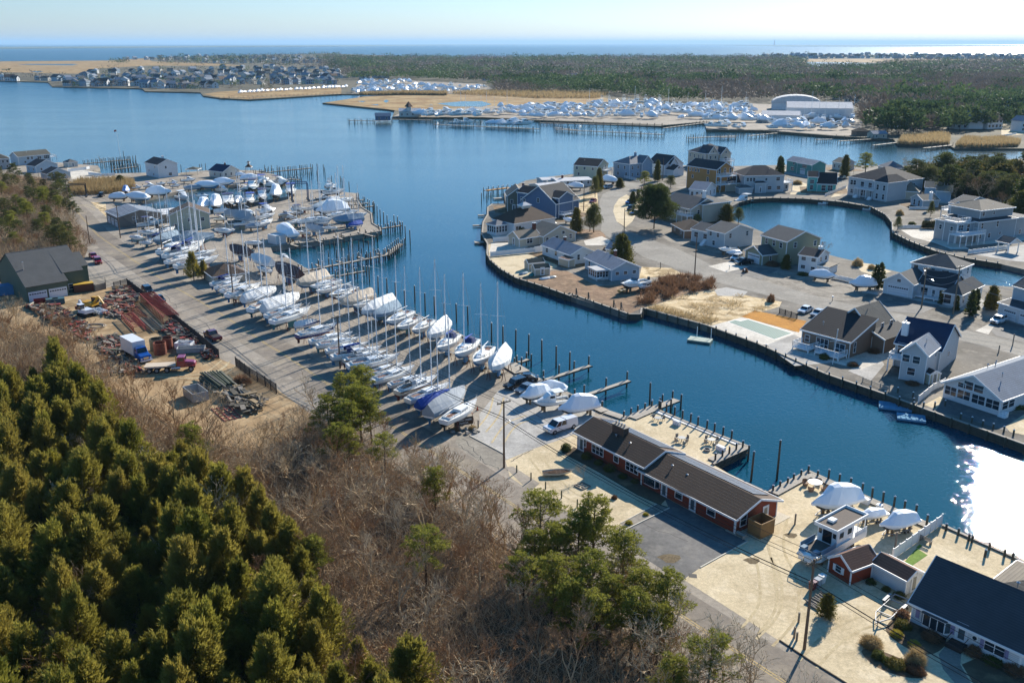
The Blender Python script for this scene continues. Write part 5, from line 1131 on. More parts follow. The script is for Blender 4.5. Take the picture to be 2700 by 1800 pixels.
YARD=pts((3,0,440,580,470,850,440,960,425,1250,640,1500,850,1640,980,1780,1040,1996,1150),(0,830,1100,700,1185,560,1165,440,1110,290,1010,180,890,60,830,0,820))
def free(p):return not inside(p,YARD)and left_of_road(p,1.2)and not inside(p,CEDAR_AREA)
BARE_AREA=pts((0,2350,2050,1985,1800,1400,1440,1085,1240,930,1130,830,1105,560,1165,440,1110,290,1010,180,890,0,850,-200,850,-200,1100,300,2300))
cnt={}
bp=poisson(BARE_AREA,3.5,random.Random(5),9000,free)
bp+=[p for p in poisson(CEDAR_AREA,9,random.Random(8),500)]
for q in range(34):
 i_=len(CL)-4-q*.62;a_=offset_line(CL,RND.uniform(5.2,8))[int(i_)];p_=(a_.x+RND.uniform(-1.5,1.5),a_.y+RND.uniform(-1.5,1.5))
 if free(p_)and p_[1]<150:bp.append(p_)
bp.sort(key=lambda p:p[1]);BN=['grey','brown-twigged','pale','finely twigged','dull grey','silvery','russet']
for i,p in enumerate(bp):
 k=RND.randrange(7);h=RND.uniform(5.2,9.0);s=h/8.2*1.05
 key=(k,where(p));cnt[key]=cnt.get(key,0)+1
 place(BARES[k],(p[0],p[1],LZ),RND.uniform(0,6.28),(s*1.25,s*1.25,s),'%s leafless tree, %s %s'%(BN[k],ORD[min(cnt[key]-1,60)],where(p)),'bare trees of the foreground wood')
 # undergrowth that nobody could count
rs=np.random.RandomState(9)
def scatter(poly,n,keep=None,seed=1,cx=None):
 r=random.Random(seed);xs=[p[0]for p in poly];ys=[p[1]for p in poly];out=[]
 for _ in range(n*12):
  if len(out)>=n:break
  p=(r.uniform(min(xs),max(xs)),r.uniform(min(ys),max(ys)))
  if inside(p,poly)and(keep is None or keep(p)):out.append(p)
 return np.array(out)
def brush(name,label,poly,n,m,h=1.4,w_=.03,keep=None,seed=1,lean=.6,cat='undergrowth'):
 P_=scatter(poly,n,keep,seed);n=len(P_);r=np.random.RandomState(seed)
 C=np.c_[P_,np.full(n,LZ)+r.uniform(0,h*.5,n)]
 D=np.c_[r.normal(size=(n,2))*lean,r.uniform(.2,1,n)]
 V=tri_leaves(r,C,D,r.uniform(.4,1.2,n)*h,r.uniform(.5,1.5,n)*w_)
 return solo(name,np_mesh(name,V,np.arange(len(V)).reshape(-1,3),m),None,label,cat,kind='stuff')
bushf=lambda p:not inside(p,YARD)and left_of_road(p,.5)
brush('undergrowth','brown tangle of twigs and brambles under the leafless trees',BARE_AREA,40000,BK_BROWN,1.7,.03,bushf,2)
brush('twig_thicket','grey-tan thicket of fine upright saplings between the leafless trees',BARE_AREA,60000,BK_GREY,3.0,.02,bushf,22,.45,'thicket')
brush('twig_thicket','pale twig ends among the saplings',BARE_AREA,16000,BK_LIGHT,3.4,.016,bushf,23,.6,'thicket')
brush('fallen_leaves','russet dead leaves and bracken on the forest floor',BARE_AREA,16000,LF_BROWN,.5,.07,bushf,3,1.5)
# pines standing out of the wood: crown top in the picture, height
PG='green pines standing out of the wood'
for i,(v,x,y,h,k,lab)in enumerate(((4,1290,1090,9.5,1,'big dark green pine beside the road edge, left of the sailboats'),(4,1400,1010,8.5,3,'olive pine just behind the big roadside pine'),(4,1200,1480,7.0,0,'bright green young pine below the big roadside pine'),(9,340,950,6.5,2,'thin pine with dark clumps near the road bend'),(9,60,880,6.0,1,'bright pine left of the thin clumped pine'),(16,690,632,7.6,2,'lone green pine with bare trunk in the middle of the leafless wood'),(16,1340,432,9.0,2,'tall pine whose round top stands against the road'),(16,1650,480,9.2,1,'tallest full pine in front of the red house drive'),(16,1560,560,8.0,0,'pine crowding left of the tallest pine'),(16,1800,660,8.0,3,'pine leaning toward the drive, right of the tallest pine'),(16,1440,620,7.5,3,'dark lower pine under the round-topped one'),(16,1900,860,7.6,1,'bushy pine below the driveway corner'),(16,2050,890,7.6,0,'pine at the right end of the pine group'),(16,1740,900,7.0,3,'lower pine in the shade of the pine group'),(16,2290,1240,7.2,2,'bright pine at the bottom edge near the road'),(16,2100,1380,6.4,1,'small pine at the bottom edge of the picture'),(16,40,690,6.0,0,'bright green sapling pine among the cedars'),(16,740,290,6.2,3,'yellow-green slender pine beside the road trees'),(12,1340,950,5.6,2,'light green pine sapling amid the grey twigs'),(16,1300,640,7.2,1,'pine at the left flank of the pine group'),(16,1400,800,7.6,3,'dense pine below the round-topped one, left side'),(16,1610,770,8.2,0,'middle pine in the heart of the pine group'),(16,1520,920,7.2,3,'lower middle pine of the pine group'),(16,1670,1000,7.0,1,'lowest middle pine of the pine group'),(16,1860,1000,7.2,0,'lower right pine of the pine group'),(16,1240,800,6.4,2,'small pine at the lower left of the pine group'),(16,2010,1060,6.4,3,'low pine at the lower right of the pine group'),(4,1400,1160,9.0,3,'broad pine overlapping the big roadside pine'),(4,1150,1240,8.0,1,'dark pine at the left foot of the big roadside pine'),(4,1310,1290,8.2,0,'pine at the foot of the big roadside pine'),(4,1490,1260,7.2,3,'olive pine at the right foot of the big roadside pine'),(12,830,450,7.0,3,'dark spire of a young pine at the scrap yard edge'))):
 plant_top(PINES[k],v,x,y,h,9,lab,PG,1.25)
 # wood at the upper left
UL=tpoly(6,1,-300,300,60,300,150,330,330,400,520,380,600,480,640,600,700,830,640,920,500,930,0,930,-300,930)
cnt={}
for i,p in enumerate(sorted(poisson(UL,4.3,random.Random(12),5000),key=lambda p:p[1])):
 if RND.random()<.6:
  k=RND.randrange(7);pr=BARES[k];nm=BN[k]+' bare tree';bs=8.2;gp='bare trees at the upper left'
 else:k=RND.randrange(4);pr=PINES[k];nm=['open','full','broad','dense'][k]+' evergreen';bs=9;gp='evergreens at the upper left'
 key=(nm,min(8,int(p[1]//45)));cnt[key]=cnt.get(key,0)+1;h=RND.uniform(5,8)
 o_=place(pr,(p[0],p[1],LZ),RND.uniform(0,6.28),(h/bs*1.5,h/bs*1.5,h/bs),over={'crown':LF_DARK}if RND.random()<.75 else None,label='%s, %s in the upper-left wood, %s'%(nm,ORD[min(cnt[key]-1,60)],['near the barn','near the barn','near the barn','just behind the barn roof','behind the barn','towards the riverside houses','beside the riverside houses','by the river','at the farthest end'][min(8,int(p[1]//45))]),group=gp)
 if o_.name.startswith('bare_tree'):o_.name='leafless_tree'
UG=pts((0,-300,470,120,480,175,545,215,620,232,655,215,700,-300,740))
brush('undergrowth','brown brush under the upper-left trees',UG,16000,BK_BROWN,2.4,.05,None,4)
brush('twig_thicket','dense grey-brown thicket between the upper-left trees',UG,22000,BK_GREY,4.5,.04,None,24,.4,'thicket')
# reeds, marsh fringes
brush('reeds','golden reed bed beside the boatyard entrance',pts((1,600,480,700,440,1000,425,1180,445,1200,500,960,540,640,555)),9000,LF_REED,2.6,.09,None,5,.12,'reeds')
brush('reeds','tall pale reeds on the far bank, left clump',pts((15,1530,742,1600,748,1860,748,1870,700,1800,685,1700,696,1560,700)),9000,LF_REED,2.6,.22,None,6,.12,'reeds')
brush('reeds','tall pale reeds on the far bank, right clump',pts((15,1900,765,2100,769,2310,760,2330,735,2200,712,2080,722,1960,712)),11000,LF_REED,2.6,.22,None,7,.12,'reeds')
for i,q in enumerate(([(14,860,440,1180,452,1500,470,1900,470,1980,440,1700,430,1100,425)],[(14,300,452,560,446,860,450,860,438,560,436,250,446)])):
 brush('reeds',['rusty reed belt in front of the far pines','reed belt below the wrapped boats'][i],pts(*q),9000,LF_REED,3.5,.4,None,8+i,.15,'reeds')
 # dry scrub of the empty lot on the peninsula
brush('dry_scrub','russet dry brush at the edge of the empty sandy lot',pts((7,560,330,600,230,780,110,1000,100,1200,130,1220,200,900,250,700,320)),5000,LF_BROWN,1.7,.07,lambda p:noise.noise(Vector((p[0]*.3,p[1]*.3,9)))>-.12,11,.5)
brush('dry_scrub','tawny weeds scattered over the sandy lot',pts((7,620,345,1000,230,1480,235,1740,330,1440,420,1150,490)),1500,LF_REED,.8,.05,lambda p:noise.noise(Vector((p[0]*.22,p[1]*.22,3)))>.12,12,.7)
brush('dry_scrub','weeds along the sandy lot bulkhead',pts((7,650,365,720,340,1100,440,1240,450,1150,490)),1500,LF_REED,1.0,.05,None,13,.6)
brush('dry_scrub','brown weeds at the roadside below the barn',pts((1,650,830,700,820,860,980,780,1000)),500,LF_BROWN,1.0,.05,None,14,.6)
for i,(x,y,h)in enumerate(((0.0,0,0),)*0):pass
# single trees of the peninsula and boatyard
EG='evergreens among the peninsula houses'
TR=[(5,1765,395,13,BIGPINE,9,1.0,'huge spreading pine in front of the grey mansard house'),(5,1225,545,8.5,ROUND[0],6,.8,'rounded evergreen right of the street corner trio'),(5,1190,580,7,ROUND[0],6,.75,'middle rounded evergreen of the trio by the curve'),(5,1070,565,8,ROUND[1],6,.62,'left rounded evergreen of the trio by the curve'),(5,1470,795,8.4,ROUND[1],6,.95,'large smooth rounded evergreen beside the street'),(5,1270,215,9,ROUND[1],6,.5,'leaning conical evergreen by the wrapped boat'),(5,1235,300,7.5,ROUND[0],6,.7,'dark evergreen below the leaning conical one'),(5,1785,145,9,ROUND[1],6,.45,'tall cone-shaped tree before the white steep house'),(5,1665,245,6.5,PINES[3],9,1.5,'dark pine beside the blue-grey house fence'),(5,1450,300,4,ROUND[1],6,1.2,'dense round bush by the upper street'),(5,1900,285,4.6,ROUND[0],6,1.2,'low spreading evergreen before the plywood house'),(5,1565,420,4.5,ROUND[1],6,.8,'brown-green evergreen left of the huge pine'),(6,1275,120,10,PINES[3],9,1.5,'tall fluffy pine behind the grand grey house'),(6,1130,130,10,ROUND[1],6,.55,'pointed evergreen beside the tan-roofed cottage'),(6,310,470,6,ROUND[1],6,1.1,'large rounded olive tree at the lagoon edge'),(6,390,500,5,ROUND[0],6,1.0,'smaller rounded olive tree at the lagoon edge'),(6,100,540,3.2,PINES[1],9,2.0,'small spiky evergreen by the split-level house'),(6,720,815,4,ROUND[1],6,.85,'round green bush at the olive house corner'),(6,2150,1030,5.5,ROUND[1],6,.8,'round evergreen by the white lattice gate'),(6,1720,455,5,ROUND[0],6,.6,'dark evergreen by the light blue cottage'),(6,1490,560,4,ROUND[0],6,.8,'bush at the bend of the lagoon bulkhead'),(1,1680,1050,7.5,CEDARS[0],8,1.0,'dark brown-green cedar beside the hipped hut'),(1,1780,1120,5.0,CEDARS[1],8,1.0,'smaller cedar against the hut roof'),(1,100,880,5,PINES[1],9,1.8,'yellow-green pine behind the barn roof'),(1,1050,375,4.2,ROUND[1],6,1.2,'brown-green bush at the edge of the reed bed'),(11,485,955,2.8,ROUND[1],6,.85,'brown-green cone shrub beside the near utility pole')]
for v,x,y,h,pr,bh,wd,lab in TR:plant_top(pr,v,x,y,h,bh,lab,None,wd)
for i,(v,x,y,h,lab)in enumerate(((5,920,530,3.6,'first slim evergreen from the blue house in the row of four'),(5,958,520,3.8,'second slim evergreen from the blue house'),(5,995,525,3.8,'third slim evergreen from the blue house'),(5,1030,515,4.2,'fourth and tallest slim evergreen of the row by the blue house'),(6,672,140,8,'left of two dark columnar trees beside the teal house'),(6,688,145,8,'right of two dark columnar trees beside the teal house'),(6,1343,885,6.2,'left columnar evergreen beside the white garage gable'),(6,1375,872,6.6,'right columnar evergreen beside the white garage gable'),(6,1790,1065,3.2,'small dark cone tree by the white porch'),(6,1897,1095,3.6,'dark cone tree under the window bay'),(6,2005,1060,6,'tall dark cone tree at the white house end'),(6,2035,1050,5.4,'slightly shorter cone tree at the white house end'),(5,1610,400,5,'dark columnar tree behind the huge pine'),(15,765,820,7,'dark pointed tree by the metal-roofed house'))):
 plant_top(SLIM,v,x,y,h,5,lab,'slim evergreens',1.15)
for i in range(9):
 place(SLIM,W(18,300+i*24,545),i,(.9,.9,.5),ORD[i]+' clipped evergreen from the left in the hedge by the pool terrace','hedge by the pool terrace')
for i,(v,x,y,h,k,wd,lab)in enumerate(((6,985,700,5.5,3,1.6,'weeping leafless tree behind the square white house'),(6,945,155,6,1,1.3,'rounded leafless tree beside the turquoise house'),(6,1570,100,13,0,1.1,'tall bare tree at the left end of the lagoon woods'),(6,1660,95,12,2,1.2,'tall wide bare tree in the lagoon woods'),(6,1190,140,9,5,.8,'bare tree beside the tan-roofed cottage'),(6,2250,110,12,3,1.2,'tall bare tree at the upper right woods'),(5,1660,345,5,6,1.2,'reddish bare shrub tree at the street bend'),(10,440,690,2.6,2,1.2,'small bare ornamental tree in a square bed before the red house'),(1,905,190,7,4,1.2,'lone bare tree by the flagpole piers'),(1,540,320,8,0,1.2,'bare tree beside the pale blue wing'),(6,610,1080,2.4,6,1.0,'small russet sapling on the sandy lot'),(9,1450,900,.01,2,1,''))):
 if lab:plant_top(BARES[k],v,x,y,h,8.2,lab,None,wd)
 # woods at the right, beyond the lagoon
RW=tpoly(9,6,1530,190,1700,180,1900,160,2352,170,2700,160,2700,420,2352,400,2150,330,1950,300,1700,260,1560,220)
cnt={}
for i,p in enumerate(sorted(poisson(RW,5.2,random.Random(15),6000),key=lambda p:p[1])):
 q=RND.random();h=RND.uniform(7,13.5)
 if q<.3:k=RND.randrange(7);pr,nm,bs=BARES[k],BN[k]+' bare tree',8.2
 elif q<.8:k=RND.randrange(4);pr,nm,bs=PINES[k],['open','full','broad','dense'][k]+' pine',9
 else:k=RND.randrange(2);pr,nm,bs=ROUND[k],['rounded','conical'][k]+' evergreen',6
 sect='beyond the sky blue house' if p[0]/p[1]<.36 else 'behind the deck houses' if p[0]/p[1]<.45 else 'at the right edge woods'
 key=(nm,sect);cnt[key]=cnt.get(key,0)+1
 place(pr,(p[0],p[1],LZ),RND.uniform(0,6.28),(h/bs*1.5,h/bs*1.5,h/bs),'%s %s, %s from the lagoon'%(nm,sect,ORD[min(cnt[key]-1,60)]),'trees right of the lagoon',{'crown':LF_DARK}if q<.8 else None)
 # shrubs: view, x, y (base), radius, height, prototype
SB=[(11,775,1310,1.0,.95,GSHRUB,'tawny ornamental grass clump in the lower flower bed'),(11,825,1390,.7,.75,DSHRUB,'dark ball shrub next to the grass clump'),(11,880,1425,.5,.6,SHRUB,'small ball shrub, third in the lower bed'),(11,945,1450,1.0,.75,SHRUB,'broad low shrub in the lower bed'),(11,1080,1430,.9,1.4,GSHRUB,'feathery dry grass plume in the lower bed'),(11,1080,1490,.9,.7,BSHRUB,'brown shrub at the tip of the lower bed'),(11,950,1240,.65,.6,YSHRUB,'yellow-green ball shrub in the upper flower bed'),(11,1070,1310,.65,.55,YSHRUB,'flat yellow-green shrub near the upper bed edge'),(11,990,1180,.9,.8,SHRUB,'green shrub at the corner of the charcoal-roofed house'),(11,985,1115,.8,.9,BSHRUB,'brown shrub beside the empty trailer'),(11,1190,1260,.9,.8,BSHRUB,'tan shrub under the bay window'),(11,1480,1370,.8,.9,BSHRUB,'tan shrub beside the front stoop'),(11,1620,1420,1.2,.6,DSHRUB,'dark spreading shrub under the paired windows'),(11,1760,1490,1.0,.8,BSHRUB,'brown shrub at the lower right corner'),(11,970,975,.7,.6,DSHRUB,'dark shrub against the white shed'),(11,880,930,.5,.5,DSHRUB,'small dark shrub by the white shed'),(11,770,880,.6,.6,DSHRUB,'dark shrub between the two sheds'),(10,290,585,.8,1.1,DSHRUB,'clipped dark shrub at the corner of the red house'),(10,460,650,.8,.9,SHRUB,'green shrub under the first red house window'),(10,560,700,.7,.7,DSHRUB,'dark shrub in the red house bed'),(10,650,750,.9,.9,SHRUB,'larger green shrub in the red house bed'),(10,760,810,.7,.6,DSHRUB,'low shrub near the red house downspout'),(10,860,850,.6,.5,DSHRUB,'last low shrub in the red house bed'),(10,810,1190,.5,.4,YSHRUB,'golden clump in the stone bed by the drive'),(10,950,1120,.4,.35,YSHRUB,'second golden clump in the stone bed'),(10,690,985,.4,.5,BSHRUB,'reddish stalks in the sand before the red house'),(6,620,890,1.8,1.2,BSHRUB,'brown hedge in front of the olive house'),(6,830,955,1.6,.8,DSHRUB,'dark hedge before the square white house'),(6,1205,890,1.3,1.8,GSHRUB,'tall tawny grass tuft at the lagoon edge'),(6,1300,915,.9,1.2,GSHRUB,'smaller tawny grass tuft at the lagoon edge'),(6,430,935,.7,1.1,BSHRUB,'russet tuft beside the street mailbox'),(6,1580,605,1.3,.9,DSHRUB,'dark mound at the terrace wall'),(6,790,330,1.8,1.6,GSHRUB,'tawny reeds beside the turquoise house'),(6,1495,540,1.2,1.6,GSHRUB,'tawny tuft on the lagoon bend'),(5,575,790,1.8,2.4,DSHRUB,'big dark square bush against the white river house'),(5,1330,930,1.0,.8,BSHRUB,'brown shrub on the corner by the rounded evergreen'),(8,540,770,1.0,1.1,DSHRUB,'dark round grill cover bush before the white railing'),(8,2110,1170,1.6,.9,SHRUB,'clipped hedge at the sunroom house side'),(8,2160,1140,1.6,.9,SHRUB,'next hedge block at the sunroom house side'),(4,430,1130,1.6,1.4,BSHRUB,'reddish leafy shrub at the timber pile fence'),(8,950,720,1.1,.9,BSHRUB,'brown shrub beside the brown beach house'),(8,780,830,1.0,.8,BSHRUB,'rusty shrub at the garden wall'),(8,1270,980,1.2,.5,BSHRUB,'low brown plants at the white wing'),(7,1670,300,.9,1.8,BSHRUB,'russet sapling by the chip bed'),(5,985,640,.8,.7,YSHRUB,'pale green ball shrub by the parked boat')]
for v,x,y,rr_,h,pr,lab in SB:
 place(pr,W(v,x,y),RND.uniform(0,6),(rr_,rr_,h),lab)
 # ------------------------------------------------------------------ boats
M_GEL=mat('white_gelcoat','#f2f2ee',.22,.05,.5,spec=.6)
M_GEL2=mat('cream_gelcoat','#d8d2c0',.25,.06,.5,spec=.6)
M_NAVY=mat('navy_gelcoat','#1c3a7c',.2,.1,.5,spec=.6)
M_DKHULL=mat('dark_hull','#23282c',.3,.1,.5,spec=.6)
M_GRHULL=mat('green_hull','#2f5a48',.3,.1,.5,spec=.6)
M_TEALB=mat('teal_bottom_paint','#3c7c84',.6,.15,1)
M_BLUEB=mat('blue_bottom_paint','#3f7fae',.6,.15,1)
M_REDB=mat('red_bottom_paint','#6e2c24',.6,.2,1)
M_BLKB=mat('black_bottom_paint','#2c2c2e',.6,.2,1)
M_DECK=mat('deck_nonskid','#e4e2da',.6,.08,2)
M_TEAK=mat('teak','#7c5034',.6,.2,2)
M_ALU=mat('mast_aluminium','#eceeee',.5,.05)
M_WIRE=mat('rigging_wire','#9aa0a4',.4,.05,metal=.5)
M_SMOKE=glass('smoked_portlight',(.015,.02,.025),.1)
M_CANVAS={k:mat('canvas_'+k,c,.85,.18,1.2,.015,4)for k,c in dict(white='#ecece8',grey='#a4abb0',bluegrey='#8298a8',tan='#ccbca6',maroon='#5c4644',blue='#1f4fa8',teal='#3f8f88',navy='#26386a',brown='#5f4c42').items()}
M_WRAP=mat('shrink_wrap','#f0f3f5',.3,.04,.6,.03,1.6,spec=.6)
M_WRAPB=mat('blue_shrink_wrap','#7d9cd0',.35,.08,.6,.03,1.6)
M_STAND=mat('stand_steel','#7a3c2c',.8,.3,2)
M_RUBBER=mat('tyre_rubber','#1c1c1d',.8,.15,3)
M_RIM=mat('wheel_rim','#9a9c9e',.6,.1,metal=.15)
def hull_sections(Lh,B,z_keel,z_mid,z_bow,z_st,n=13,flare=.0,fine=1.6,tr=.72,chine=False):
 """half-sections from transom to stem: list of (x, [(y, z) x5]) from the centreline up to the sheer"""
 out=[]
 for i in range(n):
  t=i/(n-1);x=-Lh/2+Lh*t
  b=B/2*(tr+(1-tr)*min(1,t/.4))if t<.4 else B/2*max(0.02,1-((t-.4)/.6)**fine)
  sh=z_st+(z_mid-z_st)*min(1,t/.45)if t<.45 else z_mid+(z_bow-z_mid)*((t-.45)/.55)**1.7
  kz=z_keel+(.1*(1-t/.3)*(z_mid-z_keel)if t<.3 else 0)+((z_bow-z_keel)*max(0,(t-.62)/.38)**2.4*.93 if t>.62 else 0)
  h=sh-kz
  if chine:prof=[(0,0),(.55,.22),(.86,.42),(.93,.68),(1+flare*t,1)]
  else:prof=[(0,0),(.42,.1),(.78,.34),(.95,.64),(1,1)]
  out.append((x,[(b*a,kz+h*c)for a,c in prof]))
 return out
def hull_meshes(S,m_up,m_lo,wl=2):
 def ring(s,a,b):
  x,pr=s;q=pr[a:b];return[(x,-y,z)for y,z in reversed(q)]+[(x,y,z)for y,z in q]
 lo=MB();lo.loft([ring(s,0,wl+1)for s in S],cap0=True,cap1=False)
 up=MB()
 for sgn in(-1,1):
  up.loft([[(s[0],sgn*y,z)for y,z in s[1][wl:]]for s in S],cap0=False,cap1=False)
 x,pr=S[0];q=pr[wl:];up.add([(x,-y,z)for y,z in q]+[(x,y,z)for y,z in q],[(i,i+1,len(q)+i+1,len(q)+i)for i in range(len(q)-1)])
 return up.mesh('hull',m_up,True),lo.mesh('bottom',m_lo,True)
def deck_mesh(S,dz=-.03,camber=.06,m=None,lo=0,hi=None):
 mb=MB();mb.loft([[(s[0],-s[1][-1][0]*.985,s[1][-1][1]+dz),(s[0],0,s[1][-1][1]+dz+camber),(s[0],s[1][-1][0]*.985,s[1][-1][1]+dz)]for s in S[lo:hi]],cap0=False,cap1=False)
 return mb.mesh('deck',m or M_DECK)
def sheer_at(S,x):
 for a,b in zip(S,S[1:]):
  if a[0]<=x<=b[0]:f=(x-a[0])/(b[0]-a[0]);return a[1][-1][0]*(1-f)+b[1][-1][0]*f,a[1][-1][1]*(1-f)+b[1][-1][1]*f
 return(S[0]if x<S[0][0]else S[-1])[1][-1]
def sail_proto(name,Lh=8.6,hullm=M_GEL,botm=M_BLUEB,mastm=M_ALU,cover=None,boomcov=None,mast=True,mh=11.0,seed=0,keel=True,dodger=None,stripe=None):
 r=random.Random(seed);t=thing('sailboat',name,'sailboat');B=Lh*.315;zk=1.25
 S=hull_sections(Lh,B,zk,2.45,2.85,2.4,tr=.62,fine=1.9)
 up,lo=hull_meshes(S,hullm,botm);part('hull',up,None,t);part('bottom',lo,None,t)
 if stripe:
  mb=MB()
  for sg in(-1,1):mb.loft([[(s[0],sg*(s[1][4][0]+.012),s[1][4][1]-.06),(s[0],sg*(s[1][4][0]*.35+s[1][3][0]*.65+.015),s[1][4][1]*.35+s[1][3][1]*.65)]for s in S],cap0=False,cap1=False)
  part('sheer_stripe',mb,stripe,t)
 if keel:
  part('keel',MB().loft([[(-.9,-.03,zk+.15),(-.9,.03,zk+.15),(.9,.08,zk+.15),(.9,-.08,zk+.15)],[(-.9,-.06,.2),(-.9,.06,.2),(.55,.12,.2),(.55,-.12,.2)]],close=True),botm,t)
  part('rudder',MB().box(-Lh/2+.05,-Lh/2+.5,-.03,.03,.75,1.9),botm,t)
 mx=Lh*.07;dz=sheer_at(S,mx)[1]
 if not cover:
  part('deck',deck_mesh(S),None,t)
  # coachroof with portlights
  cr=MB();rings=[]
  for u,wf,hh in((-.12,.62,.0),(-.11,.62,.42),(.1,.6,.4),(.24,.42,.3),(.31,.22,.02)):
   x=Lh*u;w_,z=sheer_at(S,x);rings.append([(x,-w_*wf,z-.02),(x,-w_*wf*.88,z+hh),(x,0,z+hh*1.12),(x,w_*wf*.88,z+hh),(x,w_*wf,z-.02)])
  c=part('coachroof',cr.loft(rings),M_GEL,t,smooth=False)
  g=MB()
  for sg in(-1,1):
   for u in(-.06,.02,.1):x=Lh*u;w_,z=sheer_at(S,x);g.beam((x-.26,sg*w_*.585,z+.2),(x+.26,sg*w_*.575,z+.2),.04,.13)
  part('portlight',g,M_SMOKE,c)
  part('hatch',MB().box(Lh*.14,Lh*.14+.5,-.25,.25,dz+.36,dz+.45),M_SMOKE if r.random()<.6 else M_TEAK,c)
  # cockpit: coamings, sole, wheel or tiller
  ck=MB();x0,x1=-Lh*.42,-Lh*.125;w_,z=sheer_at(S,(x0+x1)/2)
  for sg in(-1,1):ck.box(x0,x1,sg*w_*.62-.05,sg*w_*.62+.05,z-.02,z+.24)
  ck.box(x0,x0+.1,-w_*.62,w_*.62,z-.02,z+.2);part('coaming',ck,M_GEL,t)
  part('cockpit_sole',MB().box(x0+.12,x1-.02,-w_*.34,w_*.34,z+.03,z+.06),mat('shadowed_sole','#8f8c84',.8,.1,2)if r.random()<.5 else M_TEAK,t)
  part('tiller',MB().tube([(x0+.3,0,z+.35),(x0+1.3,.1,z+.5)],.03,5),M_TEAK,t)
  rl=MB();P_=[(x,sg*(sheer_at(S,x)[0]*.96),sheer_at(S,x)[1])for sg in(1,)for x in np.linspace(-Lh*.48,Lh*.48,8)]
  for sg in(-1,1):
   q=[Vector((p[0],sg*p[1],p[2]))for p in P_]
   for a in q:rl.tube([a,a+Vector((0,0,.6))],.014,3,cap=False)
   rl.tube([a+Vector((0,0,.6))for a in q],.012,3,cap=False)
  a=Vector((-Lh*.485,0,sheer_at(S,-Lh*.48)[1]));w2=sheer_at(S,-Lh*.48)[0]*.96
  rl.tube([a+Vector((0,-w2,.6)),a+Vector((0,w2,.6))],.022,4);rl.tube([(Lh*.36,-sheer_at(S,Lh*.36)[0],sheer_at(S,Lh*.36)[1]+.6),(Lh*.51,0,S[-1][1][-1][1]+.65),(Lh*.36,sheer_at(S,Lh*.36)[0],sheer_at(S,Lh*.36)[1]+.6)],.022,4)
  part('guardrail',rl,M_RIM,t)
  if dodger:
   d=MB();x=-Lh*.12;z=sheer_at(S,x)[1]
   d.loft([[(x-.9,-.85,z+.25),(x-.9,-.7,z+1.0),(x-.9,0,z+1.15),(x-.9,.7,z+1.0),(x-.9,.85,z+.25)],[(x-.1,-.85,z+.3),(x-.1,-.65,z+1.0),(x-.1,0,z+1.1),(x-.1,.65,z+1.0),(x-.1,.85,z+.3)],[(x+.45,-.7,z+.4),(x+.4,-.6,z+.5),(x+.4,0,z+.5),(x+.4,.6,z+.5),(x+.45,.7,z+.4)]],cap0=False)
   part('dodger',d,M_CANVAS[dodger],t)
  if boomcov:
   part('sail_cover',MB().tube([(mx-.15,0,dz+1.35),(mx-1.2,0,dz+1.28),(mx-Lh*.4,0,dz+1.12)],[.17,.14,.07],6),M_CANVAS[boomcov],t)
  else:part('boom',MB().tube([(mx-.1,0,dz+1.2),(mx-Lh*.4,0,dz+1.15)],.06,6),mastm,t)
 else:
 # winter cover hung over a ridge along the boom
  rings=[];n=17
  for i in range(n):
   u=i/(n-1);x=-Lh*.5+Lh*.98*u-.05;w_,z=sheer_at(S,min(max(x,-Lh/2),Lh*.49));w_=max(w_,.1)
   rid=z+(.45+.95*math.sin(min(1,(1.02-u)/.55)*math.pi/2)*(.75+.25*math.sin(min(1,u/.15)*math.pi/2)))+r.uniform(-.05,.05)
   k_=(.018 if cover in('white','tan')else .008)*(1 if i%2 else-1)
   rings.append([(x,-w_*1.03-.03,z-.45+r.uniform(-.12,.12)),(x,-w_*1.04-k_,z+.1),(x,-w_*.55-k_,z+(rid-z)*.5),(x,0,rid),(x,w_*.55+k_,z+(rid-z)*.5),(x,w_*1.04+k_,z+.1),(x,w_*1.03+.03,z-.45+r.uniform(-.12,.12))])
  part('winter_cover',MB().loft(rings),M_CANVAS[cover],t)
 if mast:
  m_=MB();top=dz+mh;m_.tube([(mx,0,dz),(mx-.05,0,top)],[.1,.075],6)
  part('mast',m_,mastm,t)
  sp=MB();sh=.58;sp.tube([(mx-.1,-.95,dz+mh*sh),(mx,0,dz+mh*sh+.04),(mx-.1,.95,dz+mh*sh)],.03,4);part('spreader',sp,mastm,t)
  rg=MB();bow=(Lh*.49,0,S[-1][1][-1][1]);st=(-Lh*.49,0,sheer_at(S,-Lh*.49)[1]);w_,z=sheer_at(S,mx-.2)
  rg.tube([bow,(mx-.04,0,top-.2)],.013,3,cap=False);rg.tube([st,(mx-.05,0,top)],.013,3,cap=False)
  for sg in(-1,1):
   rg.tube([(mx-.2,sg*w_*.95,z),(mx-.1,sg*.95,dz+mh*sh),(mx-.04,0,top-.3)],.013,3,cap=False);rg.tube([(mx-.5,sg*w_*.95,z),(mx,0,dz+mh*sh)],.012,3,cap=False)
  part('rigging',rg,M_WIRE,t)
  part('masthead',MB().box(mx-.3,mx+.1,-.03,.03,top,top+.05).tube([(mx+.05,0,top),(mx+.05,0,top+.5)],.015,3),M_WIRE,t)
 return t
CR=None
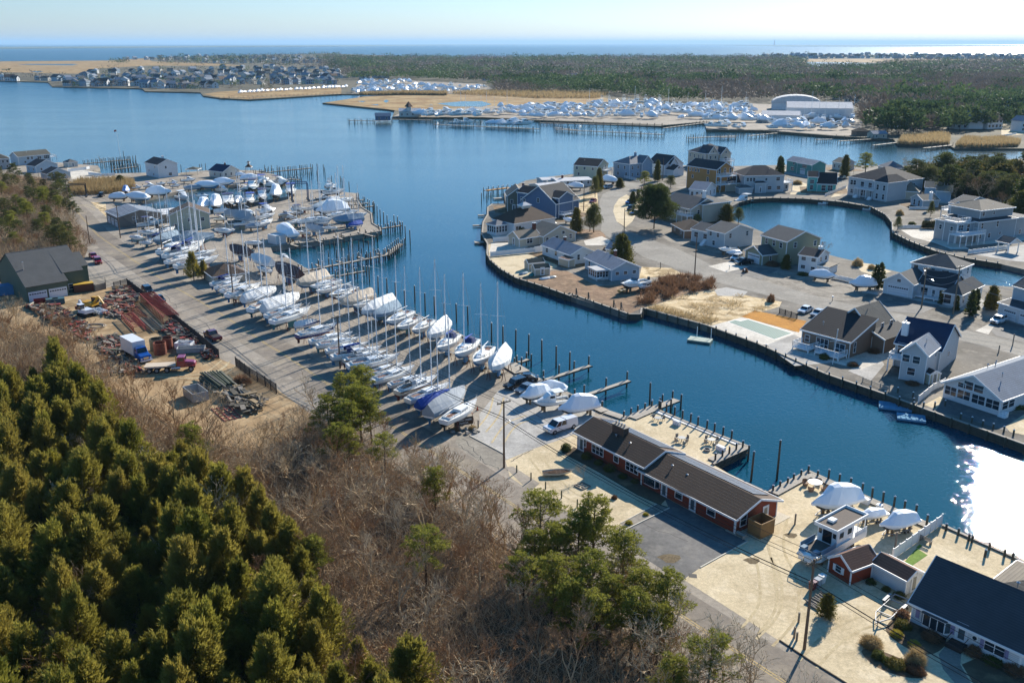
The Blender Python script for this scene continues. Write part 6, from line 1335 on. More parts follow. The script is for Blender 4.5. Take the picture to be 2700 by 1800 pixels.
def cradle_proto():
 t=thing('boat_stand','boat stand','boat stand')
 a=MB()
 a.box(-1.0,-.7,-.35,.35,0,.2).box(.2,.5,-.35,.35,0,.2);part('keel_block',a,mat('block_wood','#8a7458',.9,.3,3),t)
 st=MB().tube([(0,.35,0),(0,0,1.55)],.035,4).tube([(-.3,-.2,0),(0,0,1.3)],.03,4).tube([(.3,-.2,0),(0,0,1.3)],.03,4).box(-.16,.16,-.14,.1,1.53,1.58).mesh('jack_stand',M_STAND)
 for x in(-2.2,1.6):
  for sg in(-1,1):o=part('jack_stand',st,None,t,loc=(x,sg*.95,0),rz=0 if sg>0 else math.pi)
 return t
def wrap_boat(name,Lh=8.5,m=M_WRAP,peak=1.9,seed=0,hm=None,low=False,cat='boat'):
 """power boat in taut shrink-wrap: hull below, faceted cover above"""
 r=random.Random(seed);t=thing('wrapped_boat',name,cat);B=Lh*.33;zk=.75;zs=zk+Lh*.15
 S=hull_sections(Lh,B,zk,zs,zs+Lh*.055,zs-.05,n=11,flare=.15,fine=2.3,tr=.88,chine=True)
 up,lo=hull_meshes(S,hm or M_GEL,M_BLKB if r.random()<.5 else M_BLUEB,2);part('hull',up,None,t);part('bottom',lo,None,t)
 pts_=[(-.52,.1),(-.5,.45*peak),(-.3,.8*peak),(-.02,peak),(.12,peak*.93),(.28,peak*.45),(.43,peak*.22),(.52,.05)]
 if low:pts_=[(-.52,.05),(-.4,.5*peak),(-.05,peak*.75),(.1,peak*.7),(.3,peak*.35),(.52,.04)]
 rings=[]
 for u,hgt in pts_:
  x=Lh*u;w_,z=sheer_at(S,min(max(x,-Lh/2),Lh*.49));w_=max(w_,.12);f=.16 if .1<u<.2 or u>.4 else .3
  tw=w_*(f+.25*(1 if-.35<u<.15 else 0));j=r.uniform(-.05,.05)
  rings.append([(x,-w_*1.06,z-.35),(x,-w_*1.07,z),(x,-tw+j,z+hgt*.93),(x,0,z+hgt+.05),(x,tw+j,z+hgt*.93),(x,w_*1.07,z),(x,w_*1.06,z-.35)])
 part('shrink_wrap',MB().loft(rings),m,t)
 b=MB()
 for x in(-Lh*.3,Lh*.2):
  for sg in(-1,1):b.box(x-.2,x+.2,sg*.5-.15,sg*.5+.15,0,zk+.2)
 part('support_block',b,mat('block_wood','#8a7458',.9,.3,3),t)
 return t
def power_proto(name,Lh=8.0,kind='cruiser',hm=M_GEL,seed=0,canv='navy',fly=False,support=True):
 r=random.Random(seed);t=thing('motor_boat',name,'motor boat');B=Lh*.33;zk=.75 if support else-.35;zs=zk+Lh*.15
 S=hull_sections(Lh,B,zk,zs,zs+Lh*.06,zs-.05,n=11,flare=.15,fine=2.3,tr=.88,chine=True)
 up,lo=hull_meshes(S,hm,M_BLKB if support else M_GEL,2);part('hull',up,None,t);part('bottom',lo,None,t)
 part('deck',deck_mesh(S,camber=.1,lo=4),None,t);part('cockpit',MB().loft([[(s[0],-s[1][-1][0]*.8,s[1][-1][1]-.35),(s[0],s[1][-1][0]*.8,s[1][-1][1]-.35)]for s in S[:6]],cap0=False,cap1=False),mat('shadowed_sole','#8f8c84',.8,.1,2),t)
 gw=MB()
 for sg in(-1,1):gw.loft([[(s[0],sg*s[1][-1][0]*.99,s[1][-1][1]),(s[0],sg*s[1][-1][0]*.8,s[1][-1][1]),(s[0],sg*s[1][-1][0]*.8,s[1][-1][1]-.35)]for s in S[:6]],cap0=False,cap1=False)
 part('gunwale',gw,M_GEL,t)
 cab=[]
 for u,wf,h in((-.08,.78,.55 if kind=='runabout' else 1.5),(.06,.76,.5 if kind=='runabout' else 1.45),(.18,.62,.42 if kind=='runabout' else .75),(.34,.4,.22),(.4,.25,.02)):
  x=Lh*u;w_,z=sheer_at(S,x);cab.append([(x,-w_*wf,z-.02),(x,-w_*wf*.85,z+h),(x,0,z+h*1.06),(x,w_*wf*.85,z+h),(x,w_*wf,z-.02)])
 c=part('cabin',MB().loft(cab),M_GEL,t)
 if kind=='runabout':
  x=Lh*.02;w_,z=sheer_at(S,x);part('windscreen',MB().loft([[(x,-w_*.75,z+.4),(x-.35,-w_*.68,z+.95)],[(x+.5,-.3,z+.5),(x+.1,-.3,z+1.0)],[(x+.5,.3,z+.5),(x+.1,.3,z+1.0)],[(x,w_*.75,z+.4),(x-.35,w_*.68,z+.95)]],cap0=False,cap1=False),M_GLASSB,t)
 else:
  g=MB();w_,z=sheer_at(S,.02*Lh)
  for sg in(-1,1):g.beam((-.06*Lh,sg*w_*.73,z+.95),(.07*Lh,sg*w_*.72,z+.95),.06,.42)
  g.loft([[(Lh*.075,-w_*.6,z+1.35),(Lh*.165,-w_*.52,z+.85)],[(Lh*.075,w_*.6,z+1.35),(Lh*.165,w_*.52,z+.85)]],cap0=False,cap1=False);part('cabin_window',g,M_SMOKE,c)
  a=MB();x=-.1*Lh
  for xx in(x,x-1.4):
   for sg in(-1,1):a.tube([(xx,sg*w_*.75,z),(xx+.1,sg*w_*.7,z+1.75)],.035,4)
  part('hardtop_frame',a,M_RIM,t);part('hardtop',MB().box(x-1.6,x+.5,-w_*.78,w_*.78,z+1.75,z+1.83),M_CANVAS[canv]if not fly else M_GEL,t)
  if fly:
   part('flybridge',MB().loft([[(x-1.4,-w_*.6,z+1.84),(x-1.4,-w_*.62,z+2.4),(x-1.4,w_*.62,z+2.4),(x-1.4,w_*.6,z+1.84)],[(x+.6,-w_*.5,z+1.84),(x+.2,-w_*.5,z+2.5),(x+.2,w_*.5,z+2.5),(x+.6,w_*.5,z+1.84)]]),M_GEL,t)
   tw=MB()
   for sx in(0,-.9):
    for sg in(-1,1):tw.tube([(x+sx,sg*w_*.5,z+2.3),(x-.4+sx*.4,sg*w_*.35,z+4.4)],.03,4)
   tw.box(x-1.0,x+.1,-.6,.6,z+3.5,z+3.58);part('tower',tw,M_RIM,t)
 rl=MB();xs=np.linspace(Lh*.05,Lh*.49,6)
 for sg in(-1,1):
  q=[Vector((x,sg*sheer_at(S,x)[0]*.95,sheer_at(S,x)[1]))for x in xs]
  for a in q:rl.tube([a,a+Vector((0,0,.5))],.015,3,cap=False)
  rl.tube([a+Vector((0,0,.5))for a in q],.018,3,cap=False)
 part('bow_rail',rl,M_RIM,t)
 part('outboard',MB().box(-Lh/2-.45,-Lh/2-.02,-.2,.2,zs-.1,zs+.55).box(-Lh/2-.3,-Lh/2-.1,-.06,.06,zk+.1,zs-.1),M_DKHULL,t)
 if support:
  b=MB()
  for x in(-Lh*.3,Lh*.2):
   for sg in(-1,1):b.box(x-.2,x+.2,sg*.5-.15,sg*.5+.15,0,zk+.2)
  part('support_block',b,mat('block_wood','#8a7458',.9,.3,3),t)
 return t
def trailer_proto():
 t=thing('boat_trailer','boat trailer','trailer');f=MB()
 f.beam((-3,-.8,.5),(1.8,-.8,.5),.1,.14).beam((-3,.8,.5),(1.8,.8,.5),.1,.14).beam((1.8,-.8,.5),(3.6,0,.45),.1,.12).beam((1.8,.8,.5),(3.6,0,.45),.1,.12)
 for x in(-2.9,-1.6,0,1.5):f.beam((x,-.85,.55),(x,.85,.55),.09,.1)
 part('frame',f,M_RIM,t);part('jack',MB().tube([(3.3,.1,0),(3.3,.1,.9)],.04,5),M_RIM,t)
 w_=MB().tube([(0,-.1,0),(0,.1,0)],.34,12).mesh('wheel',M_RUBBER);rm=MB().tube([(0,-.12,0),(0,.12,0)],.18,8).mesh('rim',M_RIM)
 for x in(-1.9,-1.1):
  for sg in(-1,1):o=part('wheel',w_,None,t,loc=(x,sg*1.05,.34));part('rim',rm,None,o)
 part('fender',MB().box(-2.4,-.6,-1.2,-.9,.68,.74).box(-2.4,-.6,.9,1.2,.68,.74),M_RIM,t)
 part('winch_post',MB().beam((2.5,0,.5),(2.6,0,1.3),.1),M_RIM,t)
 return t
CRADLE=cradle_proto();TRAILER=trailer_proto()
SAILP=dict(a=sail_proto('a',seed=1),b=sail_proto('b',seed=2,boomcov='blue',dodger='navy'),c=sail_proto('c',seed=3,boomcov='white',botm=M_TEALB),n=sail_proto('n',hullm=M_NAVY,botm=M_REDB,seed=4,stripe=M_GEL,boomcov='navy'),w=sail_proto('w',cover='white',seed=5),g=sail_proto('g',cover='grey',seed=6),u=sail_proto('u',cover='bluegrey',seed=7,hullm=M_GRHULL),t=sail_proto('t',cover='tan',seed=8),m=sail_proto('m',cover='maroon',seed=9,mast=False),k=sail_proto('k',cover='blue',seed=10),d=sail_proto('d',hullm=M_DKHULL,botm=M_REDB,seed=11,boomcov='tan'),s=sail_proto('s',seed=12,mast=False,botm=M_BLKB),r=sail_proto('r',seed=13,hullm=M_GEL2,botm=M_REDB,stripe=M_TEAK,dodger='grey'))
WB=dict(A=wrap_boat('A',8.5,peak=1.9,seed=1),B=wrap_boat('B',8.5,peak=1.5,seed=2,low=True),C=wrap_boat('C',8.5,peak=2.5,seed=3),D=wrap_boat('D',8.5,M_WRAPB,2.0,seed=4),E=wrap_boat('E',8.5,M_CANVAS['grey'],1.3,seed=5,low=True),F=wrap_boat('F',8.5,peak=2.2,seed=6,low=True))
PB=dict(P=power_proto('P',seed=1),Q=power_proto('Q',kind='runabout',seed=2),R=power_proto('R',seed=3,fly=True),T=power_proto('T',seed=4,canv='blue'),V=power_proto('V',seed=5,hm=M_DKHULL,canv='tan'),Z=power_proto('Z',seed=6,support=False,canv='white'),Y=power_proto('Y',kind='runabout',seed=7,support=False))
DESC=dict(a='white sailboat with bare boom',b='white sailboat with blue sail cover',c='white sailboat with white sail cover and teal bottom',n='navy-hulled sailboat with white stripe',w='sailboat under a white tarp tent',g='sailboat under a grey tarp',u='sailboat under a blue-grey tarp',t='sailboat under a tan tarp',m='boat under a peaked brown tarp',k='sailboat under a bright blue tarp',d='dark-hulled sailboat with tan sail cover',s='mastless white sailboat',r='cream sailboat with grey dodger',A='shrink-wrapped white motor boat',B='low shrink-wrapped boat',C='tall shrink-wrapped boat',D='boat in blue shrink-wrap',E='motor boat under a grey tarp',F='long shrink-wrapped boat',P='white cabin cruiser with navy top',Q='white open runabout',R='white flybridge cruiser',T='white cruiser with blue top',V='dark-hulled cruiser',Z='white cabin cruiser afloat',Y='white runabout afloat')
BASE={**{k:8.6 for k in SAILP},**{k:8.5 for k in WB},**{k:8.0 for k in PB}}
ALLB={**SAILP,**WB,**PB}
DKZ={**{k:2.5 for k in SAILP},**{k:2.1 for k in WB},**{k:2.0 for k in PB}}
DKZ['Z']=DKZ['Y']=.4
boat_pos=[]
def boat(k,v,sx,sy,bx,by,where_,group=None,stand=None,over=None,fixlen=None,label=None,z=None):
 """stern and bow at deck level in the photograph -> the boat on the ground beneath"""
 z0=LZ if z is None else z
 s=1.0;
 for _ in range(2):
  zz=z0+DKZ[k]*s
  a,b=W(v,sx,sy,zz),W(v,bx,by,zz);l=(b-a).length;s=max(.5,min(1.5,(fixlen or l)/BASE[k]))
 c=(a+b)/2;rz=heading(a,b)
 lab=label or(DESC[k]+', '+where_);lab=' '.join(lab.split()[:16])if len(lab.split())>16 else lab
 sc3=s if fixlen is None else s
 o=place(ALLB[k],(c.x,c.y,z0),rz,(s,s,(s+.15)/1.15 if s>1 else(s+.3)/1.3),lab,group,over)
 if stand:
  place(CRADLE,(c.x,c.y,LZ),rz,(s,s,s),'jack stands under the boat '+where_,'jack stands under the boats')
 return o
 # ------------------------------------------------------------------ the row along the road, counted from the brown-roofed hut towards the marina sign
G1='sailboats in the row along the road'
ROW1=[('b',4,175,300,440,248),('a',4,215,335,420,280),('c',4,262,360,480,300),('a',4,308,385,590,300),('r',4,370,405,600,335),('w',4,440,430,720,350),('c',4,497,503,760,400),('w',4,610,505,912,402),('a',4,630,560,925,478),('c',4,678,600,1000,498),('w',4,868,662,1060,628),('n',4,885,720,1225,635),('a',4,990,770,1350,712),('c',4,1048,805,1405,755),('a',4,1125,850,1480,797),('b',4,1170,895,1590,828),('r',4,1268,925,1650,862),('a',4,1300,965,1740,890),('g',4,1355,992,1640,930),('a',4,1455,1050,1770,965),('d',4,1515,1092,1860,988),('a',4,1648,1135,1960,1062),('r',4,1712,1185,2060,1062),('a',4,1798,1252,2150,1130),('k',4,1885,1318,2180,1205),('g',9,718,735,1025,550),('s',9,842,800,1122,640)]
for i,(k,v,*q)in enumerate(ROW1):
 ov={'hull':M_GEL,'bottom':M_TEALB if i%3==0 else M_BLUEB}if k=='d' else None
 boat(k,v,*q,ORD[i]+' in the roadside row from the hut',G1,True,ov,label=('white sailboat with a brown wooden mast, '+ORD[i]+' in the roadside row from the hut')if k=='d' else None)
 # the waterside row, bows towards the camera, counted from the sign end
G2='sailboats in the waterside row'
ROW2=[('w',9,1360,215,1240,385),('a',9,1235,185,1095,335),('b',9,1110,120,940,270),('b',9,955,85,790,218),('w',4,2125,610,1970,745),('a',4,2010,595,1838,700),('c',4,1890,575,1712,675),('a',4,1835,520,1622,625),('u',4,1720,480,1510,580),('w',4,1680,430,1418,545),('a',4,1545,420,1350,495),('t',4,1510,382,1240,475),('a',4,1400,362,1205,430),('r',4,1375,322,1150,408),('a',4,1225,312,1042,375),('t',4,1130,225,880,312),('c',4,1240,262,990,335),('P',4,920,212,830,262)]
for i,(k,v,*q)in enumerate(ROW2):
 boat(k,v,*q,ORD[i]+' in the waterside row from the landing',G2,k in SAILP,None)
G3='boats stored in the upper yard'
UPY=[('m',4,920,230,700,150,'beside the crooked pier root'),('m',2,200,955,15,905,'left of the wrapped sailboat'),('w',2,390,1040,205,985,'between the two brown tarps'),('s',2,380,1115,255,1085,'below the white-covered boat'),('c',1,1150,905,1265,930,'nearest the workshop corner'),('a',1,1225,860,1380,880,'second from the workshop corner'),('c',1,1230,965,1350,975,'small one in front of the yard cluster'),('P',1,1200,800,1450,770,'parked across behind the small sailboats'),('u',1,1560,890,1345,955,'in the middle of the yard cluster'),('a',1,1375,1040,1620,940,'beside the blue-covered one'),('b',1,1440,1065,1760,990,'with blue cover in the yard cluster'),('g',1,1600,900,1740,880,'peaked tarp before the cream shed'),('u',1,1500,960,1905,905,'longest before the cream shed'),('a',1,1460,1125,1700,1060,'beside the cedar tree'),('a',1,1500,1160,1960,1075,'large white one behind the cedar tree'),('d',1,1900,840,2050,865,'right of the cream shed'),('A',1,1235,730,1450,730,'against the workshop wall'),('g',1,1980,710,2240,720,'long grey tarp right of the cream shed'),('w',1,1880,700,2030,690,'just right of the shed roof'),('g',2,215,650,30,610,'beside the trailers'),('s',2,130,565,240,620,'at the basin corner'),('T',2,280,560,395,590,'near the yard centre'),('d',2,740,565,600,575,'dark one on the pier'),('u',2,905,520,740,565,'blue-grey tarp on the pier'),('C',2,1060,545,765,590,'biggest white wrap on the pier'),('a',2,1100,590,860,625,'behind the big wrap'),('u',2,1190,640,925,670,'dark tarp near the pier tip'),('k',2,1180,695,1060,720,'small blue tarp near the pier tip'),('c',2,965,735,825,740,'beside the grey tent'),('g',2,830,755,685,725,'grey tent at the pier south edge'),('r',2,725,785,600,770,'cream one beside the white wrap'),('F',2,600,790,420,715,'egg-shaped wrap on the pier'),('s',2,150,860,325,870,'beside the box trailer'),('a',2,620,670,860,640,'crosswise on the pier'),('a',2,700,640,930,655,'second crosswise on the pier'),('V',2,780,480,905,470,'under brown tarps by the river'),('R',2,830,420,1030,400,'at the river end of the pier'),('Q',2,1000,600,1150,590,'small one near the three docks'),('R',2,860,375,960,360,'flybridge one afloat by the river'),('c',2,1050,630,1230,610,'last by the river bulkhead'),('E',2,160,715,370,700,'dark trailer load in the yard'),('d',2,10,750,60,760,'at the yard road'),('a',1,1290,880,1420,850,'third by the workshop corner'),('c',1,1400,870,1540,830,'tucked before the cream shed'),('b',1,1560,1010,1800,940,'blue-covered behind the long one'),('a',2,50,700,250,680,'white one beside the grey tarp'),('c',2,250,640,420,610,'lone one in the yard lane'),('r',2,450,620,620,600,'cream one in the yard lane'),('a',2,880,560,1060,520,'behind the river-end tarp'),('c',2,930,500,1100,470,'close to the river docks'),('a',2,760,690,900,690,'between the tarps on the pier'),('b',2,1000,680,1150,660,'beside the dark pier tarp'),('a',2,260,700,400,660,'by the dark trailer load'),('c',2,520,690,680,660,'next to the egg-shaped wrap'),('A',2,300,600,420,575,'mid-lane wrap by the basin'),('P',2,640,590,560,560,'by the blue hoist'),('T',2,480,640,590,640,'facing the river in the lane'),('F',2,120,690,10,700,'by the green hut'),('P',1,1880,760,2000,760,'behind the dark hull'),('w',2,980,480,860,500,'by the river hoist'),('a',1,1640,1080,1900,1030,'behind the cedar pair'),('b',1,1310,940,1480,900,'middle of the white cluster')]
for i,(k,v,*q)in enumerate(UPY):
 boat(k,v,*q[:4],q[4],G3,k in SAILP,None)
G4='boats round the upper basin'
BAS=[('A',1,965,560,1140,560,'leftmost at the basin'),('F',1,1300,560,1105,550,'second from the left at the basin'),('D',1,1110,490,1105,515,'stern-on near the reeds'),('P',1,1160,485,1245,480,'right of the blue wrap'),('C',1,1290,520,1505,520,'third wrap at the basin'),('T',1,1260,465,1370,465,'before the tall white house'),('Q',1,1380,445,1460,450,'at the foot of the white house'),('P',1,1470,440,1570,435,'right of the white house corner'),('P',1,1590,415,1725,410,'below the boat canopy'),('B',1,1735,440,1930,455,'long wrap left of the cottage front'),('F',1,1875,425,2065,430,'long wrap below the cottage'),('A',1,2070,375,2160,370,'behind the cottage gable'),('F',1,2110,395,2285,385,'wrap beside the gazebo'),('T',1,2280,420,2335,420,'right of the gazebo wrap'),('R',2,290,345,440,355,'largest in the north row'),('P',2,370,315,540,325,'end of the north row'),('T',2,130,375,275,385,'afloat behind the wraps'),('Q',1,1730,545,1840,560,'in the dark basin water'),('Z',1,1900,500,2010,515,'afloat, upper basin middle'),('Z',1,2100,500,2220,500,'afloat, upper basin right'),('Z',1,1560,560,1660,585,'afloat, upper basin left'),('Z',2,150,430,240,425,'afloat by the wraps'),('Z',2,260,420,380,400,'afloat at the basin mouth'),('Z',2,460,1010,560,1030,'afloat in the inner slip'),('Q',1,1620,470,1700,480,'low one left of the long wrap'),('E',1,1620,480,1790,470,'tan-covered by the basin edge'),('P',2,400,345,500,350,'second at the north row end'),('T',1,1500,470,1590,465,'below the white house corner')]
for i,(k,v,*q)in enumerate(BAS):boat(k,v,*q[:4],q[4],G4,z=0 if k=='Z' else None,over={'hardtop':M_GEL}if k=='Z' else None)
SOUTH=[('A',1,1810,595,1765,655),('C',1,1915,590,1880,645),('P',1,2010,575,1975,625),('A',1,2110,580,2080,615),('T',1,2215,565,2180,605),('P',1,2320,540,2295,575),('A',2,110,480,75,515),('T',2,205,460,175,495),('P',2,320,430,285,475),('C',2,440,395,405,455),('T',2,570,380,530,430),('P',2,25,470,5,520),('P',1,2250,440,2180,490),('T',1,2310,400,2290,450)]
for i,(k,v,*q)in enumerate(SOUTH):boat(k,v,*q,ORD[i]+' from the left, south basin side','boats on the south side of the basin')
# near boats
boat('F',9,1860,545,1625,520,'wrapped boat behind the uncovered cruiser',None,label='white shrink-wrapped boat behind the open-topped cruiser by the black cars')
boat('A',9,1700,545,1480,625,'',None,label='white shrink-wrapped boat with bow beside the grey parked car')
boat('T',9,1880,620,1580,670,'',None,over={'hardtop':M_GEL},label='white uncovered cruiser with windscreen between the wrapped boats')
boat('C',9,2110,660,1800,725,'',None,label='large white shrink-wrapped boat nearest the white pickup truck')
for i,(k,q,lab)in enumerate((('C',(11,690,265,372,345),'big shrink-wrapped cabin boat on the sand beside the round table'),('B',(11,875,392,680,430),'low shrink-wrapped boat behind the houseboat roof'),('A',(11,1080,425,838,495),'shrink-wrapped boat on a trailer beside the white fence'))):
 o=boat(k,*q,'',None,label=lab)
 place(TRAILER,o.location.copy(),o.rotation_euler.z,o.scale.x,['galvanised trailer under the big wrapped cabin boat','galvanised trailer under the low wrapped boat','trailer with twin wheels under the boat beside the fence'][i],'trailers under the wrapped boats')
place(TRAILER,W(11,905,1080),heading(W(11,985,1000),W(11,830,1150)),1.0,'empty silver boat trailer in front of the white shed')
boat('A',6,895,945,1040,965,'',None,label='shrink-wrapped boat before the square white house',fixlen=6.5);boat('C',6,1315,1010,1162,1015,'',None,label='shrink-wrapped boat beside the white garage gable',fixlen=6.8)
boat('Z',6,480,440,352,458,'',None,z=0,label='white cabin cruiser afloat at the left end of the lagoon');boat('Y',6,1240,500,1345,508,'',None,z=0,label='small runabout afloat at the far lagoon bulkhead');boat('Y',6,940,462,1002,464,'',None,z=0,label='tiny white skiff at the lagoon centre bulkhead',fixlen=4.2)
boat('Q',6,385,768,235,780,'',None,label='white runabout parked before the split-level house',fixlen=6.5);boat('B',6,395,800,310,805,'',None,label='small covered boat beside the white runabout',fixlen=4.5)
boat('Q',5,1695,1185,1455,1235,'',None,label='white runabout on the leaf-strewn lot');boat('A',5,1420,315,1265,300,'',None,label='shrink-wrapped boat under the leaning conical evergreen');boat('A',5,1130,370,985,365,'',None,label='shrink-wrapped boat by the flat white roofs');boat('Q',6,200,430,140,452,'',None,label='small yellow and white boat beside the lagoon',over={'hull':mat('yellow_hull','#c8d23a',.4,.1)},fixlen=5)
boat('Q',5,1720,1235,1600,1270,'',None,label='small open skiff behind the brown weeds',fixlen=4.6);boat('B',5,1040,675,955,660,'',None,label='small covered boat beside the three rounded evergreens',fixlen=5)
boat('s',5,400,640,370,690,'',None,label='small boat under a grey peaked cover at the river turret',fixlen=5)if False else None
# rowing boat with a tan hull
S=hull_sections(4.6,1.7,.25,.85,1.05,.85,n=9,fine=2,tr=.7)
t=thing('rowing_boat','old tan wooden rowing boat on the leaf-strewn lot','rowing boat',W(5,1490,1300),heading(W(5,1430,1310),W(5,1550,1270)))
up,lo=hull_meshes(S,mat('tan_hull','#b89a5c',.7,.25,2),mat('tan_hull','#b89a5c'));part('hull',up,None,t);part('bottom',lo,None,t)
part('inner_floor',MB().loft([[(s[0],-s[1][3][0]*.92,s[1][2][1]+.08),(s[0],s[1][3][0]*.92,s[1][2][1]+.08)]for s in S[:-1]],cap0=False,cap1=False),mat('weathered_plank','#b5ab9c'),t)
for x in(-1.2,.1,1.1):part('thwart',MB().box(x,x+.25,-.7,.7,.68,.72),M_PLANK,t)
# overturned skiffs and covered jet ski
for i,(v,x,y,rz_,m,lab)in enumerate(((5,800,1185,.5,M_CANVAS['white'],'white upturned dinghy nearest the twin sheds'),(5,850,1175,.5,M_GEL2,'cream upturned dinghy beside the white one'),(5,610,1140,.9,M_CANVAS['bluegrey'],'blue-grey upturned skiff left of the sheds'),(5,675,1150,1.3,M_CANVAS['teal'],'teal upturned skiff leaning by the sheds'),(4,940,640,.3,M_CANVAS['white'],'upturned white tender among the roadside boats'))):
 S2=hull_sections(3.4,1.4,.02,.5,.6,.5,n=8,fine=2,tr=.8);mb=MB();mb.loft([[(s[0],-y_,.55-z_)for y_,z_ in reversed(s[1])]+[(s[0],y_,.55-z_)for y_,z_ in s[1]]for s in S2])
 solo('dinghy',mb,m,lab,'dinghy',loc=W(v,x,y)+Vector((0,0,.02)),rz=rz_,smooth=True)
t=thing('jet_ski','white and dark jet ski on a small trailer by the sunroom','jet ski',W(5,1280,1195),.6)
part('hull',MB().loft([[(-1.4,-.5,.5),(-1.4,0,.35),(-1.4,.5,.5),(-1.4,.4,.8),(-1.4,-.4,.8)],[(0,-.55,.5),(0,0,.3),(0,.55,.5),(0,.4,.95),(0,-.4,.95)],[(1.5,-.05,.75),(1.5,0,.6),(1.5,.05,.75),(1.5,.04,.85),(1.5,-.04,.85)]],close=True),M_GEL,t,smooth=True)
part('seat',MB().loft([[(-1.2,-.2,.82),(-1.2,.2,.82),(-1.2,.15,1.05),(-1.2,-.15,1.05)],[(.2,-.2,.9),(.2,.2,.9),(.2,.15,1.2),(.2,-.15,1.2)]],close=True),M_RUBBER,t);part('handlebar',MB().tube([(.4,-.35,1.25),(.4,.35,1.25)],.03,5).tube([(.5,0,.95),(.4,0,1.25)],.06,5),M_RUBBER,t)
part('trailer_frame',MB().box(-1.5,1.6,-.4,-.3,.25,.32).box(-1.5,1.6,.3,.4,.25,.32),M_RIM,t)
# ------------------------------------------------------------------ houseboat on its trailer
HL=10.9;rz=math.atan2(-6.9,-8.5);c=Vector((38.05,98.45,0))
t=thing('houseboat','white pontoon houseboat with railed roof deck on blocks beside the red shed','houseboat',(c.x,c.y,LZ),rz);h2=HL/2;M_DKPL=mat('brown_carpet_deck','#6a5f55',.9,.2,2)
for sg in(-1,1):part('pontoon',MB().tube([(-h2,sg*1.0,1.0),(h2-1.2,sg*1.0,1.0),(h2-.2,sg*1.0,1.25)],[.42,.42,.12],10),M_GEL,t,smooth=True)
part('deck',MB().poly([(-h2,-1.5),(h2-1.3,-1.5),(h2-.2,-.9),(h2,0),(h2-.2,.9),(h2-1.3,1.5),(-h2,1.5)],1.42,1.55),M_GEL,t);part('deck_floor',MB().box(h2*.2,h2*.82,-1.2,1.2,1.56,1.58),M_DKPL,t)
part('hull_skirt',MB().loft([[(x,-w_,.75),(x,-w_-.05,1.7),]for x,w_ in((-h2,1.48),(h2-1.4,1.48),(h2-.3,.9),(h2-.02,.05))],cap0=False,cap1=False).loft([[(x,w_,.75),(x,w_+.05,1.7)]for x,w_ in((-h2,1.48),(h2-1.4,1.48),(h2-.3,.9),(h2-.02,.05))],cap0=False,cap1=False),M_GEL,t)
cb=part('cabin',MB().box(-h2*.5,h2*.16,-1.3,1.3,1.56,3.5),M_GEL,t)
part('door',MB().box(h2*.16,h2*.16+.04,-.6,.6,1.6,3.35),M_SMOKE,cb)
for x0,x1,y in((-h2*.4,-h2*.25,-1.34),(-h2*.08,h2*.06,-1.34),(-h2*.4,-h2*.25,1.3),(-h2*.08,h2*.06,1.3)):part('window',MB().box(x0,x1,y,y+.04,2.4,3.1),M_SMOKE,cb)
part('window',MB().box(h2*.16,h2*.16+.04,.75,1.15,2.5,3.1),M_SMOKE,cb);part('window',MB().box(h2*.16,h2*.16+.04,-1.15,-.75,2.5,3.1),M_SMOKE,cb)
rf=part('roof_deck',MB().box(-h2*.97,h2*.26,-1.55,1.55,3.5,3.62),M_GEL,t);part('roof_floor',MB().box(-h2*.93,h2*.22,-1.4,1.4,3.62,3.65),M_DKPL,rf)
rl=MB()
for sg in(-1,1):rl.box(-h2*.97,h2*.26,sg*1.5-.06,sg*1.5+.06,3.62,3.92)
rl.box(-h2*.97,-h2*.97+.1,-1.5,1.5,3.62,3.92);rl.box(h2*.26-.1,h2*.26,-1.5,1.5,3.62,3.92);part('roof_rail',rl,M_GEL,rf)
part('air_conditioner',MB().box(-1.2,-.3,-.9,-.1,3.66,3.95),M_GEL,rf)
for x in(-h2*.9,-h2*.6):
 for sg in(-1,1):part('post',MB().box(x,x+.08,sg*1.45-.04,sg*1.45+.04,1.56,3.5),M_GEL,t)
part('bow_rail',MB().tube([(h2*.2,-1.4,2.2),(h2-1.3,-1.4,2.2),(h2-.3,-.8,2.2),(h2-.3,.8,2.2),(h2-1.3,1.4,2.2),(h2*.2,1.4,2.2)],.05,5).box(h2*.2,h2-1.3,-1.42,-1.38,1.56,2.2).box(h2*.2,h2-1.3,1.38,1.42,1.56,2.2),M_CANVAS['bluegrey'],t)
part('aft_rail',MB().box(-h2,-h2*.51,-1.46,-1.42,1.56,2.2).box(-h2,-h2*.51,1.42,1.46,1.56,2.2),M_GEL,t);part('seat',MB().box(h2-1.6,h2-.7,-1.1,-.5,1.58,2.0).box(h2-1.6,h2-.7,.5,1.1,1.58,2.0),M_CANVAS['bluegrey'],t)
for x in(-h2*.6,0,h2*.6):part('support_block',MB().box(x-.15,x+.15,-1.2,1.2,0,.6),mat('block_wood','#8a7458'),t)
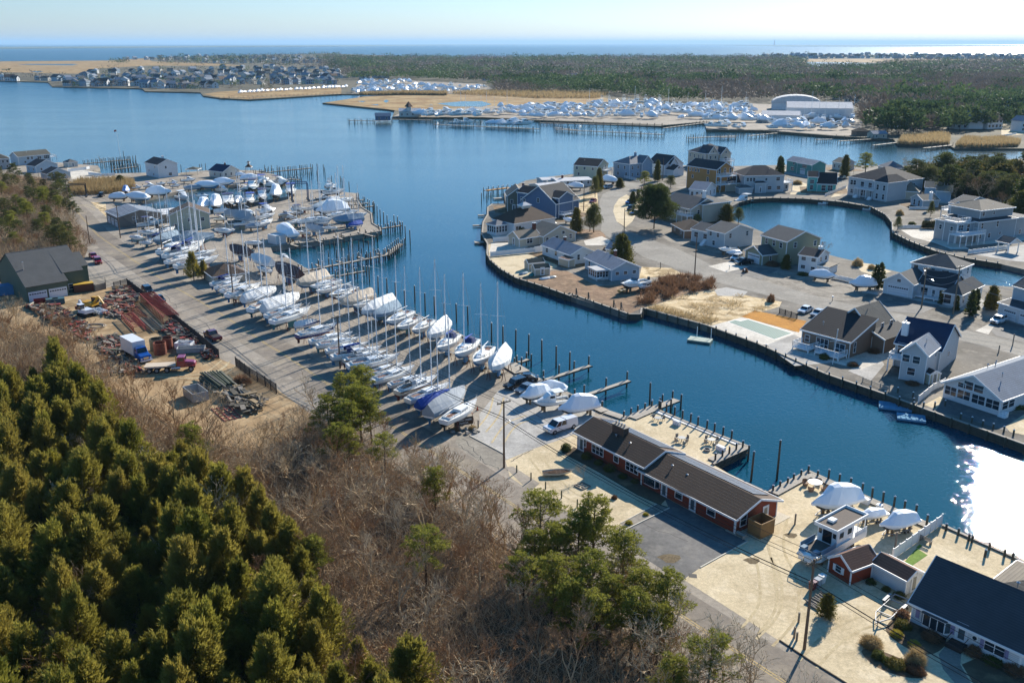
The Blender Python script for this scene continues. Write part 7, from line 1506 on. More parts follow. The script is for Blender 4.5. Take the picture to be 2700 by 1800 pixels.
# ------------------------------------------------------------------ the far marina: boats too far to tell apart except by size
FB=[]
def far_boat(kind,seed):
 r=random.Random(seed);t=MB();B=2.8;S=hull_sections(8.6,B,.8,2.1,2.6,2.0,n=7,flare=.1,fine=2.2,tr=.85,chine=True)
 t.loft([[(x,-y,z)for y,z in reversed(p)]+[(x,y,z)for y,z in p]for x,p in S])
 if kind=='wrap':
  pk=r.uniform(1.2,2.4);t.loft([[(8.6*u,-w_,z),(8.6*u,-w_*.4,z+h*pk),(8.6*u,w_*.4,z+h*pk),(8.6*u,w_,z)]for u,h in((-.5,.3),(-.2,.85),(.05,1),(.25,.45),(.48,.05))for w_,z in[sheer_at(S,8.6*u)]])
 else:
  t.loft([[(8.6*u,-w_*.7,z),(8.6*u,-w_*.6,z+h),(8.6*u,w_*.6,z+h),(8.6*u,w_*.7,z)]for u,h in((-.15,1.5),(.05,1.4),(.2,.6),(.4,.1))for w_,z in[sheer_at(S,8.6*u)]])
  if kind=='fly':t.box(-2,.4,-1,1,3.6,3.75);t.box(-1.2,.2,-.7,.7,4.4,4.5);[t.tube([(x,y,3.6),(x*.5-.3,y*.7,6.2)],.05,3)for x in(-1.4,.2)for y in(-.8,.8)];t.box(-.9,-.1,-.5,.5,6.1,6.2)
  if kind=='mast':t.tube([(.6,0,2),(.6,0,13)],[.12,.08],4)
 return t.mesh('far_boat',M_WRAP if kind=='wrap' else M_GEL)
FBM={k:[far_boat(k,i)for i in range(4 if k=='wrap' else 2)]for k in('wrap','cab','fly','mast')}
SM=MB().box(-.55,.1,-1.02,1.02,2.75,3.25).box(.3,1.2,-.95,.95,2.7,3.1).mesh('cabin_window',M_SMOKE)
FG={'wrap':('shrink-wrapped','wrapped boats of the far marina'),'cab':('cabin','cabin boats of the far marina'),'fly':('flybridge','flybridge boats of the far marina'),'mast':('masted','masted boats of the far marina')}
nfar=0;fcount={}
def fboat(v,x,y,kind,wh,s=None,rz=None,z=ZM):
 global nfar;nfar+=1
 p=W(v,x,y,z);s=s or RND.uniform(1.0,1.75);me=RND.choice(FBM[kind]);fcount[(kind,wh)]=fcount.get((kind,wh),0)+1
 lab='%s %s boat %s, %s from the left'%({'wrap':'white','cab':'white','fly':'tall white','mast':'white'}[kind],FG[kind][0],wh,ORD[min(fcount[(kind,wh)]-1,82)])
 o=solo({'wrap':'wrapped_far_boat','cab':'far_cabin_boat','fly':'far_flybridge_boat','mast':'far_sailboat'}[kind],me,None,lab,'boat',FG[kind][1],loc=(p.x,p.y,z),rz=RND.uniform(0,6.28)if rz is None else rz,scale=s)
 if kind in('cab','fly'):part('cabin_window',SM,None,o)
 return o
def fline(v,x0,y0,x1,y1,n,kinds,wh,jit=4,**k):
 for i in range(n):f=(i+.5+RND.uniform(-.25,.25))/n;fboat(v,x0+(x1-x0)*f,y0+(y1-y0)*f+RND.uniform(-jit,jit),RND.choice(kinds),wh,**k)
fline(13,1640,440,2340,400,22,['wrap'],'in the orderly row on the marsh spit',1.5,rz=1.2,s=1.1)
fline(14,0,405,170,400,8,['wrap'],'at the right end of the spit row',1.5,rz=1.2,s=1.1)
for(y,n,x0,x1)in((432,8,200,420),(425,20,200,1000),(412,18,220,1100),(400,16,230,1150),(385,14,260,900),(370,10,240,620),(358,8,240,600)):
 fline(14,x0,y+4,x1,y,n,['wrap','wrap','cab'],'in the heap behind the marsh',4)
for(v,y,n,x0,x1,kd)in((14,598,9,660,1100,['cab','fly','wrap']),(14,580,10,680,1300,['cab','wrap','mast']),(14,605,14,1350,2330,['wrap','cab']),(14,585,16,1300,2350,['wrap','cab','cab']),(14,562,16,1200,2350,['wrap','cab','fly']),(14,545,14,1200,2350,['wrap','cab']),(14,530,12,1400,2350,['wrap','mast','cab']),(14,512,8,1850,2350,['wrap','fly'])):
 fline(v,x0,y,x1,y+3,int(n*1.35),kd,'along the shore of the far marina',4)
for(v,y,n,x0,x1,kd)in((15,500,10,0,560,['cab','wrap','mast']),(15,515,12,0,590,['cab','wrap','fly']),(15,535,12,0,600,['cab','wrap']),(15,555,10,0,600,['wrap','cab']),(15,580,10,100,680,['wrap','cab']),(15,600,9,270,900,['cab','wrap']),(15,640,4,290,540,['cab','fly']),(15,560,6,820,1240,['fly','wrap','cab']),(15,590,8,800,1250,['wrap','cab','mast']),(15,618,9,700,1250,['cab','wrap']),(15,650,8,690,1200,['wrap','cab'])):
 fline(v,x0,y,x1,y+2,int(n*1.35),kd,'by the far white boat hall',4)
fline(14,900,655,1000,658,3,['cab','cab'],'moored at the long far pier',2,z=0,rz=.3);fline(14,1150,660,1420,668,7,['cab','wrap'],'moored at the end of the far pier',2,z=0,rz=.3)
# buildings of the far marina
def fhouse(label,v,x,y,wd,dp,h,rt,rise,wall,roof,rz=.5,spec='',cat='house',name='house',group=None,extras=None,trim=False):
 p=W(v,x,y,ZM);t=thing(name,label,cat,p,rz,group);roof_block(t,0,wd,0,dp,h,rt,rise,0,WM[wall],RM[roof],.4,trim)
 if spec:openings(t,0,wd,0,dp,0,h,spec)
 return t
fhouse('long white boat hall with pale metal roof on the far bank',15,800,580,50,30,9,'gx',4,'white','white',-.25,'R1:1:6x6','boat hall','boat_hall')
fhouse('low white annex in front of the far boat hall',15,640,600,28,20,5.5,'gx',2.6,'white','white',-.25,'','boat hall','boat_hall')
t=thing('boat_hall','round-arched white boat hall behind the long one','boat hall',W(15,700,520,ZM),-.25)
part('arched_roof',MB().loft([[(22-22*math.cos(a),y,6+7*math.sin(a))for a in[k*math.pi/10 for k in range(11)]]for y in(0,26)]),RM['white'],t);part('wall',MB().box(.5,43.5,.5,25.5,0,6.2),WM['white'],t)
fhouse('small blue boathouse on piles at the far pier end',14,365,622,12,8,3.4,'gx',2.2,'blue','bluegrey',.1,'F2:1.2:1.4x1.4','boathouse','boathouse')
t=fhouse('cream harbour building with pointed tower roof at the far marina',14,530,598,18,10,4.5,'gx',2.2,'offwhite','white',.1,'F4:1.4:1.4x1.4','harbour house','harbour_house')
part('tower',MB().box(6,10,1,5,0,8),WM['offwhite'],t);part('tower_roof',MB().cone((8,3,8),3.6,4.5,4),RM['rust'],t)
fhouse('low blue-roofed hut beside the far reeds',15,1365,708,10,7,3,'gx',1.6,'beige','bluegrey',.2,'F2:1','hut','hut')
fhouse('small dark pavilion hut beside the far reeds',15,1255,690,9,6,3,'h',2,'brown','brown',.2,'','hut','hut')
# ------------------------------------------------------------------ cars and trucks
PAINT={k:mat('paint_'+k,c,.25,.05,.5,spec=.6,coat=.5)for k,c in dict(white='#dfe1e3',black='#15171a',grey='#5c646c',red='#9a1c22',maroon='#6c1620',silver='#a9adb0',blue='#1d4f9c',navy='#1c2a44',crimson='#8a1c34').items()}
M_HEAD=mat('headlight','#e8e8e0',.15,.05);M_TAIL=mat('tail_light','#8c1414',.3,.05);M_CHROME=mat('chrome','#c0c2c4',.2,.05,metal=.9)
WHL=(MB().tube([(0,-.12,0),(0,.12,0)],.36,14).mesh('wheel',M_RUBBER),MB().tube([(0,-.135,0),(0,.135,0)],.2,10).mesh('rim',M_RIM))
def wheels(t,xs,y,r=.36,wd=1.0):
 for x in xs:
  for sg in(-1,1):
   o=part('wheel',WHL[0],None,t,loc=(x,sg*y,r));o.scale=(r/.36,wd,r/.36);part('rim',WHL[1],None,o)
def car_proto(kind,paint):
 Lc,Wd={'sedan':(4.7,1.8),'suv':(4.7,1.88),'pickup':(5.8,2.0)}[kind];h=Lc/2;w2=Wd/2
 t=thing('parked_car' if kind!='pickup' else 'pickup_truck','car','car' if kind!='pickup' else 'pickup truck')
 belt,roof={'sedan':(.92,1.42),'suv':(1.05,1.7),'pickup':(1.15,1.88)}[kind]
 prof={'sedan':[(-h,.45,.75),(-h+.08,.3,belt-.05),(-h+.8,.28,belt),(-.2,.26,belt),(h-1.15,.28,belt-.03),(h-.15,.3,belt-.2),(h,.42,.62)],'suv':[(-h,.5,.9),(-h+.08,.35,belt),(-h+.7,.32,belt),(0,.3,belt),(h-1.15,.32,belt-.02),(h-.15,.35,belt-.15),(h,.5,.72)],'pickup':[(-h,.55,.95),(-h+.06,.5,belt-.02),(-h+1.7,.42,belt),(0,.4,belt),(h-1.3,.42,belt),(h-.12,.45,belt-.08),(h,.55,.85)]}[kind]
 rings=[[(x,-w2*(.86 if i in(0,len(prof)-1)else .97),lo),(x,-w2*(.88 if i in(0,len(prof)-1)else 1),(lo+hi)/2),(x,-w2*(.84 if i in(0,len(prof)-1)else .93),hi),(x,w2*(.84 if i in(0,len(prof)-1)else .93),hi),(x,w2*(.88 if i in(0,len(prof)-1)else 1),(lo+hi)/2),(x,w2*(.86 if i in(0,len(prof)-1)else .97),lo)]for i,(x,lo,hi)in enumerate(prof)]
 part('body',MB().loft(rings,close=True),paint,t)
 a,b,c,d={'sedan':(-h+.55,-h+1.35,.35,h-1.5),'suv':(-h+.12,-h+.5,.55,h-1.45),'pickup':(-.55,-.35,.95,1.75)}[kind]
 gl=[[(x,-w2*f,z),(x,w2*f,z)]for x,f,z in()]
 g=MB().loft([[(a,-w2*.9,belt-.02),(a,w2*.9,belt-.02)],[(b,-w2*.76,roof-.04),(b,w2*.76,roof-.04)],[(c,-w2*.76,roof-.04),(c,w2*.76,roof-.04)],[(d,-w2*.9,belt-.02),(d,w2*.9,belt-.02)]],cap0=False,cap1=False)
 for sg in(-1,1):g.add([(a,sg*w2*.9,belt-.02),(b,sg*w2*.76,roof-.04),(c,sg*w2*.76,roof-.04),(d,sg*w2*.9,belt-.02)],[(0,1,2,3)])
 part('window',g,M_SMOKE,t)
 part('roof',MB().box(b-.06,c+.06,-w2*.78,w2*.78,roof-.05,roof),paint,t)
 pl=MB()
 for sg in(-1,1):
  for xa,xb in((a,b),(d,c),((a+d)/2,(b+c)/2)):pl.beam((xa,sg*w2*.9,belt),(xb,sg*w2*.77,roof-.03),.09,.05)
 part('pillar',pl,paint,t)
 if kind=='pickup':part('bed',MB().box(-h+.15,-.7,-w2*.82,w2*.82,belt-.02,belt+.015),M_RUBBER,t)
 wheels(t,(-h+1.0,h-.95),w2-.1,.36 if kind!='pickup' else .4)
 for sg in(-1,1):
  part('headlight',MB().box(h-.14,h-.02,min(sg*w2*.55,sg*w2*.82),max(sg*w2*.55,sg*w2*.82),belt-.36,belt-.2),M_HEAD,t)
  part('tail_light',MB().box(-h+.0,-h+.1,min(sg*w2*.6,sg*w2*.86),max(sg*w2*.6,sg*w2*.86),belt-.3,belt-.1),M_TAIL,t)
 part('grille',MB().box(h-.1,h+.01,-w2*.45,w2*.45,.5,belt-.25),M_CHROME if kind=='pickup' else M_RUBBER,t)
 return t
CARS={k:car_proto(k,PAINT['white'])for k in('sedan','suv','pickup')}
def car(k,v,rx,ry,fx,fy,paint,label,extra=None):
 a,b=W(v,rx,ry),W(v,fx,fy);c=(a+b)/2
 return place(CARS[k],(c.x,c.y,LZ),heading(a,b),1.0,label,None,{x:PAINT[paint]for x in('body','roof','pillar')})
o=car('pickup',9,1930,850,1690,925,'white','white crew-cab pickup truck with a white bed cap by the red house')
part('bed_cap',MB().loft([[(-2.85,-.95,1.13),(-2.8,-.8,1.85),(-2.8,.8,1.85),(-2.85,.95,1.13)],[(-.6,-.95,1.13),(-.6,-.8,1.88),(-.6,.8,1.88),(-.6,.95,1.13)]]),PAINT['white'],o)
car('suv',9,1520,510,1360,560,'black','black crossover parked nearest the sailboats');car('sedan',9,1600,540,1450,600,'grey','dark grey car between the black crossover and the wrapped boat')
car('sedan',9,1590,480,1450,480,'black','second black car half hidden behind the black crossover')
car('suv',1,840,1110,885,1185,'red','red van facing the camera beside the green barn');car('sedan',1,800,1080,845,1120,'crimson','crimson car behind the red van at the barn')
car('suv',3,1075,460,1150,515,'black','black van at the scrap yard fence');car('sedan',3,1165,530,1235,575,'black','black sedan behind the black van at the fence');car('pickup',3,1660,875,1545,800,'maroon','maroon pickup truck with open bed beside the road fence')
car('sedan',7,2010,360,1895,410,'white','white sedan by the chain fence behind the pool');car('sedan',8,560,385,420,440,'silver','silver car tucked against the brown beach house');car('suv',8,2040,450,1920,495,'white','white crossover on the drive of the double-garage house');car('suv',6,415,835,325,865,'white','white hatchback in front of the olive house')
car('pickup',6,480,870,360,890,'black','black pickup truck in front of the olive house');car('sedan',5,1240,500,1185,525,'crimson','crimson car at the bend of the headland street');car('suv',5,1380,385,1300,395,'silver','silver crossover beside the wrapped boat');car('sedan',5,1570,510,1500,530,'blue','blue car topmost beside the huge pine')
car('suv',5,1570,565,1520,590,'navy','dark van in the middle beside the huge pine');car('sedan',5,1620,605,1535,630,'blue','blue hatchback lowest beside the huge pine');car('suv',8,1110,520,1070,570,'white','white van between the brown and the navy-roofed houses');car('suv',6,1120,290,1070,300,'black','dark car beside the turquoise house')
car('suv',1,905,555,880,570,'black','dark trailer-like van at the boatyard basin corner')
# box truck
a,b=W(3,985,975),W(3,1110,1015);a=W(3,1000,960);b=W(3,1105,1020)
t=thing('box_truck','box truck with tall white body and blue cab in the scrap yard','truck',a.lerp(b,.3),heading(a,b));M_BOXW=mat('box_white','#d6dade',.5,.06,1)
part('cargo_box',MB().box(-4.2,1.6,-1.25,1.25,1.05,3.75),M_BOXW,t);part('chassis',MB().box(-4.2,3.6,-.5,.5,.6,1.04),M_RUBBER,t)
part('cab',MB().loft([[(x,-1.1,.7),(x,-1.1,zb),(x,-.95,zt),(x,.95,zt),(x,1.1,zb),(x,1.1,.7)]for x,zb,zt in((1.75,1.8,2.7),(2.6,1.8,2.7),(3.1,1.6,1.75),(4.3,1.4,1.5),(4.5,1.0,1.1))]),PAINT['blue'],t)
part('windscreen',MB().add([(2.66,-.85,2.6),(2.66,.85,2.6),(3.12,.95,1.82),(3.12,-.95,1.82)],[(0,1,2,3)]),M_SMOKE,t);part('window',MB().box(1.9,2.55,-1.06,1.06,1.85,2.45),M_SMOKE,t);part('grille',MB().box(4.45,4.55,-.5,.5,.8,1.25),M_CHROME,t);part('bumper',MB().box(4.4,4.7,-1.15,1.15,.45,.72),PAINT['white'],t)
for sg in(-1,1):part('headlight',MB().box(4.35,4.52,min(sg*.7,sg*1.0),max(sg*.7,sg*1.0),.85,1.1),M_HEAD,t)
wheels(t,(-2.8,3.6),1.0,.48,1.6)
# maroon flatbed truck
a,b=W(3,1100,1085),W(3,1480,1065)
t=thing('flatbed_truck','maroon flatbed truck with exhaust stack and empty white bed','truck',a.lerp(b,.5),heading(a,b));part('flatbed',MB().box(-4.6,1.0,-1.2,1.2,1.15,1.35),M_CANVAS['tan'],t);part('chassis',MB().box(-4.6,4.0,-.45,.45,.7,1.14),M_RUBBER,t)
part('cab',MB().loft([[(x,-1.1,.9),(x,-1.1,1.9),(x,-.95,zt),(x,.95,zt),(x,1.1,1.9),(x,1.1,.9)]for x,zt in((1.3,2.75),(1.4,2.8),(2.6,2.8),(2.65,2.75))]),PAINT['crimson'],t);part('hood',MB().loft([[(x,-wd,.9),(x,-wd,z-.2),(x,-wd*.8,z),(x,wd*.8,z),(x,wd,z-.2),(x,wd,.9)]for x,z,wd in((2.66,1.95,.95),(4.2,1.75,.8),(4.45,1.5,.78))]),PAINT['crimson'],t)
part('windscreen',MB().box(2.66,2.69,-.85,.85,2.0,2.65),M_SMOKE,t);part('window',MB().box(1.6,2.4,-1.06,1.06,2.0,2.6),M_SMOKE,t);part('exhaust_stack',MB().tube([(1.15,-.95,1.0),(1.15,-.95,3.2)],.1,8),mat('brass_stack','#a07c40',.35,.2,metal=.7),t)
for sg in(-1,1):part('fender',MB().box(3.1,4.3,min(sg*.85,sg*1.25),max(sg*.85,sg*1.25),1.15,1.3),PAINT['crimson'],t);part('fuel_tank',MB().tube([(.2,sg*1.0,.8),(1.8,sg*1.0,.8)],.3,10),M_CHROME,t);part('mudguard',MB().box(-4.2,-1.2,min(sg*.85,sg*1.25),max(sg*.85,sg*1.25),1.08,1.14),PAINT['white'],t)
wheels(t,(-3.7,-2.4,-.6,3.7),1.05,.52,1.7)
# excavators
def digger(lab,v,x,y,rz,m,boom=True):
 t=thing('excavator',lab,'excavator',W(v,x,y),rz)
 for sg in(-1,1):part('track',MB().loft([[(xx,sg*1.1-.25,.05+.25*e),(xx,sg*1.1+.25,.05+.25*e),(xx,sg*1.1+.25,.8-.2*e),(xx,sg*1.1-.25,.8-.2*e)]for xx,e in((-1.7,1),(-1.4,0),(1.4,0),(1.7,1))],close=True),M_RUBBER,t)
 part('body',MB().loft([[(-1.8,-1.1,1.0),(-1.8,1.1,1.0),(-1.8,.95,1.8),(-1.8,-.95,1.8)],[(1.2,-1.2,.9),(1.2,1.2,.9),(1.2,1.1,1.7),(1.2,-1.1,1.7)]],close=True),m,t)
 c=part('cab',MB().box(.1,1.4,.1,1.1,1.6,2.7),M_SMOKE,t);part('cab_roof',MB().box(0,1.5,.05,1.15,2.7,2.82),m,c)
 part('boom',MB().beam((1.0,-.3,1.5),(2.6,-.3,3.2),.35,.4).beam((2.6,-.3,3.2),(3.8,-.3,1.6),.28,.32),m,t);part('bucket',MB().box(3.6,4.3,-.75,.15,.9,1.6),M_STAND,t)
M_YEL=mat('machine_yellow','#c09020',.5,.2,1)
digger('white compact excavator facing the barn in the scrap yard',3,650,665,2.5,PAINT['white']);digger('yellow digger with twin arms behind the white excavator',3,690,610,-.3,M_YEL);digger('dark machine at the far left of the scrap yard',3,20,395,1.0,PAINT['black'])
# ------------------------------------------------------------------ scrap yard
M_RUST=mat('rusty_steel','#8a4a30',.85,.35,1.5,.02,8,col2='#5f2f22');M_RUSTR=mat('red_lattice_paint','#9a3a2c',.7,.3,1.5);M_GREENLOG=mat('treated_timber','#5f6450',.9,.35,1,.02,8);M_OLDWD=mat('old_timber','#8c8478',.9,.35,1.5,.02,8)
def lattice(lab,v,x0,y0,x1,y1,wd,m,h=1.6):
 a,b=W(v,x0,y0),W(v,x1,y1);Lx=(b-a).length;t=thing('crane_boom',lab,'crane boom',a,heading(a,b));c=MB();n=int(Lx/1.3)
 for y in(0,wd):
  for z in(.2,h):c.beam((0,y,z),(Lx,y,z),.14)
 part('chord',c,m,t);ladder=MB().beam((0,0,h),(0,wd,h),.1).beam((0,0,.2),(0,0,h),.08).beam((0,wd,.2),(0,wd,h),.08).mesh('rung',m);dg=MB().beam((0,0,.2),(1.3,0,h),.07).beam((0,wd,h),(1.3,wd,.2),.07).beam((0,0,h),(1.3,wd,h),.07).mesh('brace',m)
 for i in range(n+1):part('rung',ladder,None,t,loc=(i*1.3,0,0))
 for i in range(n):part('brace',dg,None,t,loc=(i*1.3,0,0))
lattice('long red lattice crane boom lying along the road fence',3,1060,560,1240,740,3.2,M_RUSTR,2.0);lattice('dark red lattice boom section in the middle of the yard',3,915,690,1010,790,2.4,M_RUSTR,1.2);lattice('grey flat lattice panel beside the dark red boom',3,1060,700,1160,790,2.0,mat('grey_lattice','#6c726c',.8,.2),.5);lattice('rusty lattice section at the far end of the yard',3,960,640,1040,700,2.0,M_RUST,.8)
for i,(x,y,r_,h_,m,lab)in enumerate(((1180,920,1.25,2.4,M_SHEET,'tall grey-rimmed rusty cylinder in the yard'),(1208,950,1.2,2.4,M_RUST,'orange rusty cylinder nearest the box truck'),(1258,905,1.15,2.2,M_RUST,'rusty cylinder behind the other two'))):
 t=thing('steel_cylinder',lab,'steel cylinder',W(3,x,y),group='rusty cylinders in the scrap yard');o=MB();n=18
 o.loft([[(r_*f*math.cos(k*2*math.pi/n),r_*f*math.sin(k*2*math.pi/n),z)for k in range(n)]for f,z in((1,0),(1,h_),(.92,h_),(.92,.2))],close=True,cap0=False);part('shell',o,m,t)
rj=random.Random(77);JM=[M_RUST,M_OLDWD,M_RUSTR,M_SHEET,M_RUST,mat('tan_scrap','#a08a68',.9,.3,1),mat('scrap_dark','#2f2c2a',.9,.3),mat('scrap_white','#a89f90',.7,.15)]
def heap(lab,poly,n,mats,big=1.0,h=.9,name='scrap_heap',cat='scrap'):
 t=thing(name,lab,cat,(sum(p.x for p in poly)/len(poly),sum(p.y for p in poly)/len(poly),LZ));O=t.location.copy();bm={}
 for p in scatter(poly,n,None,rj.randint(1,999)):
  m=rj.choice(mats);b_=bm.setdefault(m.name,(MB(),m))[0];c=Vector((p[0],p[1],LZ+rj.uniform(.02,h)))-O;a=rj.uniform(0,6.28)if rj.random()<.5 else-.95+rj.uniform(-.3,.3);l=rj.uniform(.5,2.6)*big;d=Vector((math.cos(a),math.sin(a),rj.uniform(-.12,.12)))*l/2
  b_.beam(c-d,c+d,rj.choice((.08,.15,.3,.8)),rj.choice((.05,.1,.25)))
 for b_,m in bm.values():part('scrap',b_,m,t,kind='stuff')
heap('tangled rusty scrap along the road fence',pts((3,1290,700,1480,850,1490,930,1330,890,1230,780)),420,JM[:4]+[JM[6]])
heap('mixed scrap heap at the yard entrance',pts((3,860,470,970,450,1040,540,1000,640,880,620,780,580)),480,JM)
heap('scattered poles and planks behind the excavators',pts((3,180,590,480,600,560,690,420,740,340,680)),320,JM,1.4);heap('dark scrap around the dumpster and hoses',pts((3,440,720,640,700,700,860,560,850)),200,JM[:4]+[JM[6]],1.3,.5)
heap('green and blue cast-offs left of the box truck',pts((3,700,840,880,800,1000,930,980,1030,820,980)),240,[M_GREENLOG,JM[4],JM[6],M_OLDWD],1.3,.5);heap('junk strip behind the flatbed truck',pts((3,720,1080,920,1030,1080,1060,1080,1095,760,1120)),200,JM,1.0,.7)
heap('jumbled planks and driftwood beside the timber stack',pts((3,1640,1230,1780,1210,1990,1320,1960,1400,1800,1390,1690,1300)),260,[M_OLDWD,JM[5],M_OLDWD,M_SHEET],1.4,1.1);heap('red and blue bits beside the flatbed hood',pts((3,1500,930,1590,930,1640,990,1530,1000)),90,[JM[2],JM[4],JM[6],JM[7]],.5,.8)
heap('scrap by the brown container',pts((3,800,540,900,600,930,700,780,660)),240,JM,.8,.6)
t=thing('timber_stack','stack of long greenish treated poles in the scrap yard','timber stack',W(3,1660,1180),heading(W(3,1600,1110),W(3,1750,1230)))
for j in range(4):
 for i in range(13-2*j):
  y=(i-(13-2*j)/2)*.46;lx=rj.uniform(3.4,5.2);part('pole',MB().tube([(-lx+rj.uniform(-.8,.8),y*1.0,.2+j*.36),(lx,y*.8+rj.uniform(-.2,.2),.2+j*.36)],.17,7),M_GREENLOG if rj.random()<.75 else M_OLDWD,t)
def binbox(lab,v,x,y,rz,lx,wy,h,m,name='dumpster',open_=True,lid=None):
 t=thing(name,lab,'dumpster',W(v,x,y),rz);o=MB();o.box(-lx,lx,-wy,wy,.1,.16)
 for s_ in(-1,1):o.box(-lx,lx,s_*wy-.05,s_*wy+.05,.1,h);o.box(s_*lx-.05,s_*lx+.05,-wy,wy,.12,h-.002)
 part('bin',o,m,t)
 rib=MB().box(-.04,.04,-wy-.1,-wy-.05,.15,h-.05).mesh('rib',m)
 for i in range(5):part('rib',rib,None,t,loc=(-lx*.8+i*lx*.4,0,0))
 if lid:part('lid',MB().box(-lx-.08,lx+.08,-wy-.08,wy+.08,h,h+.08),lid,t)
binbox('open grey steel container beside the timber stack',3,1475,1280,-.9,2.4,1.3,1.7,mat('grey_container','#a8a8a6',.6,.2,2));binbox('faded blue covered container left of the barn',3,55,500,.5,2.8,1.6,2.3,mat('blue_container','#3f7ca8',.6,.2,2),lid=mat('blue_container','#3f7ca8'))
binbox('red skip in front of the left garage door',3,315,570,.5,1.6,.9,1.1,PAINT['maroon']);binbox('left of two blue-green dumpsters before the barn',3,395,575,.5,1.2,.8,1.3,mat('bin_teal','#3c6068',.6,.2),lid=mat('bin_teal','#3c6068'));binbox('right of two blue-green dumpsters before the barn',3,445,572,.5,1.2,.8,1.3,MATS['bin_teal'],lid=MATS['bin_teal'])
binbox('brown timber container with yellow lid beside the barn',3,632,478,.55,2.2,1.1,2.0,mat('brown_container','#6c3c20',.7,.3,2),lid=mat('yellow_lid','#c8a030',.6,.2));binbox('white dump body behind the flatbed cab',3,1390,905,-.1,1.6,1.0,1.3,PAINT['white']);binbox('long grey dump body above the flatbed cab',3,1440,935,.15,2.6,.9,1.1,mat('grey_container','#a8a8a6'));binbox('white shallow skiff hull full of parts in the yard',3,750,640,-.7,2.0,.9,.8,PAINT['white'])
t=thing('hose_coil','coil of pale hose on the yard ground','hose',W(3,710,745));part('hose',MB().tube([(1.9*math.cos(k*.5)*(1+.02*k),1.6*math.sin(k*.5),.1+.01*k)for k in range(26)],.09,6),M_CANVAS['tan'],t)
t=thing('metal_grid','faded red steel frames lying flat on the dirt','steel frame',W(3,1640,1410),-.95);M_PINKR=mat('faded_red','#a85c50',.8,.3,2)
for i in range(4):part('bar',MB().box(-3.4,3.4,i*.9-.06,i*.9+.06,.02,.16),M_PINKR,t)
for i in range(6):part('crossbar',MB().box(-3+i*1.2,-2.9+i*1.2,0,2.7,.03,.14),M_PINKR,t)
# fences of mesh, board and vinyl
M_MESH=mat('dark_fence','#3f3c38',.9,.3,1);M_PICK=mat('grey_picket','#857e72',.9,.3,1,.01,8)
def fence(lab,line,h=1.1,kind='vinyl',m=None,sp=2.2,name='fence'):
 m=m or M_RAIL;O=Vector((line[0].x,line[0].y,LZ));t=thing(name,lab,'fence',O)
 for a,b in zip(line,line[1:]):
  a=Vector((a.x,a.y,LZ));b=Vector((b.x,b.y,LZ));l=(b-a).length;n=max(1,int(round(l/sp)));rz=heading(a,b)
  pm=MB().box(-.07,.07,-.07,.07,0,h+.12).mesh('post',m);w_=l/n
  if kind=='vinyl':pn=MB().box(.09,w_-.09,-.025,.025,.08,h).mesh('panel',m)
  elif kind=='mesh':
   q=MB();q.box(.07,w_-.07,-.03,.03,h-.06,h);q.box(.07,w_-.07,-.03,.03,.05,.1)
   for i in range(int(w_/.14)):q.box(.1+i*.14,.16+i*.14,-.012,.012,.1,h-.06)
   pn=q.mesh('mesh_panel',m)
  elif kind=='picket':
   pn=MB().box(.01,.13,-.02,.02,.05,h).mesh('picket',m)
  else:
   q=MB();q.box(.07,w_-.07,-.04,.04,h-.08,h);q.box(.07,w_-.07,-.04,.04,.15,.22)
   for i in range(int(w_/.16)):q.box(.12+i*.16,.15+i*.16,-.015,.015,.22,h-.08)
   pn=q.mesh('rail_panel',m)
  for i in range(n+1):part('post',pm,None,t,loc=a.lerp(b,i/n)-O,rz=rz)
  for i in range(n):
   if kind=='picket':
    for k in range(int(w_/.16)):part('picket',pn,None,t,loc=a.lerp(b,i/n)-O+(b-a).normalized()*k*.16,rz=rz)
   else:part(pn.name.split('.')[0],pn,None,t,loc=a.lerp(b,i/n)-O,rz=rz)
 return t
fence('long dark screened fence between the scrap yard and the road',pts((3,860,468,960,440,1240,650,1500,860,1648,985)),1.9,'mesh',M_MESH,2.6);fence('dark screened fence beside the timber stack',pts((3,1775,1045,1880,1125,1996,1195,2080,1250)),1.9,'mesh',M_MESH,2.6)
fence('grey picket enclosure beside the brown container',pts((3,678,455,720,482,797,462,795,425)),1.7,'picket',M_PICK,2.4);fence('white vinyl fence beside the wrapped boat on its trailer',pts((11,920,722,1258,480)),1.5,'vinyl',None,1.6)
fence('white vinyl fence of the beige ranch yard',pts((5,335,862,600,842)),1.4);fence('white vinyl fence between the two sandy yards',pts((5,312,990,840,938)),1.4);fence('white fence rising to the grey-roofed cottage',pts((5,700,955,840,935)),1.8);fence('white fence on the pool terrace',pts((18,65,548,278,545)),1.1);fence('white fence of the lagoon pavilion yard',pts((18,725,788,1100,740)),1.2)
fence('white railing fence before the white hedge',pts((6,1035,978,1185,1010)),1.1);fence('white fence of the glazed gable house',pts((8,1320,1135,1440,1035,1535,990)),1.3);fence('white lattice gate beside the cone trees',pts((8,1865,330,1960,345)),2.2);fence('white picket line of the blue-grey house',pts((5,1490,298,1620,330)),1.1,'rail');fence('white fence of the grand grey house terrace',pts((6,980,415,1125,355)),1.2)
fence('dark chain fence at the chip bed',pts((7,1740,395,1885,440)),1.2,'mesh',M_MESH,1.6);fence('white fence above the pale yard by the river',pts((1,600,345,760,325,790,318)),1.3);fence('long white wall fence behind the reed bed',pts((1,780,372,900,385,1010,378)),1.3);fence('white fence round the lagoon cottage',pts((18,170,365,350,370)),1.0);fence('cable rail at the dock behind the white railed deck',pts((8,860,960,1080,1040)),.8,'rail',M_PLANK)
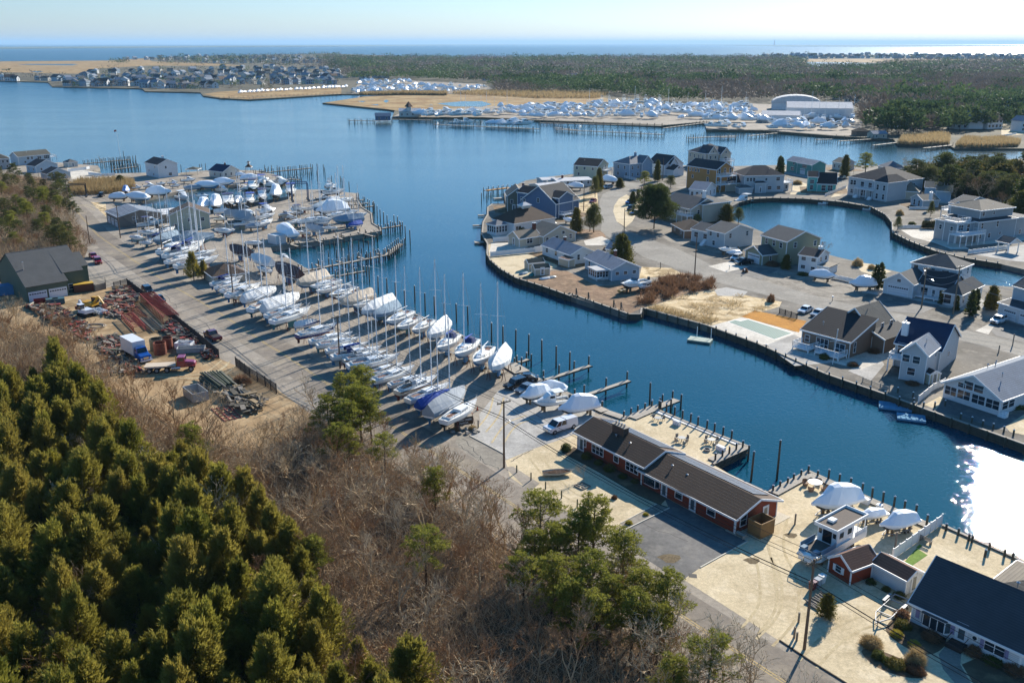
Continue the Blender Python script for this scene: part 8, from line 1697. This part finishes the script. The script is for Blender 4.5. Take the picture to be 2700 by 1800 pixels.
# ------------------------------------------------------------------ poles and wires
M_POLE=mat('pole_wood','#7a6450',.9,.3,2,.01,10);M_POLEL=mat('pale_pole_wood','#857763',.9,.3,2);M_CABLE=mat('black_cable','#141414',.6,.1)
ARM=heading(CL[20],CL[24])+math.pi/2
def upole(v,x,y,lab,h=10.3,arm=True,lamp=False,m=None,rz=ARM,tf=False):
 p=W(v,x,y);t=thing('utility_pole',lab,'utility pole',p,rz);part('pole',MB().tube([(0,0,-.2),(0,0,h)],[.17,.11],8),m or M_POLE,t)
 if arm:part('crossarm',MB().box(-1.15,1.15,-.07,.07,h-.35,h-.2),M_POLEL,t);ins=MB().tube([(0,0,h-.2),(0,0,h+.02)],.06,6).mesh('insulator',M_METAL);[part('insulator',ins,None,t,loc=(q,0,0))for q in(-1.05,-.4,.4,1.05)]
 if lamp:part('lamp_arm',MB().tube([(0,0,h*.72),(0,-1.2,h*.76),(0,-1.9,h*.74)],.04,5),M_METAL,t);part('lamp_head',MB().loft([[(-.15,-1.8,h*.74),(.15,-1.8,h*.74),(.1,-1.8,h*.76),(-.1,-1.8,h*.76)],[(-.12,-2.4,h*.73),(.12,-2.4,h*.73),(.08,-2.4,h*.75),(-.08,-2.4,h*.75)]],close=True),M_METAL,t)
 if tf:part('transformer',MB().tube([(0,.35,h-1.7),(0,.35,h-.7)],.26,10),M_METAL,t)
 return p,h,rz
PL=[upole(11,315,1335,'wooden utility pole on the sand beside the near road edge'),upole(9,1345,1200,'wooden utility pole with street lamp at the marina drive',lamp=True),upole(4,1245,1008,'utility pole in the lower half of the roadside sailboat row'),upole(4,368,490,'utility pole among the first roadside sailboats',lamp=True),upole(1,1438,1142,'utility pole beside the large white boats before the cedar'),upole(1,1060,925,'utility pole in front of the grey workshop'),upole(1,612,665,'utility pole at the boatyard entrance')]
upole(1,790,972,'utility pole at the woods side of the upper road',8.5,False)
far_p=PL[0][0]+(PL[0][0]-PL[1][0])*1.0
t=thing('overhead_wire','black overhead wires strung between the roadside utility poles','wire',(0,0,0));chain=[(far_p,10.3)]+[(p,h)for p,h,r_ in PL]
for off,dz,rad in((-1.05,.02,.028),(-.4,.02,.028),(1.05,.02,.028),(.12,-2.6,.06),(.12,-3.0,.04)):
 ln=[]
 for(p,h),(q,g)in zip(chain,chain[1:]):
  ax=Vector((math.cos(ARM),math.sin(ARM),0))*off
  for k in range(8):f=k/8;z=LZ+(h+dz)*(1-f)+(g+dz)*f-4*.9*f*(1-f)*(1.2 if rad>.03 else 1);xy=p.lerp(q,f)+ax;ln.append((xy.x,xy.y,z))
 part('wire',MB().tube(ln,rad,4,cap=False),M_CABLE,t)
for i,(v,x,y,lab,h)in enumerate(((5,1485,785,'street pole beside the curve near the rounded evergreens',8),(5,1130,588,'street pole at the headland street',9.5),(5,2105,1167,'street pole at the edge of the leaf-strewn lot',11),(5,1825,320,'street pole before the white steep-roofed house',10),(6,95,962,'street pole at the russet brush',10),(6,2180,440,'street pole in front of the lagoon woods',9))):
 if i!=4:upole(v,x,y,lab,h,False,m=M_POLE)
upole(8,1345,352,'street pole with crossarms and lamp behind the navy roof',9.5,True,True,M_POLEL,.4,True);upole(8,1608,402,'leaning pale street pole right of the navy roof',11,True,False,M_POLEL,.4)
q0,q1=W(8,1345,352),W(8,1608,402);q2=W(8,2400,560)
t=thing('service_wire','pale service wires between the two street poles by the navy roof','wire',(0,0,0))
for z0,z1,sg in((8,9.5,1.0),(7,8.0,1.3),(9.2,10.5,.5)):part('wire',MB().tube([q0.lerp(q1,k/8)+Vector((0,0,z0+(z1-z0)*k/8-4*sg*(k/8)*(1-k/8)))for k in range(9)],.03,4,cap=False),M_CANVAS['grey'],t);part('wire',MB().tube([q1.lerp(q2,k/6)+Vector((0,0,z1-1.5*k/6-4*sg*(k/6)*(1-k/6)))for k in range(7)],.03,4,cap=False),M_CANVAS['grey'],t)
t=thing('flagpole','tall white flagpole with a flag on the river piers','flagpole',W(1,1060,225));part('pole',MB().tube([(0,0,-1),(-.3,0,15)],[.1,.05],6),M_TRIM,t);fl=part('flag',MB().add([(-.3,0,14.8),(-1.7,.2,14.6),(-1.8,.1,13.7),(-.3,0,13.9)],[(0,1,2,3)]),PAINT['red'],t);part('canton',MB().box(-.95,-.3,-.03,.0,14.35,14.8),PAINT['navy'],fl)
t=thing('flagpole','white yard-arm flagpole in front of the brown beach house','flagpole',W(8,612,815));part('pole',MB().tube([(0,0,0),(.3,0,7)],.07,6),M_TRIM,t);part('yard',MB().tube([(-1,0,4.6),(1.4,0,4.6)],.05,5),M_TRIM,t)
# ------------------------------------------------------------------ small things near the red house
for i,(x,y)in enumerate(((1450,1240),(1568,1303),(1688,1378),(1820,1452),(1950,1525))):
 solo('bollard',MB().tube([(0,0,-.1),(0,0,1.15)],[.1,.09],8),M_GREENLOG,ORD[i]+' wooden bollard from the utility pole along the sand edge','bollard','wooden bollards along the sand edge',loc=W(9,x,y))
for v,x,y,h,lab in((9,1132,870,1.3,'square post at the marina sign'),(9,852,860,1.0,'short post left of the marina sign'),(11,245,1255,1.3,'taller of two short pilings by the near pole'),(11,262,1275,1.0,'lower of two short pilings by the near pole'),(11,275,1150,1.2,'thin brown post behind the near pole'),(11,250,475,1.5,'leaning post in the sand near the deck'),(11,940,640,2.2,'brown post by the twin-wheel trailer'),(5,1805,1095,1.8,'lamp post on the lawn edge of the street'),(5,1540,975,2.0,'white post by the rounded evergreen'),(8,2100,660,2.4,'brown post at the right street'),(8,1985,715,1.4,'brown post behind the ribbed roof')):
 solo('post',MB().tube([(0,0,-.1),(0,0,h)],.12,8),M_OLDWD,lab,'post',loc=W(v,x,y))
t=thing('marina_sign','brown carved marina sign with white lettering on a rock bed','sign',W(9,1013,870),heading(W(9,965,880),W(9,1065,862)))
part('board',MB().box(-1.55,1.55,-.06,.06,.55,1.75),mat('sign_brown','#4a3620',.7,.2,2),t);part('frame',MB().box(-1.62,1.62,-.08,.08,1.75,1.83).box(-1.62,1.62,-.08,.08,.47,.55).box(-1.62,-1.55,-.08,.08,.55,1.75).box(1.55,1.62,-.08,.08,.55,1.75),M_CAP,t)
for x in(-1.3,1.3):part('post',MB().box(x-.07,x+.07,-.05,.05,0,.5),M_OLDWD,t)
for txt,z,s_ in(('CEDAR CREEK',1.2,.42),('MARINA',.7,.4)):
 cu=bpy.data.curves.new('lettering','FONT');cu.body=txt;cu.size=s_;cu.align_x='CENTER';cu.extrude=.01;cu.materials.append(M_TRIM);o=bpy.data.objects.new('lettering_source',cu);me=bpy.data.meshes.new_from_object(o);bpy.data.objects.remove(o);o=link(bpy.data.objects.new('lettering',me));o.parent=t;o.location=(0,-.075,z);o.rotation_euler=(math.pi/2,0,0)
t=thing('rock_bed','ring of rocks with dry grass under the marina sign','rocks',W(9,1020,905));RK=MB().loft([[(.3*math.cos(a)*f,.25*math.sin(a)*f,z)for a in[k*math.pi/3 for k in range(6)]]for f,z in((.8,0),(1,.12),(.6,.28))],close=True).mesh('rock',M_CAP)
for k in range(26):a=k*.7;o=part('rock',RK,None,t,loc=(2.3*math.cos(a)*rj.uniform(.5,1),1.2*math.sin(a)*rj.uniform(.5,1),0),rz=a);o.scale=(rj.uniform(.7,1.6),)*3
place(GSHRUB,W(9,950,895),0,(.6,.6,.6),'tawny grass tuft left of the marina sign');place(GSHRUB,W(9,1085,880),1,(.6,.6,.5),'tawny grass tuft right of the marina sign')
t=thing('traffic_cone','orange traffic cone beyond the marina sign boat','cone',W(9,1125,725));part('cone',MB().cone((0,0,.03),.17,.7,10,.03),mat('cone_orange','#d8541c',.6),t);part('base',MB().box(-.22,.22,-.22,.22,0,.03),M_RUBBER,t)
S=hull_sections(4.6,1.7,.1,.6,.8,.6,n=9,fine=2,tr=.7);t=thing('boat_planter','white rowing boat planter filled with dark plants on the sand','planter',W(9,1797,1260),heading(W(9,1720,1265),W(9,1885,1255)));up,lo=hull_meshes(S,M_GEL2,M_GEL2);part('hull',up,None,t);part('bottom',lo,None,t)
part('soil',MB().loft([[(s[0],-s[1][3][0]*.9,.48),(s[0],s[1][3][0]*.9,.48)]for s in S[:-1]],cap0=False,cap1=False),mat('dark_soil','#3a2a20',.95,.3,4),t);bb=part('plants',round_bush(90,LF_BROWN,500,.2,.03)[0],None,t,loc=(0,0,.45));bb.scale=(1.6,.6,.25)
t=thing('planter_box','square timber bed with small rocks at the ornamental tree','planter',W(10,425,885),.7);[part('edge',MB().box(-.8,.8,s_*.8-.06,s_*.8+.06,0,.18),M_OLDWD,t)for s_ in(-1,1)];[part('edge',MB().box(s_*.8-.06,s_*.8+.06,-.74,.74,0,.18),M_OLDWD,t)for s_ in(-1,1)]
for k in range(8):part('rock',RK,None,t,loc=(rj.uniform(-.5,.5),rj.uniform(-.5,.5),0)).scale=(.6,)*3
M_IRON=mat('patio_iron','#8f8f8c',.5,.1,metal=.5)
def patio_table(lab,v,x,y,n,s=1.0,top=M_IRON,r_=.6):
 t=thing('patio_table',lab,'table',W(v,x,y),0,None,s);part('top',MB().tube([(0,0,.7),(0,0,.74)],r_,16),top,t);part('leg',MB().tube([(0,0,0),(0,0,.7)],.06,6),top,t)
def patio_chair(lab,p,rz,m,solid=False,g=None):
 t=thing('patio_chair',lab,'chair',p,rz,g)
 part('seat',MB().box(-.25,.25,-.25,.25,.4,.45)if not solid else MB().loft([[(.42*math.cos(a)*f,.42*math.sin(a)*f,z)for a in[k*math.pi/5 for k in range(10)]]for f,z in((.75,0),(1,.45))],close=True),m,t)
 part('backrest',MB().box(-.27,.27,.22,.27,.45,.95)if not solid else MB().loft([[(.45*math.cos(a),.45*math.sin(a),z)for a in[k*math.pi/8 for k in range(9)]]for z in(.4,.85)],cap0=False,cap1=False),m,t)
 if not solid:
  for x in(-.22,.22):
   for y in(-.22,.22):part('leg',MB().box(x-.02,x+.02,y-.02,y+.02,0,.4),m,t)
for i,(v,x,y,lab)in enumerate(((10,1245,515,'nearest the chimney end'),(10,1490,530,'at the middle of the white seawall'),(10,1050,350,'small one at the patio corner'))):
 patio_table('round iron patio table '+lab,v,x,y,4);c=W(v,x,y)
 for k in range(4 if i<2 else 2):a=k*math.pi/2+.5;patio_chair('iron chair %s of the table %s'%(('right','behind','left','in front')[k],lab),c+Vector((math.cos(a),math.sin(a),0))*.95,a-math.pi/2,M_IRON)
solo('fire_ring',MB().loft([[(.5*f*math.cos(k*.524),.5*f*math.sin(k*.524),z)for k in range(12)]for f,z in((1,0),(1,.35),(.85,.35),(.85,.1))],close=True),M_IRON,'wire fire basket lying in front of the middle patio table','fire ring',loc=W(10,1455,590))
patio_table('round white table among four wicker chairs on the plank corner',11,385,225,4,1.3,M_TRIM,.75);c=W(11,385,225)
for k in range(4):a=k*math.pi/2+.9;patio_chair(('wicker tub chair nearest the water','wicker tub chair on the slip side','wicker tub chair nearest the camera','wicker tub chair nearest the wrapped boat')[k],c+Vector((math.cos(a),math.sin(a),0))*1.3,a-math.pi/2,mat('wicker','#9a7c64',.8,.3,8),True)
for v,x,y,s_,lab in((10,1205,375,(1.3,.6,.8),'white dock box beside the seawall slabs'),(10,1568,590,(1.5,.6,.8),'white dock box near the far patio corner'),(11,735,330,(1.1,.6,.8),'white dock box behind the big wrapped boat'),(11,832,365,(.7,.6,.6),'small grey dock box on the plank walk')):
 t=thing('dock_box',lab,'dock box',W(v,x,y),-.95);a,b,c=s_;part('box',MB().box(-a/2,a/2,-b/2,b/2,0,c-.1),M_TRIM,t);part('lid',MB().loft([[(-a/2-.03,-b/2-.03,c-.1),(-a/2-.03,b/2+.03,c-.1),(-a/2,b/2,c),(-a/2,-b/2,c-.04)],[(a/2+.03,-b/2-.03,c-.1),(a/2+.03,b/2+.03,c-.1),(a/2,b/2,c),(a/2,-b/2,c-.04)]],close=True),M_TRIM,t)
for x,y,m,lab in((370,925,PAINT['maroon'],'dark red wheeled bin behind the near utility pole'),(405,905,M_CANVAS['grey'],'grey wheeled bin next to the red bin'),(435,880,M_CANVAS['white'],'white wheeled bin farthest from the near pole')):
 t=thing('wheeled_bin',lab,'bin',W(11,x,y),-.9);part('bin',MB().loft([[(-.26,-.28,.08),(.26,-.28,.08),(.26,.28,.08),(-.26,.28,.08)],[(-.32,-.34,1.0),(.32,-.34,1.0),(.32,.34,1.0),(-.32,.34,1.0)]],close=True),m,t);part('lid',MB().box(-.35,.35,-.37,.37,1.0,1.08),m,t)
t=thing('garden_bench','brown garden bench beside the white vinyl fence','bench',W(11,1150,600),2.2);[part('slat',MB().box(-.75,.75,i*.14-.25,i*.14-.14,.42,.46),M_OLDWD,t)for i in range(4)];[part('back_slat',MB().box(-.75,.75,.28,.32,.55+i*.14,.65+i*.14),M_OLDWD,t)for i in range(3)];[part('leg',MB().box(x,x+.07,-.25,.3,0,.42),M_OLDWD,t)for x in(-.7,.63)]
t=thing('log_pile','low pile of split logs and rocks behind the near pole','log pile',W(11,420,1010),-.9);[part('log',MB().tube([(-1+rj.uniform(0,.3),i*.22-1.4,.12+.15*(i%2)),(.3+rj.uniform(0,.8),i*.22-1.4+rj.uniform(-.2,.2),.12)],.11,6),M_OLDWD,t)for i in range(14)]
for i,(v,x,y,lab)in enumerate(((7,60,250,'left boat davit over the bulkhead'),(7,160,285,'second boat davit over the bulkhead'),(7,370,350,'third boat davit over the bulkhead'),(7,430,370,'right-hand boat davit over the bulkhead'))):
 t=thing('boat_davit',lab,'davit',W(v,x,y),-1.2,'boat davits over the bulkhead');part('post',MB().box(-.12,.12,-.12,.12,0,1.9),M_SHEET,t);part('arm',MB().beam((0,0,.3),(3.0,0,.1),.12),M_OLDWD,t);part('brace',MB().beam((0,0,1.7),(1.2,0,.3),.08),M_OLDWD,t)
for i,(v,x,y,lab)in enumerate(((7,1325,35,'mailbox left of the concrete drive'),(7,1450,70,'mailbox by the russet tuft'),(8,610,295,'mailbox at the bend by the brown house'))):
 t=thing('mailbox',lab,'mailbox',W(v,x,y));part('post',MB().box(-.05,.05,-.05,.05,0,1.0),M_OLDWD,t);part('box',MB().box(-.12,.12,-.25,.25,1.0,1.3),M_TRIM,t)
t=thing('travel_lift','dark steel boat hoist frame at the boatyard entrance','boat hoist',W(1,690,565),.35);part('frame',MB().beam((-3,-2,0),(-3,-2,5),.3).beam((-3,2,0),(-3,2,5),.3).beam((3,-2,0),(3,-2,5),.3).beam((3,2,0),(3,2,5),.3).beam((-3,-2,5),(3,-2,5),.3).beam((-3,2,5),(3,2,5),.3).beam((-3,-2,5),(-3,2,5),.3),M_RUBBER,t);wheels(t,(-3,3),2,.5,2)
t=thing('travel_lift','blue boat hoist frame on the pier near the river end','boat hoist',W(2,640,500),.3);part('frame',MB().beam((-3,-2.4,0),(-3,-2.4,7),.3).beam((-3,2.4,0),(-3,2.4,7),.3).beam((3,-2.4,0),(3,-2.4,7),.3).beam((3,2.4,0),(3,2.4,7),.3).beam((-3,-2.4,7),(3,-2.4,7),.3).beam((-3,2.4,7),(3,2.4,7),.3),mat('hoist_blue','#3a5578',.6,.2),t);wheels(t,(-3,3),2.4,.5,2)
# ------------------------------------------------------------------ houses across the river
FHP=[]
for i,(wl,rf,ww,dd,hh,rt,rs_)in enumerate((('white','dark',12,9,6,'gx',3.4),('bluegrey','grey',13,10,6.4,'h',3),('paleblue','slate',11,9,5.6,'gy',3.2),('offwhite','medium',14,9,4.2,'gx',2.8),('lightgrey','bluegrey',12,10,7,'gx',3),('white','brown',12,9,5.2,'gx',3),('white','bluegrey',10,9,7.5,'gy',3))):
 t=thing('far_house','far house','house');roof_block(t,-ww/2,ww/2,-dd/2,dd/2,hh,rt,rs_,0,WM[wl],RM[rf],.5,False)
 if i%2==0:roof_block(t,-ww*.1,ww*.3,-dd*.75,-dd/2+.1,hh*.6,'gy',1.6,0,WM[wl],RM[rf],.4,False)
 g=MB().box(-.75,.75,-.08,0,0,1.5).mesh('window',M_GLASS)
 for k in range(4):
  for z in((1.0,3.8)if hh>5 else(1.2,)):
   part('window',g,None,t,loc=(-ww*.36+k*ww*.24,-dd/2-.02-(dd*.25 if(i%2==0 and-ww*.1<-ww*.36+k*ww*.24<ww*.3)else 0),z))
 for z in((1.0,3.8)if hh>5 else(1.2,)):part('window',g,None,t,loc=(ww/2+.02,0,z),rz=math.pi/2)
 FHP.append(t)
FN=['white gabled house with dark roof','blue-grey hip-roofed house','pale blue front-gabled house','low beige ranch house','light grey tall house','white brown-roofed house','tall white front-gabled house']
hc={}
def fh(v,x,y,wh,group,s=1.0,z=1.2):
 k=RND.randrange(7);hc[(k,wh)]=hc.get((k,wh),0)+1
 o_=place(FHP[k],W(v,x,y,z),RND.choice((.3,-.2,.9,-.7,1.4))+RND.uniform(-.15,.15),s*RND.uniform(.9,1.25),'%s %s, %s such'%(FN[k],wh,ORD[min(hc[(k,wh)]-1,60)]),group)
 if 'bay' in wh:o_.name='bayside_house'
for(y,x0,x1,n)in((398,980,1480,9),(386,450,1100,13),(378,460,1300,10),(268,1500,2340,12),(372,1380,2340,12),(360,430,2340,20),(345,450,1500,14),(338,1500,2340,12),(325,520,2340,19),(310,600,2340,17),(296,620,2340,16),(285,900,2300,12)):
 for i in range(n):fh(13,x0+(x1-x0)*(i+.5+RND.uniform(-.3,.3))/n,y+RND.uniform(-4,4),'on the river shore across' if y>340 else 'in the middle of the far village','houses of the far village',.95)
for i,x in enumerate((20,70,105,270,320,395,430)):fh(13,x,345+(i%3)*3,'at the far left shore','houses of the far left shore',1.0)
for(y,x0,x1,n)in((205,850,1080,4),(208,1080,2340,26),(196,1080,2200,22),(225,1400,2340,18),(186,1250,2050,12)):
 for i in range(n):fh(13,x0+(x1-x0)*(i+.5+RND.uniform(-.35,.35))/n,y+RND.uniform(-3,3),'in the distant bayside village','houses of the distant bayside village',1.15)
for x,y,n in((40,320,0),(150,330,0),(110,300,0),(240,325,0),(290,335,0),(370,330,0),(430,330,0),(30,345,0),(1930,262,0),(2010,264,0),(2080,262,0),(2230,266,0),(1800,258,0),(1690,250,0),(1730,342,0),(1640,336,0),(1420,232,0),(800,236,0),(690,220,0),(1130,345,0)):fh(14,x,y,'half hidden in the far woods','houses in the far woods',1.0)
for x,y in((1520,630),(1600,600),(1640,620),(1740,600),(1930,640),(2120,640),(2010,640),(2250,600),(2330,660),(1560,470),(1140,450),(1230,470),(1800,500),(2050,500),(2290,560),(60,240),(800,245),(980,255),(610,236)):fh(15,x,y,'in the woods of the right far bank','houses on the right far bank',1.0)
for(y,x0,n)in((184,700,40),(176,640,42),(170,640,30)):
 for i in range(n):fh(15,x0+(2345-x0)*(i+.5+RND.uniform(-.4,.4))/n,y+(8 if x0+(2345-x0)*i/n>1700 else 0)*.5,'on the bay spit near the horizon','houses of the bay spit',1.5,1.5)
t=thing('water_tower','thin lighthouse on the barrier island horizon','lighthouse',W(15,722,97.5,5));part('tower',MB().tube([(0,0,0),(0,0,160)],[22,12],8),M_RUST,t);part('lantern',MB().tube([(0,0,160),(0,0,185)],[16,8],8),M_TRIM,t)
t.name='lighthouse'
# ------------------------------------------------------------------ far woods: one mass of trees, each tree's leaves real
def blob(seed,n,conifer):
 r=np.random.RandomState(seed);u=r.normal(size=(n,3));u/=np.linalg.norm(u,axis=1,keepdims=True)
 if conifer:z=r.uniform(.25,1,n)**.8;rad=(.16+.2*np.sin(z*3.0));C=np.c_[u[:,0]*rad,u[:,1]*rad,z];ln,wd=.16,.055
 else:C=np.c_[u[:,0]*.3,u[:,1]*.3,.62+u[:,2]*.33];ln,wd=.2,.03
 D=np.c_[u[:,0],u[:,1],np.abs(u[:,2])+.3]
 return tri_leaves(r,C,D,r.uniform(.7,1.3,n)*ln,r.uniform(.7,1.3,n)*wd)
BL={(c,lod):[blob(100+s+lod,(170,60,26)[lod],c)for s in range(5)]for c in(0,1)for lod in(0,1,2)}
rr=np.random.RandomState(4)
PARKS=[pts((15,560,480,1100,470,1300,560,1300,700,660,660,0,620,0,470)),pts((14,430,340,620,345,1200,370,1180,440,200,440,180,345)),pts((14,480,600,560,500,1200,490,1850,480,2352,490,2352,640,1100,600)),pts((15,930,245,1320,243,1500,212,930,205))]
VIL=pts((13,420,400,980,402,1400,430,1500,440,2352,395,2352,280,1500,275,900,270,600,290,440,330))
def rows_px(poly_px,v,sp_world,dens,consel,scale=(11,15),dy0=1.0):
 """tree spots laid row behind row over an area given in the photograph"""
 P=[(VW[v][0]+x/VW[v][2],VW[v][1]+y/VW[v][2])for x,y in poly_px];ys=[p[1]for p in P];y=max(ys);out=[]
 while y>min(ys):
  d=PX(1350,y,1.2).y;stp=sp_world*FPX/d;xs=[p[0]for p in P];x=min(xs)
  while x<max(xs):
   xx=x+RND.uniform(-.4,.4)*stp;yy=y+RND.uniform(-.5,.5)*dy0
   if inside((xx,yy),P)and RND.random()<dens:
    w_=PX(xx,yy,1.2)
    if not any(inside(w_,q)for q in PARKS):out.append((w_.x,w_.y,d))
   x+=stp
  y-=max(dy0,sp_world*1.6*(y-115)**2/(58*FPX))
 return out
woods=[]
woods+=rows_px([(0,192),(850,196),(2352,192),(2352,490),(1900,440),(1200,440),(1150,370),(600,345),(480,340),(200,345),(0,260)],14,8.5,.92,0)
woods+=rows_px([(0,180),(820,190),(960,215),(940,245),(1330,245),(1500,215),(2400,215),(2500,660),(2200,640),(1500,700),(1300,640),(1000,470),(0,480)],15,8.5,.93,0)
woods+=rows_px([(1100,200),(2352,165),(2352,280),(1700,250),(1100,240)],13,16,.5,0)
woods+=rows_px([(430,400),(980,410),(1480,430),(2352,390),(2352,280),(1500,270),(700,270)],13,15,.42,0,dy0=2)
woods+=rows_px([(760,240),(880,238),(870,225),(780,226)],13,12,.8,0)+rows_px([(0,350),(450,352),(450,330),(0,335)],13,14,.5,0)
woods+=rows_px([(640,186),(2352,200),(2352,184),(640,170)],15,26,.35,0)
ind=[];CV,BV=[],[]
for(x,y,d)in woods:
 if noise.noise(Vector((x*.008,y*.005,21)))>.42:continue
 vil=inside((x,y),VIL);nz=noise.noise(Vector((x*.006,y*.004,0)))+.5*noise.noise(Vector((x*.03,y*.02,5)))
 con=nz>.02 if not vil else RND.random()<.4
 if x/y>.1 and y<1100:con=nz>-.12
 h=RND.uniform(9,15.5)*(.62 if vil else 1.0)*(1+.45*noise.noise(Vector((x*.012,y*.009,7))))*(1.35 if RND.random()<.04 else 1)*(1.0 if d<2500 else 1.15)
 if d<700 and not vil and len(ind)<170 and RND.random()<.4:ind.append((x,y,con,h));continue
 lod=0 if d<800 else 1 if d<1500 else 2;b=BL[(1 if con else 0,lod)][RND.randrange(5)];a=RND.uniform(0,6.28);c,s=math.cos(a),math.sin(a);sw=h*RND.uniform(.85,1.35)*(1.5 if lod==2 else 1.1)
 q=np.empty_like(b);q[:,0]=(b[:,0]*c-b[:,1]*s)*sw+x;q[:,1]=(b[:,0]*s+b[:,1]*c)*sw+y;q[:,2]=b[:,2]*h+1.0
 (CV if con else BV).append(q)
V=np.concatenate(CV);solo('far_pine_woods',np_mesh('far_pine_woods',V,np.arange(len(V)).reshape(-1,3),LF_FAR),None,'dark green pines massed in the woods across the river','woods',kind='stuff')
V=np.concatenate(BV);solo('far_bare_woods',np_mesh('far_bare_woods',V,np.arange(len(V)).reshape(-1,3),LF_BARE),None,'grey-brown leafless woods across the river','woods',kind='stuff')
tk={c:[np_mesh('crown',BL[(c,0)][s],np.arange(len(BL[(c,0)][s])).reshape(-1,3),LF_FAR if c else LF_BARE)for s in range(5)]for c in(0,1)};tm=MB().tube([(0,0,0),(0,0,.7)],[.018,.006],5).mesh('trunk',BK_DARK);ic={}
for(x,y,con,h)in sorted(ind,key=lambda q:q[0]/q[1]):
 o=thing('bank_tree','','tree',(x,y,1.0),RND.uniform(0,6.28),'front trees of the far bank');o.scale=(h*1.1,h*1.1,h);part('crown',tk[1 if con else 0][RND.randrange(5)],None,o);part('trunk',tm,None,o)
 u=x/y;sec='left of the pale boat hall' if u<.14 else 'right of the boat hall' if u<.3 else 'behind the far reeds' if u<.42 else 'at the far right edge';k=(con,sec);ic[k]=ic.get(k,0)+1
 o['label']='%s tree %s, %s such from the left'%('green evergreen' if con else 'grey leafless',sec,ORD[min(ic[k]-1,80)])
fence('white seawall line along the far lawn',[W(15,2170,700,1.2),W(15,2300,680,1.2)],1.0)
# ------------------------------------------------------------------ the air
hz=bpy.data.materials.new('air');hz.use_nodes=True;N=hz.node_tree.nodes;N.remove(N['Principled BSDF'])
pv=N.new('ShaderNodeVolumePrincipled');pv.inputs['Color'].default_value=(.45,.72,1,1);pv.inputs['Density'].default_value=3.6e-5;pv.inputs['Anisotropy'].default_value=.1
hz.node_tree.links.new(pv.outputs[0],N['Material Output'].inputs['Volume'])
solo('haze',MB().box(-90500,90500,-2500,90500,-2.5,260),hz,'thin blue air over the river and bay','haze',kind='stuff')
purge_unused([CEDARS[i]for i in range(5)]+PINES+BARES+ROUND+[SHRUB,YSHRUB,DSHRUB,BSHRUB,GSHRUB,SLIM,BIGPINE]+list(ALLB.values())+FHP+list(CARS.values()))
